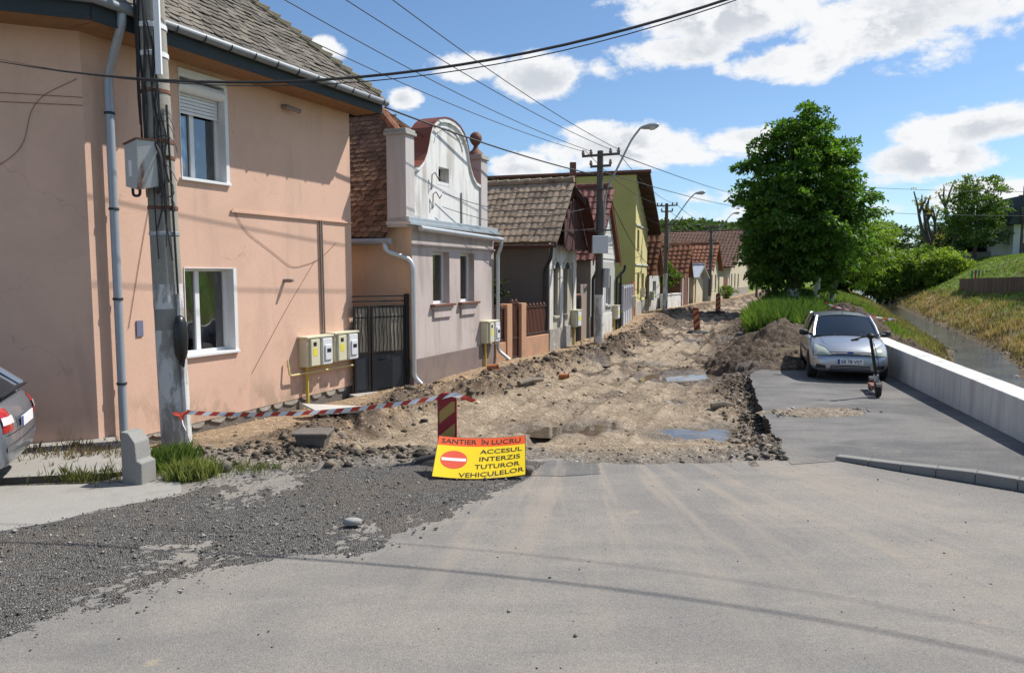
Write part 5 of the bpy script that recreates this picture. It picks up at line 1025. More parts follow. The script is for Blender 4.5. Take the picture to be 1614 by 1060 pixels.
# ------------------------------------------------------------------ barrier tape
def tape(label, pts, width=.055, seg=.11, twist=1.0, name='barrier_tape'):
    P = [Vector(p) for p in pts]; o = []; 
    for a, b in zip(P[:-1], P[1:]):
        n = max(1, int((b - a).length / (seg / 2)))
        for i in range(n): o.append(a + (b - a) * i / n)
    o.append(P[-1]); m = MB(); N = len(o); V = []
    for i, p in enumerate(o):
        a = .35 * math.sin(i * .23 * twist) + .25; t = (o[min(i + 1, N - 1)] - o[max(i - 1, 0)]).normalized(); sd = Vector((0, 0, 1)).cross(t).normalized(); u = (Vector((0, 0, 1)) * math.cos(a) + sd * math.sin(a)) * width / 2
        V += [p - u - t * (seg * .25), p + u + t * (seg * .25)]
    m.V = V; m.F = [(2 * i, 2 * i + 2, 2 * i + 3, 2 * i + 1) for i in range(N - 1)]; m.I = [(i // 2) % 2 for i in range(N - 1)]
    return m.build(name, ['tape_red', 'tape_white'], label=label, cat='tape', fix=False)
def sagp(a, b, s, n=14): a = Vector(a); b = Vector(b); return [a + (b - a) * t - Vector((0, 0, 4 * s * t * (1 - t))) for t in np.linspace(0, 1, n)]
tape('red and white barrier tape from the concrete pole to the beacon', [px1(.40, .24, -.9)] + sagp(px1(.44, .24, -.6), (-.80, 8.60, .80), .10) + [(-.70, 8.58, .83), (-.60, 8.6, .80), (-.45, 8.62, .74)])
tape('loose end of barrier tape knotted round the pole', [px1(.45, .22, -1.2), px1(.40, .23, -.8), px1(.28, .24, -.75), px1(.20, .24, -.6)], .06, name='tape_end')
tape('red and white tape strung over the far dirt mound', sagp((11.4, 26.6, 1.22), (12.2, 26.2, .95), .03), .05, .11)
tape('lower strand of tape lying beside the dirt mound', sagp((12.3, 25.9, .84), (13.6, 25.7, .66), .02) + sagp((13.6, 25.7, .66), (12.9, 25.6, .62), .0, 4), .05, .11)
# ------------------------------------------------------------------ small things in the street
m = MB(); m.ext([(-4.20, 7.70, 0), (-4.02, 7.62, 0), (-3.95, 7.63, 0), (-3.95, 7.63, .24), (-4.0, 7.63, .27), (-4.02, 7.64, .46), (-4.10, 7.67, .56), (-4.20, 7.70, .57)], (.05, .22, 0))
m.build('concrete_block', 'block_grey', bevel=.012, label='upright stepped concrete kerb block beside the grass tuft', cat='concrete block')
t = thing('valve_chamber', 'dark square valve chamber with lid standing in the rubble', 'valve box', (-2.62, 9.42, 0))
MB().hexa([(-2.74, 9.28, -.1), (-2.46, 9.28, -.1), (-2.46, 9.54, -.1), (-2.74, 9.54, -.1), (-2.80, 9.24, .17), (-2.40, 9.24, .17), (-2.40, 9.58, .17), (-2.80, 9.58, .17)]).build('chamber', 'mortar', t, bevel=.01); MB().box(-2.83, -2.37, 9.21, 9.61, .17, .215).build('lid', 'mortar', t, bevel=.015)
m = MB(); pts = [(-3.25, 11.15), (-2.9, 10.9), (-2.35, 11.1), (-2.3, 11.45), (-2.9, 11.5)]; bz = max(dirt_z(*q) for q in pts) - .03
m.ext([(a, b, bz + (.10 if i in (0,) else .0)) for i, (a, b) in enumerate(pts)], (0, 0, .03)).build('board', 'plastic_sheet', label='pale board lying on the dirt below the gas meters', cat='board')
for i, (x, y, a, L, lb) in enumerate(((.15, 16.2, .9, .9, 'dark broken log on the dirt bank'), (3.7, 13.4, .1, .45, 'short brown log beside the cut asphalt edge'), (5.75, 21.2, -.35, .7, 'dark plank lying in the mud near the far puddle'))):
    z = dirt_z(x, y) + .06; MB().tube([(x, y, z), (x + L * .5 * math.cos(a), y + L * .5 * math.sin(a), z + .03), (x + L * math.cos(a), y + L * math.sin(a), z - .01)], [.06, .07, .05], 8).build('log', 'driftwood', smooth=True, label=lb, cat='log')
for i, (x, y, lb) in enumerate(((1.15, 17.6, 'orange broken clay pipe piece on the dirt bank'), (-.55, 16.5, 'small clay pipe shard left of the log'))):
    z = dirt_z(x, y) + .07; m = MB(); m.tube([(x, y, z), (x + .22, y - .08, z + .02)], .075, 12, caps=False); m.tube([(x, y, z), (x + .22, y - .08, z + .02)], .06, 12, caps=False); m.build('clay_pipe', 'clay_orange', smooth=True, label=lb, cat='clay pipe', fix=False)
def rockmesh(name, c, s, seed, mt, **kw):
    bm = bmesh.new(); bmesh.ops.create_icosphere(bm, subdivisions=2, radius=1); r = random.Random(seed); ph = [r.uniform(0, 6) for _ in range(6)]
    for v in bm.verts:
        n = v.co.normalized(); f = 1 + .18 * math.sin(3 * n.x + ph[0]) * math.sin(2.5 * n.y + ph[1]) + .12 * math.sin(5 * n.z + ph[2]) + r.uniform(-.05, .05); v.co = Vector((n.x * f * s[0], n.y * f * s[1], n.z * f * s[2]))
    me = bpy.data.meshes.new(name); bm.to_mesh(me); bm.free(); me.materials.append(MATS[mt]); me.polygons.foreach_set('use_smooth', [True] * len(me.polygons)); o = bpy.data.objects.new(name, me); COL.objects.link(o); o.location = c; return put(o, **kw)
rockmesh('stone', (-1.42, 6.35, .05), (.085, .05, .035), 1, 'stone_grey', label='pale rounded stone on the dark gravel', cat='stone')
rockmesh('stone', (.18, 8.05, .06), (.08, .06, .055), 2, 'mortar', label='dark angular stone beside the upper right corner of the sign', cat='stone')
rockmesh('stone', (-1.95, 9.0, .06), (.08, .06, .05), 4, 'tan_stone', label='tan rounded stone in front of the valve chamber', cat='stone')
rockmesh('stone', (-3.3, 8.2, .06), (.10, .08, .06), 5, 'mortar', label='dark stone in the rubble near the pole grass', cat='stone')
# rubble and pebbles: far too many to count
def scatter(name, pts, sizes, cols, mt, label, cat, flat=.65):
    base = np.array([(1, 0, 0), (-1, 0, 0), (0, 1, 0), (0, -1, 0), (0, 0, 1), (0, 0, -1)], float); fc = np.array([(0, 2, 4), (2, 1, 4), (1, 3, 4), (3, 0, 4), (2, 0, 5), (1, 2, 5), (3, 1, 5), (0, 3, 5)])
    n = len(pts); J = RNG.uniform(.65, 1.25, (n, 6, 1)) * base[None] + RNG.normal(0, .12, (n, 6, 3)); a = RNG.uniform(0, 6.28, n); c, s = np.cos(a), np.sin(a)
    X = J[..., 0] * c[:, None] - J[..., 1] * s[:, None]; Y = J[..., 0] * s[:, None] + J[..., 1] * c[:, None]; V = np.stack([X, Y, J[..., 2] * flat], -1) * sizes[:, None, None] + pts[:, None, :]
    F = fc[None] + (np.arange(n) * 6)[:, None, None]; return np_mesh(name, V.reshape(-1, 3), F.reshape(-1, 3), mt, np.repeat(cols, 6, 0), kind='stuff', label=label, cat=cat)
mat('pebble', (.3, .3, .3), .93, .2, 20, spec=.15, attr='Col')
n = 2600; tq = RNG.uniform(0, 1, n); xx = np.where(tq < .45, RNG.normal(-2.4, .75, n), 0); yy = np.where(tq < .45, 9.05 + RNG.normal(0, .28, n), 9.6 * np.exp(RNG.uniform(0, 1.35, n))); xx = np.where(tq < .45, xx, hl(yy) + ws_(yy) + .2 + RNG.normal(0, .28, n)); kk = (xx < 1.5) | (yy > 10.5); xx, yy = xx[kk], yy[kk]; sz = np.clip(np.exp(RNG.normal(-4.15, .75, len(xx))), .008, .10) * np.clip(yy / 12, .9, 1.6)
scatter('spoil_lumps', np.stack([xx, yy, dirt(xx, yy)[0] + sz * .25], -1), sz, lerpc((.05, .042, .034), (.26, .215, .165), RNG.uniform(0, 1, len(xx)) ** 1.8), 'pebble', 'dark lumps of dug up soil and tarmac along the bank', 'spoil')
# in the dirt street
n = 26000; yy = 8.2 * np.exp(RNG.uniform(0, 1.9, n)); xx = hl(yy) + (er(yy) - hl(yy)) * RNG.uniform(.0, 1, n); q = dirt(xx, yy); keep = RNG.uniform(0, 1, n) < (.10 + .90 * np.clip(q[4] + sst(1.2, .2, q[2]) + sst(9.8, 8.6, yy) + .4 * sst(.5, .7, q[5]), 0, 1)); keep &= (yy > yfront(xx) - .1) & (q[8] < .6)
xx, yy = xx[keep], yy[keep]; z = q[0][keep]; sz = np.exp(RNG.normal(-4.45, .6, len(xx))) * np.clip(yy / 12, .8, 1.8); sz = np.clip(sz, .005, .075)
tone = RNG.uniform(0, 1, len(xx)); cols = dirt_cols(xx, yy, *[a_[keep] for a_ in q])[:, :3] * RNG.uniform(.55, 1.35, (len(xx), 1)); cols = np.where((tone > .86)[:, None], lerpc((.30, .27, .24), (.46, .43, .38), tone), cols)
scatter('rubble', np.stack([xx, yy, z + sz * .2], -1), sz, cols, 'pebble', 'loose stones and clods strewn over the dug up street', 'rubble')
n = 17000; xx = RNG.uniform(-5.4, .7, n); yy = RNG.uniform(3.4, 8.6, n); gm = gmask(xx, yy); keep = RNG.uniform(0, 1, n) < gm * .95 + .007; xx, yy, gm = xx[keep], yy[keep], gm[keep]
sz = np.clip(np.exp(RNG.normal(-5.25, .6, len(xx))), .003, .035); z = np.where(gm > .5, .012, .0) + .006; tone = RNG.uniform(0, 1, len(xx)); cols = lerpc((.10, .096, .09), (.44, .41, .37), tone ** 2.8)
scatter('chipping_stones', np.stack([xx, yy, z], -1), sz, cols, 'pebble', 'loose small chippings lying on the gravel', 'gravel')
n = 420; xx = RNG.uniform(-4, 6, n); yy = RNG.uniform(2.6, 8.6, n); sz = np.clip(np.exp(RNG.normal(-5.4, .45, n)), .002, .014); tone = RNG.uniform(0, 1, n)
scatter('road_grit', np.stack([xx, yy, sz * .3], -1), sz, lerpc((.04, .038, .036), (.30, .27, .23), tone ** 3), 'pebble', 'scattered grit on the asphalt', 'grit')
# broken lumps of old surfacing along the cut edge of the car park
n = 1500; tt = RNG.uniform(0, 1, n); yy = 8.7 + tt * 8.2; xx = er(yy) - np.abs(RNG.normal(.05, .26, n)); sz = np.clip(np.exp(RNG.normal(-3.8, .55, n)), .010, .07); q = dirt(xx, yy)[0]
scatter('edge_rubble', np.stack([xx, yy, q + sz * .3], -1), sz, lerpc((.06, .05, .04), (.36, .31, .25), RNG.uniform(0, 1, n) ** 2), 'pebble', 'broken stones heaped along the cut asphalt edge', 'rubble')
px_, py_ = np.meshgrid(np.linspace(-1, 1, 90), np.linspace(-1, 1, 50)); PXX = 4.95 + px_ * .95; PYY = 11.75 + py_ * .42 + .12 * px_
pr_ = np.hypot(px_, py_) + .9 * (fbm(PXX * 2.6, PYY * 2.6, 4, 71) - .5); PZ = .004 + np.where(pr_ < .85, .05 * (1 - pr_) + .05 * (fbm(PXX * 14, PYY * 14, 3, 72) - .4), -.05 * (pr_ - .85) * 4)
np_mesh('broken_patch', np.stack([PXX, PYY, PZ], -1).reshape(-1, 3), gridfaces(50, 90), 'dirt', (lerpc((.20, .165, .125), (.40, .33, .25), fbm(PXX * 9, PYY * 9, 3, 73))).reshape(-1, 3), True, kind='stuff', label='patch of sandy spoil on the car park asphalt', cat='dirt')
n = 260; xx = RNG.normal(4.75, .5, n); yy = 11.75 + .12 * (xx - 4.9) + RNG.normal(0, .14, n); sz = np.clip(np.exp(RNG.normal(-4.0, .6, n)), .006, .07); kk = xx > er(yy) + .1
scatter('patch_stones', np.stack([xx, yy, sz * .3 + .012], -1)[kk], sz[kk], lerpc((.10, .085, .07), (.40, .34, .27), RNG.uniform(0, 1, n))[kk], 'pebble', 'stones on the sandy patch in the car park', 'stones')
# ------------------------------------------------------------------ dirt mounds by the parked car
def mound(label, cx, cy, rx, ry, h, seed, ang=0.0):
    N = 110; u = np.linspace(-1.35, 1.35, N); U, V = np.meshgrid(u, u); c, s = math.cos(ang), math.sin(ang); X = cx + U * rx * c - V * ry * s; Y = cy + U * rx * s + V * ry * c
    R = np.hypot(U, V) + .55 * (fbm(X * .8, Y * .8, 3, seed) - .5); Z = h * np.clip(1 - R, -.3, 1) ** 1 * (1.0) ; Z = np.where(R > 1, -.35 * (R - 1) * 3, h * (1 - np.clip(R, 0, 1) ** 1.5)); Z = Z + .42 * (fbm(X * 2.2, Y * 2.2, 4, seed + 1) - .5) + .22 * (fbm(X * 7, Y * 7, 3, seed + 2) - .5) - .06
    n8 = fbm(X * 5, Y * 5, 3, seed + 3); n1 = fbm(X * .7, Y * .7, 3, seed + 4); c1 = lerpc((.060, .045, .034), (.16, .12, .085), np.clip(n8 * .7 + n1 * .5 - .1, 0, 1))
    return np_mesh('dirt_mound', np.stack([X, Y, Z], -1).reshape(-1, 3), gridfaces(N, N), 'dirt', c1.reshape(-1, 3), True, label=label, cat='dirt mound')
mound('brown dirt mound between the car and the street', 8.75, 23.6, 1.35, 3.3, .82, 3, -.45); mound('dark dirt mound behind the parked car', 12.9, 28.2, 1.9, 1.6, 1.15, 7, 0.2); mound('low spread of dark soil at the street edge', 6.3, 19.4, .9, 1.5, .38, 9, -.3)
# ------------------------------------------------------------------ kerb and retaining wall
KB = thing('kerb', 'grey concrete kerb curving round the car park corner', 'kerb', (4.7, 8.0, 0)); kp = [(3.93, 8.72), (4.2, 8.45), (4.45, 8.2), (4.72, 7.97), (5.0, 7.72), (5.28, 7.46), (5.6, 7.12), (5.95, 6.7), (6.3, 6.2)]
for i, ((a, b), (c, d)) in enumerate(zip(kp[:-1], kp[1:])):
    v = Vector((c - a, d - b, 0)); v.normalize(); n_ = Vector((-v.y, v.x, 0)) * -1; g_ = .002; h0, h1 = (.05 + .018 * min(i, 4), .05 + .018 * min(i + 1, 4)); A = Vector((a, b, 0)) + v * g_; B = Vector((c, d, 0)) - v * g_; w_ = n_ * -.15
    MB().hexa([A + Vector((0, 0, -.1)), B + Vector((0, 0, -.1)), B + w_ + Vector((0, 0, -.1)), A + w_ + Vector((0, 0, -.1)), A + Vector((0, 0, h0)), B + Vector((0, 0, h1)), B + w_ + Vector((0, 0, h1)), A + w_ + Vector((0, 0, h0))]).build('kerb_stone', 'kerb_grey', KB, bevel=.012)
RW = thing('retaining_wall', 'pale new concrete retaining wall between the car park and stream', 'wall', (7.6, 12.5, 0))
wp = []
for (a, b) in zip(WALLF[:-1], WALLF[1:]): wp.append((a, b))
tot = [0]; 
for a, b in wp: tot.append(tot[-1] + math.dist(a, b))
def wpt(s):
    for i, (a, b) in enumerate(wp):
        if s <= tot[i + 1] + 1e-6: t = (s - tot[i]) / (tot[i + 1] - tot[i]); return Vector((a[0] + (b[0] - a[0]) * t, a[1] + (b[1] - a[1]) * t, 0))
n_ = 13; Ls = tot[-1] / n_
for i in range(n_):
    A = wpt(i * Ls + .004); B = wpt((i + 1) * Ls - .004); d = (B - A).normalized(); o = Vector((d.y, -d.x, 0)); T = .42; dn = random.Random(i).uniform(-.006, .006); A = A + o * dn; B = B + o * dn
    za, zb_ = [.56 + .013 * (p.y - 9) for p in (A, B)]
    pn = MB().hexa([A + Vector((0, 0, -1.2)), B + Vector((0, 0, -1.2)), B + o * T + Vector((0, 0, -1.2)), A + o * T + Vector((0, 0, -1.2)), A + Vector((0, 0, za)), B + Vector((0, 0, zb_)), B + o * T + Vector((0, 0, zb_)), A + o * T + Vector((0, 0, za))]).build('panel', 'concrete_new', RW, bevel=.014)
# ------------------------------------------------------------------ cars
from mathutils.bvhtree import BVHTree
def eval_mesh(o):
    bpy.context.view_layer.update(); dg = bpy.context.evaluated_depsgraph_get(); return bpy.data.meshes.new_from_object(o.evaluated_get(dg))
m_, k_, b_, o_ = newmat('car_glass_dark'); k_.set(b_, 'Base Color', (.012, .018, .026, 1)); k_.set(b_, 'Roughness', .04); k_.set(b_, 'Specular IOR Level', .75)
def car(label, loc, heading, paint, plate=None, front=True):
    """local x forward, y left, z up; heading = angle of the forward direction in plan"""
    root = thing('parked_car', label, 'car', loc); RL[root.name] = Vector((0, 0, 0)); root.rotation_euler.z = heading
    # body: rings of a loft
    ST = [(1.955, .30, .50, .56, .40, .52, .44), (1.90, .23, .60, .655, .58, .70, .60), (1.76, .19, .70, .775, .67, .79, .70), (1.45, .18, .80, .88, .72, .835, .74), (1.05, .18, .90, .965, .745, .84, .76), (.72, .18, .94, 1.0, .75, .84, .76),
          (.1, .18, .95, .97, .75, .84, .77), (-.6, .18, .96, .97, .75, .84, .77), (-1.2, .18, .97, .98, .745, .84, .76), (-1.6, .20, .97, .99, .73, .82, .74), (-1.84, .24, .92, .95, .68, .78, .68), (-1.955, .32, .72, .76, .56, .68, .56)]
    m = MB(); rings = []
    for (x, zb, zs, zt, wt_, wm, wb) in ST:
        zm = zb + (zs - zb) * .52; half = [(0, zb), (wb * .6, zb), (wb, zb + .01), (wm * .985, zb + .12), (wm, zm), (wm * .975, zs - .08), (wt_, zs), (wt_ * .6, zs + (zt - zs) * .75), (0, zt)]
        rings.append([Vector((x, y, z)) for y, z in half] + [Vector((x, -y, z)) for y, z in half[1:-1][::-1]])
    nr = len(rings[0]); V = [v for R in rings for v in R]; F = [(i * nr + j, i * nr + (j + 1) % nr, (i + 1) * nr + (j + 1) % nr, (i + 1) * nr + j) for i in range(len(rings) - 1) for j in range(nr)] + [tuple(range(nr)), tuple((len(rings) - 1) * nr + j for j in range(nr))[::-1]]
    m.add(V, F); body = m.build('body', paint, root, smooth='all'); ss = body.modifiers.new('s', 'SUBSURF'); ss.levels = ss.render_levels = 2
    me = eval_mesh(body); body.modifiers.clear(); body.data = me
    cutters = []
    for x in (1.235, -1.25):
        for sy in (-1, 1):
            c = MB(); c.lathe((x, sy * .80, .30), [(.355, -.20), (.355, .20)], 28, 'y'); co = c.build('cut', paint); cutters.append(co)
            co.location = (0, 0, 0); co.data.transform(Matrix.Translation(Vector(RL[co.name]))); co.data.update()
            md = body.modifiers.new('b', 'BOOLEAN'); md.operation = 'DIFFERENCE'; md.solver = 'EXACT'; md.object = co
    inv = Matrix.Rotation(heading, 4, 'Z'); 
    for co in cutters: co.matrix_world = Matrix.Translation(Vector(loc)) @ inv
    me2 = eval_mesh(body); body.modifiers.clear(); body.data = me2
    for co in cutters: bpy.data.objects.remove(co)
    me2.materials.clear(); me2.materials.append(MATS[paint]); me2.polygons.foreach_set('material_index', [0] * len(me2.polygons)); me2.set_sharp_from_angle(angle=math.radians(38))
    bm = bmesh.new(); bm.from_mesh(me); bvh = BVHTree.FromBMesh(bm); bm.free()
    def proj(axis, sgn, a, b, off):
        if axis == 'x': o = Vector((3 * sgn, a, b)); d = Vector((-sgn, 0, 0))
        elif axis == 'y': o = Vector((a, 3 * sgn, b)); d = Vector((0, -sgn, 0))
        else: o = Vector((a, b, 3)); d = Vector((0, 0, -1))
        h = bvh.ray_cast(o, d)
        if h[0] is None: return o + d * 1.1
        return h[0] + h[1] * off
    def decal(name, axis, sgn, quad, mt, off=.006, nu=8, nv=5, parent=root, th=0):
        q = [Vector(p) for p in quad]; m = MB(); P = []
        for j in range(nv + 1):
            for i in range(nu + 1):
                u, v = i / nu, j / nv; p = (q[0] * (1 - u) + q[1] * u) * (1 - v) + (q[3] * (1 - u) + q[2] * u) * v; P.append(proj(axis, sgn, p.x, p.y, off + (th * min(1, 4 * min(u, 1 - u), 4 * min(v, 1 - v)))))
        m.add(P, [(j * (nu + 1) + i, j * (nu + 1) + i + 1, (j + 1) * (nu + 1) + i + 1, (j + 1) * (nu + 1) + i) for j in range(nv) for i in range(nu)])
        return m.build(name, mt, parent, smooth='all')
    # greenhouse
    def patch(name, q, bulge, mt, parent=root, nu=8, nv=5, off=0.0):
        q = [Vector(p) for p in q]; n = (q[1] - q[0]).cross(q[3] - q[0]).normalized(); c = sum(q, Vector()) / 4
        if n.dot(c - Vector((-.3, 0, 1.0))) < 0: n = -n
        m = MB(); P = []
        for j in range(nv + 1):
            for i in range(nu + 1): u, v = i / nu, j / nv; P.append((q[0] * (1 - u) + q[1] * u) * (1 - v) + (q[3] * (1 - u) + q[2] * u) * v + n * (bulge * 4 * u * (1 - u) * (.6 + .4 * 4 * v * (1 - v)) + off))
        m.add(P, [(j * (nu + 1) + i, j * (nu + 1) + i + 1, (j + 1) * (nu + 1) + i + 1, (j + 1) * (nu + 1) + i) for j in range(nv) for i in range(nu)]); return m.build(name, mt, parent, smooth='all')
    fx_, rx_, ztp = .24, -1.42, (1.36 if front else 1.24); wb_, wr = .745, .585; A = lambda s: Vector((.98, s * .70, .945)); Bt = lambda s: Vector((fx_, s * wr, ztp)); Ct = lambda s: Vector((rx_, s * (wr - .02), ztp + .01)); Db = lambda s: Vector((-1.78, s * .70, .955))
    patch('windscreen', [A(-1), A(1), Bt(1), Bt(-1)], .05, 'car_glass_dark'); patch('rear_window', [Db(1), Db(-1), Ct(-1), Ct(1)], .04, 'car_glass_dark')
    ro = patch('roof', [Bt(-1), Bt(1), Ct(1), Ct(-1)], .085, paint)
    if front: m = MB(); m.tube([(fx_ - .12, 0, ztp + .04), (fx_ - .30, 0, ztp + .33)], [.008, .003], 6); m.build('antenna', 'car_plastic', ro)
    for s in (-1, 1):
        at0, at1 = Vector((.90, s * .735, .95)), Vector((-1.70, s * .735, .955)); sw = patch('side_window', [at0, at1, Ct(s), Bt(s)], .015, 'car_glass_dark')
        for (p, q, r_) in ((A(s), Bt(s), .035), (Db(s), Ct(s), .05), (Bt(s), Ct(s), .03)): MB().tube([p, (p + q) / 2 + Vector((0, s * .012, .012)), q], r_, 8).build('pillar', paint, root, smooth=True)
        MB().tube([(-.32, s * .745, .95), (-.42, s * .59, 1.41)], .03, 6).build('pillar', 'car_plastic', root, smooth=True)
        mir = MB(); mir.lathe((0, 0, 0), [(.01, -.10), (.06, -.09), (.075, 0), (.06, .09), (.01, .10)], 10, 'y'); mir.V = [Vector((v.x * .8, v.y, v.z)) + Vector((.66, s * .90, 1.0)) for v in mir.V]; mir.build('mirror', 'car_plastic', root, smooth='all')
        MB().tube([(.68, s * .74, .96), (.66, s * .85, .98)], .025, 6).build('mirror_arm', 'car_plastic', root)
        for x in (.62, -.38, -1.12): decal('door_seam', 'y', s, [(x, .30), (x + .008, .30), (x + .012, .93), (x, .93)], 'car_plastic', .002, 1, 10)
        decal('sill_strip', 'y', s, [(.85, .22), (-.85, .22), (-.85, .27), (.85, .27)], 'car_plastic', .004); decal('rubbing_strip', 'y', s, [(.80, .55), (-.9, .55), (-.9, .59), (.80, .59)], 'car_plastic', .008, 12, 1)
        for x in (-.18, -.98): decal('door_handle', 'y', s, [(x, .80), (x - .15, .80), (x - .15, .835), (x, .835)], paint, .02, 4, 2, th=.01)
        for x in (1.235, -1.25):
            w_ = MB(); w_.lathe((x, s * .735, .295), [(.20, -.09), (.27, -.095), (.295, -.07), (.295, .07), (.27, .095), (.20, .09)], 28, 'y'); wh = w_.build('wheel', 'tyre', root, smooth=True)
            rm = MB(); rm.lathe((x, s * .735, .295), [(.20, -.02), (.20, .03)], 24, 'y'); rm.build('rim', 'car_plastic', wh)
            for k in range(6):
                a = k * math.pi / 3; d1 = Vector((math.cos(a), 0, math.sin(a))); d2 = Vector((-d1.z, 0, d1.x)); c = Vector((x, s * .80, .295)); e = Vector((0, s * .02, 0)); MB().hexa([c - d2 * .04, c + d2 * .04, c + d1 * .2 + d2 * .03, c + d1 * .2 - d2 * .03] + [p + e for p in (c - d2 * .04, c + d2 * .04, c + d1 * .2 + d2 * .03, c + d1 * .2 - d2 * .03)]).build('spoke', 'alloy', wh)
            MB().lathe((x, s * .77, .295), [(.205, -.02), (.215, .03), (.195, .04), (.19, 0)], 28, 'y').build('rim_ring', 'alloy', wh)
        q = lambda pts: [(s * a, b) for a, b in pts]
        hl_ = decal('headlight', 'x', 1, q([(.385, .59), (.74, .575), (.715, .80), (.50, .725)]), 'headlight', .008, th=.012); decal('headlight_rim', 'x', 1, q([(.37, .578), (.75, .562), (.722, .812), (.49, .737)]), 'car_plastic', .003)
        decal('fog_recess', 'x', 1, q([(.50, .285), (.70, .30), (.69, .385), (.50, .36)]), 'car_grille', .005)
        tl = decal('tail_light', 'x', -1, q([(.47, .64), (.70, .64), (.67, .87), (.50, .87)]), 'tail_red', .006, th=.01); decal('reversing_lens', 'x', -1, q([(.475, .715), (.695, .715), (.69, .79), (.485, .79)]), 'tail_clear', .019, parent=tl)
        decal('tail_light', 'y', s, [(-1.62, .72), (-1.80, .70), (-1.78, .87), (-1.64, .86)], 'tail_red', .005, 6, 4)
    gr = decal('grille', 'x', 1, [(-.38, .585), (.38, .585), (.42, .665), (-.42, .665)], 'car_grille', .006, 14, 3)
    for z in (.615, .635): decal('grille_bar', 'x', 1, [(-.40, z), (.40, z), (.40, z + .007), (-.40, z + .007)], 'chrome', .010, 14, 1, gr)
    m = MB(); c = proj('x', 1, 0, .637, .02); m.add([c + Vector((.002, .085 * math.cos(a), .032 * math.sin(a))) for a in np.linspace(0, 6.283, 20, endpoint=False)], [tuple(range(20))]); m.build('badge', 'chrome', root, fix=False); m = MB(); m.add([c + Vector((.004, .072 * math.cos(a), .024 * math.sin(a))) for a in np.linspace(0, 6.283, 20, endpoint=False)], [tuple(range(20))]); m.build('badge_field', 'plate_blue', root, fix=False)
    lg = decal('lower_grille', 'x', 1, [(-.42, .255), (.42, .255), (.40, .37), (-.40, .37)], 'car_grille', .005, 14, 4)
    for z in (.28, .31, .34): decal('grille_bar', 'x', 1, [(-.40, z), (.40, z), (.40, z + .008), (-.40, z + .008)], 'steel_grey', .011, 14, 1, lg)
    decal('bumper_seam', 'x', 1, [(-.74, .565), (.74, .565), (.74, .573), (-.74, .573)], 'car_plastic', .002, 16, 1)
    decal('bumper_seam', 'x', -1, [(-.72, .60), (.72, .60), (.72, .610), (-.72, .610)], 'car_plastic', .002, 16, 1); decal('bumper_strip', 'x', -1, [(-.66, .44), (.66, .44), (.66, .50), (-.66, .50)], 'car_silver_dark', .012, 16, 2); decal('hatch_recess', 'x', -1, [(-.33, .61), (.33, .61), (.33, .75), (-.33, .75)], 'car_silver_dark', .003, 6, 3)
    decal('bonnet_line', 'z', 1, [(1.55, .50), (1.0, .58), (1.0, .587), (1.55, .508)], 'car_plastic', .003, 8, 1); decal('bonnet_line', 'z', 1, [(1.55, -.50), (1.0, -.58), (1.0, -.587), (1.55, -.508)], 'car_plastic', .003, 8, 1)
    for s, fx0, zc_, nm in ((1, proj('x', 1, 0, .455, 0).x + .022, .455, 'number_plate'), (-1, proj('x', -1, 0, .68, 0).x - .022, .68, 'number_plate')):
        pl_ = MB().box(min(fx0, fx0 + s * .01), max(fx0, fx0 + s * .01), -.26, .26, zc_ - .056, zc_ + .056).build(nm, 'plate_white', root); x1 = fx0 + s * .0125
        MB().box(min(x1 - .001, x1), max(x1 - .001, x1), .215 if s < 0 else -.26, .26 if s < 0 else -.215, zc_ - .056, zc_ + .056).build('plate_band', 'plate_blue', pl_) if True else None
        if plate and s > 0:
            TV, TF, tw, th_ = text_mesh(plate); m = MB(); m.add([Vector((x1 + .001, .022 + u / tw * .43, zc_ + v / th_ * .075)) for u, v in TV], TF); m.build('plate_lettering', 'sign_black', pl_, fix=False)
    for s in (-.25, .3): MB().tube([(.98, s, .975), (.72, s + .28, 1.075)], .009, 5).build('wiper', 'car_plastic', root)
    if not front:
        if False: MB().hexa([(-1.50, -.52, 1.40), (-1.62, -.50, 1.375), (-1.62, .50, 1.375), (-1.50, .52, 1.40), (-1.50, -.52, 1.425), (-1.62, -.5, 1.39), (-1.62, .5, 1.39), (-1.50, .52, 1.425)]).build('roof_spoiler', 'car_plastic', root)
        MB().hexa([(-1.78, -.60, .965), (-1.86, -.56, .97), (-1.86, .56, .97), (-1.78, .60, .965), (-1.78, -.60, .975), (-1.88, -.56, .995), (-1.88, .56, .995), (-1.78, .60, .975)]).build('tail_lip', 'car_plastic', root)
    return root
car('silver hatchback facing the camera parked by the retaining wall', (7.62, 16.85, .005), math.radians(-108), 'car_silver', 'SB 78 VST').scale = (.94, .94, .94)
hd_ = Vector((-.92, -.39)).normalized(); rc = Vector((-5.27, 7.80)) + hd_ * 1.95
car('rear corner of a silver grey car at the left edge by the pink house', (rc.x, rc.y, .03), math.atan2(hd_.y, hd_.x), 'car_silver_dark', None, False)
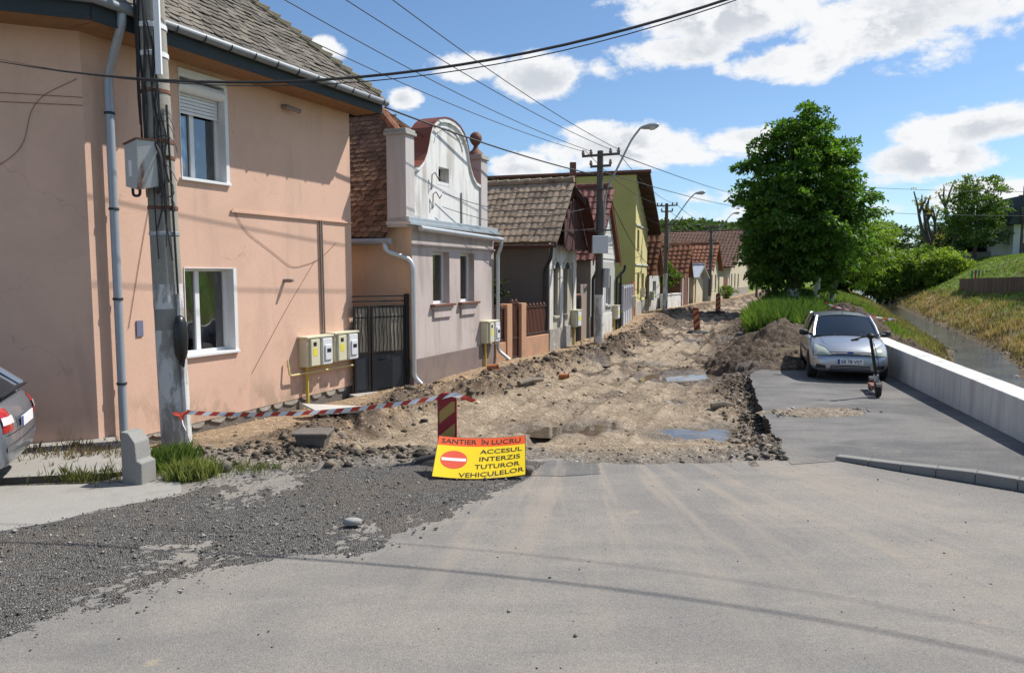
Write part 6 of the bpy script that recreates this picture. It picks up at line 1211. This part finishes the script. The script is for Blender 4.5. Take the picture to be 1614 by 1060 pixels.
# ------------------------------------------------------------------ electric scooter
S = thing('electric_scooter', 'black electric scooter with orange deck parked beside the silver car', 'scooter', (6.78, 13.4, .012)); a0 = Vector((6.70, 13.22, .012)); a1 = Vector((6.98, 14.05, .012)); sd = (a1 - a0).normalized(); sp = Vector((sd.y, -sd.x, 0)); Z = Vector((0, 0, 1))
for p in (a0, a1):
    m = MB(); c = p + Z * .125; prof = [(.07, -.035), (.105, -.045), (.125, -.03), (.125, .03), (.105, .045), (.07, .035)]; seg = 20; V = []
    for r_, h_ in prof:
        for j in range(seg): q = 2 * math.pi * j / seg; V.append(c + sd * (r_ * math.cos(q)) + Z * (r_ * math.sin(q)) + sp * h_)
    m.add(V, [(i * seg + j, i * seg + (j + 1) % seg, (i + 1) * seg + (j + 1) % seg, (i + 1) * seg + j) for i in range(len(prof) - 1) for j in range(seg)]); wh = m.build('wheel', 'tyre', S, smooth=True)
    MB().tube([c - sp * .036, c + sp * .036], .07, 14).build('hub', 'scooter_black', wh)
    m = MB(); 
    for q0, q1 in zip(np.linspace(.3, 2.6, 7)[:-1], np.linspace(.3, 2.6, 7)[1:]):
        f_ = lambda q, w_, r_: c + sd * (r_ * math.cos(q)) + Z * (r_ * math.sin(q)) + sp * w_
        m.hexa([f_(q0, -.05, .14), f_(q1, -.05, .14), f_(q1, .05, .14), f_(q0, .05, .14), f_(q0, -.05, .148), f_(q1, -.05, .148), f_(q1, .05, .148), f_(q0, .05, .148)])
    m.build('mudguard', 'scooter_black', wh)
dk0 = a0 + sd * .19 + Z * .16; dk1 = a1 - sd * .16 + Z * .15
m = MB(); m.hexa([dk0 - sp * .08 - Z * .05, dk1 - sp * .08 - Z * .05, dk1 + sp * .08 - Z * .05, dk0 + sp * .08 - Z * .05, dk0 - sp * .09 + Z * .02, dk1 - sp * .09 + Z * .02, dk1 + sp * .09 + Z * .02, dk0 + sp * .09 + Z * .02]); m.build('deck', 'scooter_orange', S, bevel=.012)
st0 = a0 + sd * .10 + Z * .22; st1 = a0 - sd * .02 + Z * 1.12 + Vector((-.19, .0, 0)); MB().tube([st0, st0 + (st1 - st0) * .2], .045, 10).build('stem_joint', 'steel_grey', S, smooth=True); MB().tube([st0, st1], [.032, .026], 10).build('stem', 'scooter_black', S, smooth=True)
for w_ in (-.055, .055): MB().tube([a0 + sp * w_ + Z * .125, a0 + sp * w_ + Z * .26 + sd * .05, st0], .018, 8).build('fork', 'scooter_orange', S, smooth=True)
hb = Vector((.96, .0, .12)).normalized(); MB().tube([st1 - hb * .30 + Vector((0, .05, -.04)), st1 - hb * .12, st1 + hb * .12, st1 + hb * .30 + Vector((0, .05, .02))], .014, 8).build('handlebar', 'scooter_black', S, smooth=True)
for s in (-1, 1): e = st1 + hb * (.30 * s) + Vector((0, .05, -.04 if s < 0 else .02)); MB().tube([e - hb * s * .10, e + hb * s * .02], .02, 8).build('grip', 'scooter_black', S, smooth=True); MB().tube([e - hb * s * .12 + Vector((0, -.03, -.01)), e - hb * s * .02 + Vector((0, -.05, -.02))], .007, 5).build('brake_lever', 'steel_grey', S)
MB().lathe(st1 + Vector((0, -.01, -.05)), [(.03, 0), (.06, .03), (.065, .07), (.04, .10), (.01, .105)], 12).build('display', 'scooter_black', S, smooth=True); MB().tube([st0 + (st1 - st0) * .85 + Vector((.03, -.04, 0)), st0 + (st1 - st0) * .5 + Vector((.05, -.06, 0)), st0 + (st1 - st0) * .1 + Vector((.02, -.05, 0))], .006, 5).build('brake_cable', 'cable', S)
MB().tube([a0 + sd * .45 + Z * .12, a0 + sd * .45 - sp * .14 + Z * .0], .008, 6).build('side_stand', 'steel_grey', S)
# ------------------------------------------------------------------ foliage
def leaves(C, size, cols, up=.5, aspect=.5, fold=.25, out=None):
    """diamond leaves, two triangles each, folded on the midrib"""
    n = len(C); d = RNG.normal(0, 1, (n, 3)); 
    if out is not None: d += out * 1.1
    d[:, 2] -= .35; d /= np.linalg.norm(d, axis=1)[:, None]
    nrm = RNG.normal(0, 1, (n, 3)); nrm[:, 2] += up * 3; nrm -= (nrm * d).sum(1)[:, None] * d; nrm /= np.linalg.norm(nrm, axis=1)[:, None]; s = np.cross(d, nrm); L = size[:, None]
    a = C; b = C + d * L * .5 + s * L * aspect * .5 + nrm * L * fold * .3; c = C + d * L - nrm * L * .12; e = C + d * L * .5 - s * L * aspect * .5 + nrm * L * fold * .3
    V = np.stack([a, b, c, e], 1).reshape(-1, 3); i = (np.arange(n) * 4)[:, None]; F = np.concatenate([i + np.array([[0, 1, 2]]), i + np.array([[0, 2, 3]])], 0); return V, F, np.repeat(cols, 4, 0)
def crown_points(fn, nclump, per, cr, shell=.55, flat=.7):
    """fn(n) gives clump centres and outward directions"""
    c, o, cr_ = fn(nclump); k = RNG.normal(0, 1, (nclump, per, 3)); k /= np.linalg.norm(k, axis=2)[..., None]; k[..., 2] = np.abs(k[..., 2]) * 1.1 - .35; R = RNG.uniform(.35, 1, (nclump, per, 1)) ** .5 * (cr * cr_)[:, None, None]
    k = k * R; k[..., 2] *= flat; P = c[:, None, :] + k; return P.reshape(-1, 3), np.repeat(o, per, 0), np.repeat(np.arange(nclump), per), (k[..., 2] / cr).reshape(-1)
def blob(center, rad, prof=None, seed=0, shell=.5, wob=.25, zmin=-1.0):
    center = np.array(center); rad = np.array(rad)
    def fn(n):
        d = RNG.normal(0, 1, (n * 2, 3)); d /= np.linalg.norm(d, axis=1)[:, None]; d = d[d[:, 2] > zmin][:n]
        while len(d) < n: e = RNG.normal(0, 1, (n, 3)); e /= np.linalg.norm(e, axis=1)[:, None]; d = np.concatenate([d, e[e[:, 2] > zmin]])[:n]
        w_ = 1 + wob * (2 * fbm(d[:, 0] * 2.1 + 10 + seed, d[:, 1] * 2.1 + d[:, 2] * 2.6, 3, seed) - 1) * 1.3; t = shell + (1 - shell) * RNG.uniform(0, 1, n) ** .6; f = np.ones(n) if prof is None else prof(d[:, 2])
        p = d * (t * w_)[:, None]; p[:, :2] *= f[:, None]; return center + p * rad, d, RNG.uniform(.7, 1.25, n)
    return fn
def foliage(name, parent, fn, nclump, per, cr, size, dark, light, mt='leaf', aspect=.5, up=.5, label=None, cat=None, kind=None, flat=.7):
    P, o, idx, hz = crown_points(fn, nclump, per, cr, flat=flat); cl_ = RNG.uniform(0, 1, nclump)[idx]; t = np.clip(.75 * cl_ ** 1.3 + .35 * RNG.uniform(0, 1, len(P)) + .02, 0, 1); cols = lerpc(dark, light, t); sz = size * RNG.uniform(.6, 1.25, len(P)); V, F, C = leaves(P, sz, cols, up, aspect, out=o)
    return np_mesh(name, V, F, mt, C, False, parent, kind, label, cat)
def limbs(root, base, forks, mt, r0, name='limb'):
    for p, q, ra, rb in forks:
        p = Vector(p); q = Vector(q); mid = (p + q) / 2 + Vector((random.uniform(-.1, .1), random.uniform(-.1, .1), .08)) * (q - p).length; MB().tube([p, mid, q], [ra, (ra + rb) / 2, rb], 8).build(name, mt, root, smooth=True)
DG, LG_ = (.032, .085, .016), (.125, .235, .04)
# the big horse chestnut
T = thing('chestnut_tree', 'large dense dark green chestnut tree with whitewashed trunk', 'tree', (17.7, 46.3, .1)); TX, TY = 17.8, 46.3
MB().tube([(TX, TY, -.2), (TX, TY, .4), (TX + .05, TY, 1.6), (TX + .15, TY, 3.2), (TX + .3, TY, 6)], [.52, .42, .40, .36, .2], 12).build('trunk', 'bark', T, smooth=True); MB().tube([(TX, TY, -.1), (TX, TY, .4), (TX + .05, TY, 1.35)], [.50, .435, .415], 12).build('whitewash', 'bark_white', T, smooth=True)
limbs(T, None, [((TX + .1, TY, 2.0 + .5 * i), (TX + .3 + 3.2 * math.cos(i * 1.3), TY + 3.0 * math.sin(i * 1.3), 3.6 + .8 * i), .16, .05) for i in range(9)], 'bark', .2)
prof = lambda z: np.interp(z, [-1, -.75, -.3, .1, .5, .8, 1], [.82, 1.03, 1.06, 1.0, .95, .94, .95])
foliage('crown', T, blob((18.15, 46.3, 6.6), (3.8, 3.8, 5.45), prof, 3, .36, .30), 1150, 46, .62, .30, DG, LG_, aspect=.55, up=.55)
# its smaller neighbours
T2 = thing('young_tree', 'small tree with whitewashed trunk right behind the chestnut', 'tree', (20.6, 49.5, 0)); MB().tube([(20.6, 49.5, -.2), (20.65, 49.5, 1.2), (20.9, 49.6, 3.2)], [.24, .2, .1], 8).build('trunk', 'bark_white', T2, smooth=True); foliage('crown', T2, blob((21.0, 50, 3.9), (1.7, 1.8, 1.8), None, 8, .3, .25), 130, 34, .5, .26, (.04, .09, .015), (.10, .19, .03))
T3 = thing('leaning_tree', 'slender leaning tree with loose bright green leaves beside the stream', 'tree', (23.2, 53, 0)); MB().tube([(22.6, 52, -.3), (22.9, 52.2, .9), (23.6, 52.6, 2.4), (24.8, 53, 4.2)], [.2, .17, .13, .06], 8).build('trunk', 'bark', T3, smooth=True); MB().tube([(22.6, 52, -.2), (22.9, 52.2, .8)], [.205, .178], 8).build('whitewash', 'bark_white', T3, smooth=True)
limbs(T3, None, [((23.0, 52.3, 1.2), (21.6, 52.2, 2.6), .08, .03), ((23.4, 52.5, 2.0), (25.6, 53, 3.2), .07, .03), ((23.8, 52.7, 2.7), (23.2, 52.6, 4.6), .07, .03), ((24.2, 52.8, 3.4), (26.0, 53, 4.8), .06, .02)], 'bark', .1)
foliage('crown', T3, blob((25.2, 53.6, 4.5), (2.8, 2.2, 2.6), None, 12, .15, .4), 360, 26, .55, .27, (.10, .175, .025), (.24, .35, .055), aspect=.4)
# trees and bushes along the far bank
def tree(label, x, y, z, h, rad, seed, dark, light, ncl=260, per=34, cr=.75, sz=.36, tr=.2, name='tree', trunk='bark', shell=.3, lean=0):
    t = thing(name, label, 'tree' if 'tree' in name else 'bush', (x, y, z), 'trees and bushes beyond the stream'); c = (x + lean, y, z + h - rad[2] * .95)
    MB().tube([(x, y, z - .3), (x + lean * .4, y, z + h * .3), (x + lean, y, z + h * .75)], [tr * 1.2, tr * .9, tr * .3], 8).build('trunk', trunk, t, smooth=True)
    limbs(t, None, [((x + lean * .4, y, z + h * (.28 + .06 * i)), (x + lean + rad[0] * .6 * math.cos(i * 2.1 + seed), y + rad[1] * .6 * math.sin(i * 2.1 + seed), z + h * (.5 + .06 * i)), tr * .45, tr * .12) for i in range(5)], trunk, .1)
    foliage('crown', t, blob(c, rad, None, seed, shell, .28), ncl, per, cr, sz, dark, light); return t
def tz(x, y): return float(terr(np.array([x], float), np.array([y], float))[0])
for (lb, x, y, h, rad, sd_, dk, lt, ncl, nm) in (
    ('dark green rounded tree behind the bank right of the chestnut', 53.5, 106, 10.6, (5.2, 4.5, 4.4), 21, (.030, .06, .016), (.075, .115, .035), 330, 'broadleaf_tree'),
    ('tall green tree just right of the chestnut crown', 40.5, 92, 8.6, (3.8, 3.5, 3.9), 22, (.045, .09, .018), (.12, .19, .035), 260, 'broadleaf_tree'),
    ('distant green tree over the stream bend', 62, 150, 10, (7, 6, 4.5), 23, (.03, .06, .02), (.07, .11, .035), 260, 'broadleaf_tree'),
    ('bright green bush leaning over the far stream', 47.5, 92.5, 5.6, (3.4, 3, 2.8), 24, (.11, .185, .028), (.24, .35, .06), 240, 'leafy_bush'),
    ('light green bush on the far bank slope', 51.0, 91, 5.2, (3.8, 3.2, 2.6), 25, (.10, .175, .028), (.23, .33, .06), 240, 'leafy_bush'),
    ('yellow green bush below the pruned trees', 50.5, 86, 3.6, (2.8, 2.4, 1.8), 26, (.12, .19, .03), (.27, .36, .06), 220, 'leafy_bush'),
    ('low dark bush at the water beyond the chestnut', 42.5, 95, 3.4, (3, 2.5, 1.8), 27, (.035, .07, .015), (.09, .14, .03), 180, 'leafy_bush'),
    ('tall light green tree left of the white house', 58.6, 93, 10.2, (3.6, 3.4, 4.4), 28, (.045, .095, .022), (.13, .21, .06), 260, 'broadleaf_tree'),
    ('green tree behind the pruned trees', 68, 116, 7.0, (4.5, 4, 3.2), 29, (.03, .06, .018), (.075, .12, .035), 220, 'broadleaf_tree'),
    ('shady tree behind the light green one', 69, 104, 8.0, (4.4, 4, 3.6), 30, (.022, .045, .014), (.06, .095, .03), 220, 'broadleaf_tree')):
    tree(lb, x, y, tz(x, y), h, rad, sd_, dk, lt, ncl, 36, .8, .40, .22, nm)
def pruned(label, x, y, h, seed, lean=0.0):
    z = tz(x, y); t = thing('pruned_tree', label, 'tree', (x, y, z), 'pruned bare trees on the bank'); r = random.Random(seed); tips = []
    top = Vector((x + lean, y, z + h * .34)); MB().tube([(x, y, z - .3), (x + lean * .3, y, z + h * .16), top], [.5, .42, .36], 10).build('trunk', 'bark_grey', t, smooth=True)
    for i in range(4):
        a = r.uniform(0, 6.28); sp = (i - 1.5) * .8; e = top + Vector((sp * 1.2 + lean * .5, .8 * math.sin(a), h * r.uniform(.24, .36))); MB().tube([top - Vector((0, 0, .2)), (top + e) / 2 + Vector((sp * .3, 0, -.05)), e], [.28, .22, .17], 8).build('limb', 'bark_grey', t, smooth=True)
        for j in range(3):
            g_ = e + Vector((r.uniform(-.9, .9), r.uniform(-.5, .5), h * r.uniform(.10, .27))); MB().tube([e, (e + g_) / 2 + Vector((r.uniform(-.2, .2), 0, .1)), g_], [.16, .12, .08], 6).build('branch', 'bark_grey', t, smooth=True); tips.append(tuple(g_)); tips.append(tuple((e + g_) / 2))
    for j in range(10): tips.append((x + lean * r.random() + r.uniform(-1, 1), y + r.uniform(-.5, .5), z + h * r.uniform(.25, .8)))
    tp = np.array(tips)
    fn = lambda n: (tp[RNG.integers(0, len(tp), n)] + RNG.normal(0, .22, (n, 3)), RNG.normal(0, 1, (n, 3)), np.ones(n))
    foliage('sprouts', t, fn, 60, 10, .42, .34, (.16, .16, .03), (.34, .30, .08), kind='stuff')
pruned('pruned bare tree with two forked limbs on the bank', 59.0, 98.5, 13.0, 3, .5); pruned('leaning pruned tree left of the other on the bank', 58.4, 100.5, 12.0, 5, -1.2); pruned('small pruned tree behind its two neighbours', 63.5, 104.0, 8.6, 9, .6)
# hedge and walls before the white house
hz_ = tz(62, 96); HD = thing('hedge', 'dark clipped hedge above a low wall on the bank top', 'hedge', (64, 98, hz_)); foliage('leaf_mass', HD, lambda n: (np.stack([RNG.uniform(59.5, 67, n), RNG.uniform(99, 101, n), hz_ + RNG.uniform(.2, 3.4, n)], -1), RNG.normal(0, 1, (n, 3)), np.ones(n)), 420, 34, .6, .34, (.012, .026, .010), (.03, .06, .02)); MB().box(59.8, 66.8, 99.4, 100.6, hz_ - .5, hz_ + 3.0).build('core', 'fascia', HD)
lw_ = thing('low_wall', 'low grey wall at the foot of the dark hedge', 'wall', (63, 97.5, hz_)); MB().box(59.5, 67, 97.3, 97.6, hz_ - 1, hz_ + .7).build('wall_body', 'concrete', lw_); MB().box(59.4, 67.1, 97.22, 97.68, hz_ + .7, hz_ + .78).build('coping', 'concrete', lw_)
WH = thing('white_house', 'white house with dark overhanging gable at the right edge', 'house', (66, 96, hz_)); wf = Fr((62.4, 91.5), (74, 89.5)); 
m = MB(); wall_open(m, wf, 0, wf.L, hz_ - .8, hz_ + 4.2, [(1.0, 1.75, hz_ + 2.4, hz_ + 3.7), (.9, 1.9, hz_ - .2, hz_ + 1.7), (2.4, 3.4, hz_ - .2, hz_ + 1.8)], .2); m.quad(wf.p(0, 0, hz_ - .8), wf.p(0, -7, hz_ - .8), wf.p(0, -7, hz_ + 4.2), wf.p(0, 0, hz_ + 4.2)); m.build('wall', 'white_wall', WH)
for (a, b, c, d) in ((1.0, 1.75, 2.4, 3.7), (2.4, 3.4, -.2, 1.8)): window(WH, wf, a, b, hz_ + c, hz_ + d, .15, .07, (), 'dark_wood', back=False); MB().fb(wf, a - .02, b + .02, -.6, -.22, hz_ + c, hz_ + d).build('room', 'interior', WH)
MB().fb(wf, .9, 1.9, -.18, -.12, hz_ - .2, hz_ + 1.7).build('door', 'rusty_brown', WH); m = MB(); m.ext([wf.p(-1.1, 1.0, hz_ + 4.0), wf.p(8.5, 1.0, hz_ + 4.0), wf.p(8.5, 1.0, hz_ + 7.6), wf.p(1.0, 1.0, hz_ + 7.6)], -wf.n * 9).build('roof', 'fascia', WH)
for i in range(7): MB().hexa([wf.p(.2, 1.02, hz_ + 4.1 + i * .3), wf.p(8.4, 1.02, hz_ + 4.1 + i * .3), wf.p(8.4, 1.5 - i * .06, hz_ + 4.0 + i * .3), wf.p(.2, 1.5 - i * .06, hz_ + 4.0 + i * .3), wf.p(.2, 1.02, hz_ + 4.2 + i * .3), wf.p(8.4, 1.02, hz_ + 4.2 + i * .3), wf.p(8.4, 1.5 - i * .06, hz_ + 4.06 + i * .3), wf.p(.2, 1.5 - i * .06, hz_ + 4.06 + i * .3)]).build('tile_course', 'tile_grey', WH)
t = thing('bank_pole', 'slim dark pole in front of the white house', 'pole', (63.4, 91, hz_)); MB().tube([(62.8, 90.6, hz_ - .5), (62.8, 90.6, hz_ + 8.6)], [.18, .12], 8).build('shaft', 'old_pole', t, smooth=True); MB().box(62.2, 63.4, 90.5, 90.7, hz_ + 7.4, hz_ + 7.5).build('crossarm', 'old_pole', t)
FH = thing('far_pale_house', 'pale house glimpsed between the pruned trees', 'house', (72, 124, 4)); ff = Fr((71, 124), (80, 122)); MB().fb(ff, 0, 7, -6, 0, 3, 8.2).build('wall', 'white_wall', FH); MB().ext([ff.p(-.5, .4, 8.2), ff.p(7.5, .4, 8.2), ff.p(3.5, .4, 10.6)], -ff.n * 6.5).build('roof', 'tile_dark', FH)
# ------------------------------------------------------------------ fences on the far bank
fp0, fp1 = (41.0, 67.0), (32.6, 45.5); ff = Fr(fp0, fp1); WF = thing('board_fence', 'brown upright board fence on the grassy bank', 'fence', (*fp0, tz(*fp0)))
for i in range(int(ff.L / .36)):
    t_ = i * .36 / ff.L; z = tz(*fp0) * (1 - t_) + tz(*fp1) * t_ + .05; MB().fb(ff, i * .36, i * .36 + .32, -.02, .02, z - .4, z + 1.12 + .02 * math.sin(i * 3.3)).build('board', 'fence_wood', WF)
for z in (.35, .95):
    p = ff.p(0, 0, 0); q = ff.p(ff.L, 0, 0); za, zb_ = tz(p.x, p.y) + z, tz(q.x, q.y) + z; MB().hexa([ff.p(0, -.06, za), ff.p(ff.L, -.06, zb_), ff.p(ff.L, -.025, zb_), ff.p(0, -.025, za), ff.p(0, -.06, za + .08), ff.p(ff.L, -.06, zb_ + .08), ff.p(ff.L, -.025, zb_ + .08), ff.p(0, -.025, za + .08)]).build('rail', 'fence_wood', WF)
CF = thing('picket_fence', 'low playground fence of red green yellow and blue pickets behind the board fence', 'fence', (47, 74, 1)); fc_ = Fr((44.9, 71.6), (51.0, 69.4)); ck = ['picket_green', 'picket_yellow', 'picket_red', 'picket_blue', 'picket_green', 'picket_red', 'picket_yellow']
for i in range(24):
    z = tz(44.9, 71.6) + .25 - .012 * i; hh = 1.0 + (.45 if i > 9 else 0); MB().ext([fc_.p(i * .29, 0, z - .1), fc_.p(i * .29 + .15, 0, z - .1), fc_.p(i * .29 + .15, 0, z + hh - .08), fc_.p(i * .29 + .075, 0, z + hh), fc_.p(i * .29, 0, z + hh - .08)], fc_.n * .03).build('picket', ck[(i * 5 + i // 4) % 7], CF)
MB().tube([fc_.p(0, -.03, tz(44.8, 71.5) + .8), fc_.p(6.2, -.03, tz(44.8, 71.5) + .75)], .03, 6).build('rail', 'picket_yellow', CF)
# concrete slabs along the water
SLB = thing('bank_revetment', 'cracked tilted concrete slabs lining the right stream bank', 'revetment', (22, 27, -1)); r = random.Random(8)
for i in range(7):
    for j in range(3):
        t0 = np.array((18.6, 24.6)) + np.array((.49, .87)) * (i * 1.35); o = np.array((.87, -.49)); a = t0 + o * (j * 1.02 + .0); b = a + np.array((.49, .87)) * 1.28; c = b + o * .96; d = a + o * .96; zz = [-1.15 + .42 * j, -.77 + .42 * j]; e = r.uniform(-.05, .05)
        MB().hexa([(*a, zz[0] - .2 + e), (*b, zz[0] - .2 + e), (*c, zz[1] - .2), (*d, zz[1] - .2), (*a, zz[0] + e), (*b, zz[0] - e), (*c, zz[1]), (*d, zz[1] + e)]).build('slab', 'slab', SLB, bevel=.02)
n = 700; s_ = RNG.uniform(0, 1, n); sy = 14 + 60 * s_ ** 1.5; sx = np.interp(sy, STREAM[:, 1], STREAM[:, 0]) + RNG.choice([-1, 1], n) * RNG.normal(1.2, .35, n); zz = terr(sx, sy); sz = np.clip(np.exp(RNG.normal(-2.9, .5, n)), .02, .22)
scatter('stream_stones', np.stack([sx, sy, np.maximum(zz, WATER_Z - .05)], -1), sz, lerpc((.10, .085, .07), (.36, .31, .25), RNG.uniform(0, 1, n) ** 2), 'pebble', 'stones along the edges of the stream', 'stones')
# ------------------------------------------------------------------ grass
def blades(name, X, Y, Zb, H, W, cols, label, nb=3):
    n = len(X); a = RNG.uniform(0, 6.28, (n, nb)); ln = RNG.uniform(.1, .6, (n, nb)) * H[:, None]; ox = RNG.normal(0, 1, (n, nb)) * W[:, None] * 1.5; oy = RNG.normal(0, 1, (n, nb)) * W[:, None] * 1.5; hh = H[:, None] * RNG.uniform(.6, 1.2, (n, nb))
    bx, by = X[:, None] + ox, Y[:, None] + oy; px_, py_ = -np.sin(a), np.cos(a); w2 = W[:, None] * .5; Zz = np.repeat(Zb[:, None], nb, 1)
    A = np.stack([bx - px_ * w2, by - py_ * w2, Zz - .03], -1); B = np.stack([bx + px_ * w2, by + py_ * w2, Zz - .03], -1); Cc = np.stack([bx + np.cos(a) * ln * .4 + px_ * w2 * .6, by + np.sin(a) * ln * .4 + py_ * w2 * .6, Zz + hh * .6], -1); D = np.stack([bx + np.cos(a) * ln, by + np.sin(a) * ln, Zz + hh], -1)
    V = np.stack([A, B, Cc, D], 2).reshape(-1, 3); m_ = n * nb; i = (np.arange(m_) * 4)[:, None]; F = np.concatenate([i + [[0, 1, 2]], i + [[0, 2, 3]]], 0); C = np.repeat(np.repeat(cols, nb, 0) * RNG.uniform(.75, 1.25, (m_, 1)), 4, 0)
    return np_mesh(name, V, F, 'grass', C, False, kind='stuff', label=label, cat='grass')
n = 70000; Y = 19 * np.exp(RNG.uniform(0, 1.75, n)); X = np.interp(Y, STREAM[:, 1], STREAM[:, 0]) + RNG.uniform(-16, 34, n); u = stream_d(X, Y); k = (np.abs(u) > 1.25) & ~((u < -3.0) & (Y < 30)) & (X > er(Y) + .15) & (X / Y < .78) & (X > wallx(Y) + .8)
X, Y, u = X[k], Y[k], u[k]; Zg = terr(X, Y); col = ground_cols(X, Y) * np.array((1.12, 1.15, 1.0)); rough_ = fbm(X * .6, Y * .6, 3, 91); Hh = (.05 + .15 * sst(6, 3.5, u) * (u > 0) + .14 * (u < 0) + .12 * rough_) * (.6 + .9 * rough_)
Hh = np.maximum(Hh, .05)
blades('bank_grass', X, Y, Zg, Hh, .03 + Y * .0009, col, 'green and straw coloured grass on the stream banks')
# long grass on the verge under the chestnut
n = 9000; Y = RNG.uniform(27, 56, n); X = er(Y) + .1 + np.abs(RNG.normal(0, 1.5, n)); Zg = terr(X, Y); t = RNG.uniform(0, 1, n); blades('verge_grass', X, Y, Zg, RNG.uniform(.35, .85, n), np.full(n, .06), lerpc((.055, .115, .016), (.15, .24, .04), t), 'long bright grass on the verge under the chestnut', 4)
# weeds by the concrete pole
def tuft(label, cx, cy, rx, ry, n, h, c0, c1, name='grass_tuft'):
    X = cx + RNG.normal(0, 1, n) * rx; Y = cy + RNG.normal(0, 1, n) * ry; Z_ = np.full(n, .01); o = blades(name, X, Y, Z_, h * RNG.uniform(.4, 1.2, n), np.full(n, .0035), lerpc(c0, c1, RNG.uniform(0, 1, n)), label, 3); return o
tuft('bright green grass tuft at the foot of the pole', -3.55, 7.95, .11, .10, 900, .17, (.12, .17, .03), (.32, .34, .11)); tuft('green weeds between the concrete block and pole', -4.02, 8.45, .10, .17, 800, .20, (.06, .11, .02), (.15, .22, .04)); tuft('dry weedy grass along the pavement edge', -4.65, 7.85, .30, .08, 120, .15, (.08, .10, .02), (.20, .20, .07)); tuft('sparse dead grass at the foot of the pink wall', -5.3, 8.9, .5, .22, 380, .12, (.16, .12, .06), (.28, .22, .12)); tuft('scattered weeds beside the rubble', -3.1, 8.25, .3, .12, 160, .08, (.09, .14, .03), (.18, .22, .06))
# bushes in the street and small greenery
B1 = thing('front_bush', 'small green bush in front of the red walled house', 'bush', (10.6, 50.5, 0)); MB().tube([(10.6, 50.6, -.2), (10.6, 50.6, 1.8)], [.06, .04], 6).build('stem', 'bark', B1); foliage('leaf_mass', B1, blob((10.6, 50.6, 2.15), (.95, .9, .75), None, 44, .3, .25), 60, 30, .35, .2, (.05, .10, .015), (.13, .21, .03))
B2 = thing('courtyard_bush', 'dark bush behind the rusty fence', 'bush', (-.9, 21.2, 0)); MB().tube([(-.9, 21.2, -.2), (-.9, 21.2, 1.2)], [.05, .03], 6).build('stem', 'bark', B2); foliage('leaf_mass', B2, blob((-.75, 20.9, 1.6), (.5, .6, .6), None, 45, .3, .25), 50, 26, .25, .13, (.02, .04, .012), (.05, .08, .025))
B3 = thing('roadside_weed', 'green weeds before the far orange roofed house', 'weeds', (19.6, 67.0, 0)); MB().tube([(19.6, 67, -.2), (19.6, 67, .6)], [.04, .02], 6).build('stem', 'bark', B3); foliage('leaf_mass', B3, blob((19.6, 67.0, .6), (.9, .9, .6), None, 46, .3, .25), 40, 26, .3, .2, (.06, .12, .02), (.15, .22, .04))
# ------------------------------------------------------------------ wooded hill
hx = np.linspace(-500, 900, 120); hy = np.linspace(270, 900, 70); HX, HY = np.meshgrid(hx, hy)
def hill_h(X, Y):
    top = np.interp(X / Y, [-1.2, -.6, 0, .17, .25, .31, .40, .52, .8, 1.5], [8, 14, 20, 26, 27.5, 25, 16, 8, 4, 2]) * (Y / 420) ; return top * sst(290, 430, Y) * (1 + .18 * (fbm(X * .012, Y * .012, 3, 55) - .5)) - 3
mat('hill_soil', (.035, .055, .02), .97, .3, .05)
np_mesh('hill', np.stack([HX, HY, hill_h(HX, HY)], -1).reshape(-1, 3), gridfaces(70, 120), 'hill_soil', None, True, kind='structure')
n = 3400; Y = RNG.uniform(292, 470, n); X = Y * RNG.uniform(.08, .46, n); Z_ = hill_h(X, Y); hgt = RNG.uniform(4.5, 8.5, n); cen = np.stack([X, Y, Z_ + hgt * .5], -1)
per = 46; tone = RNG.uniform(0, 1, n); k = RNG.normal(0, 1, (n, per, 3)); k /= np.linalg.norm(k, axis=2)[..., None]; k[..., 2] = np.abs(k[..., 2]) * 1.1 - .25; P = (cen[:, None] + k * (hgt * .55)[:, None, None] * RNG.uniform(.6, 1.05, (n, per, 1))).reshape(-1, 3); cols = lerpc((.026, .052, .020), (.075, .115, .038), np.clip(np.repeat(tone, per) * .7 + RNG.uniform(0, .3, n * per), 0, 1))
V, F, C = leaves(P, RNG.uniform(1.6, 3.0, n * per), cols, .5, .8); np_mesh('hill_forest', V, F, 'leaf', C, kind='stuff', label='wooded green hill behind the far roofs', cat='forest')
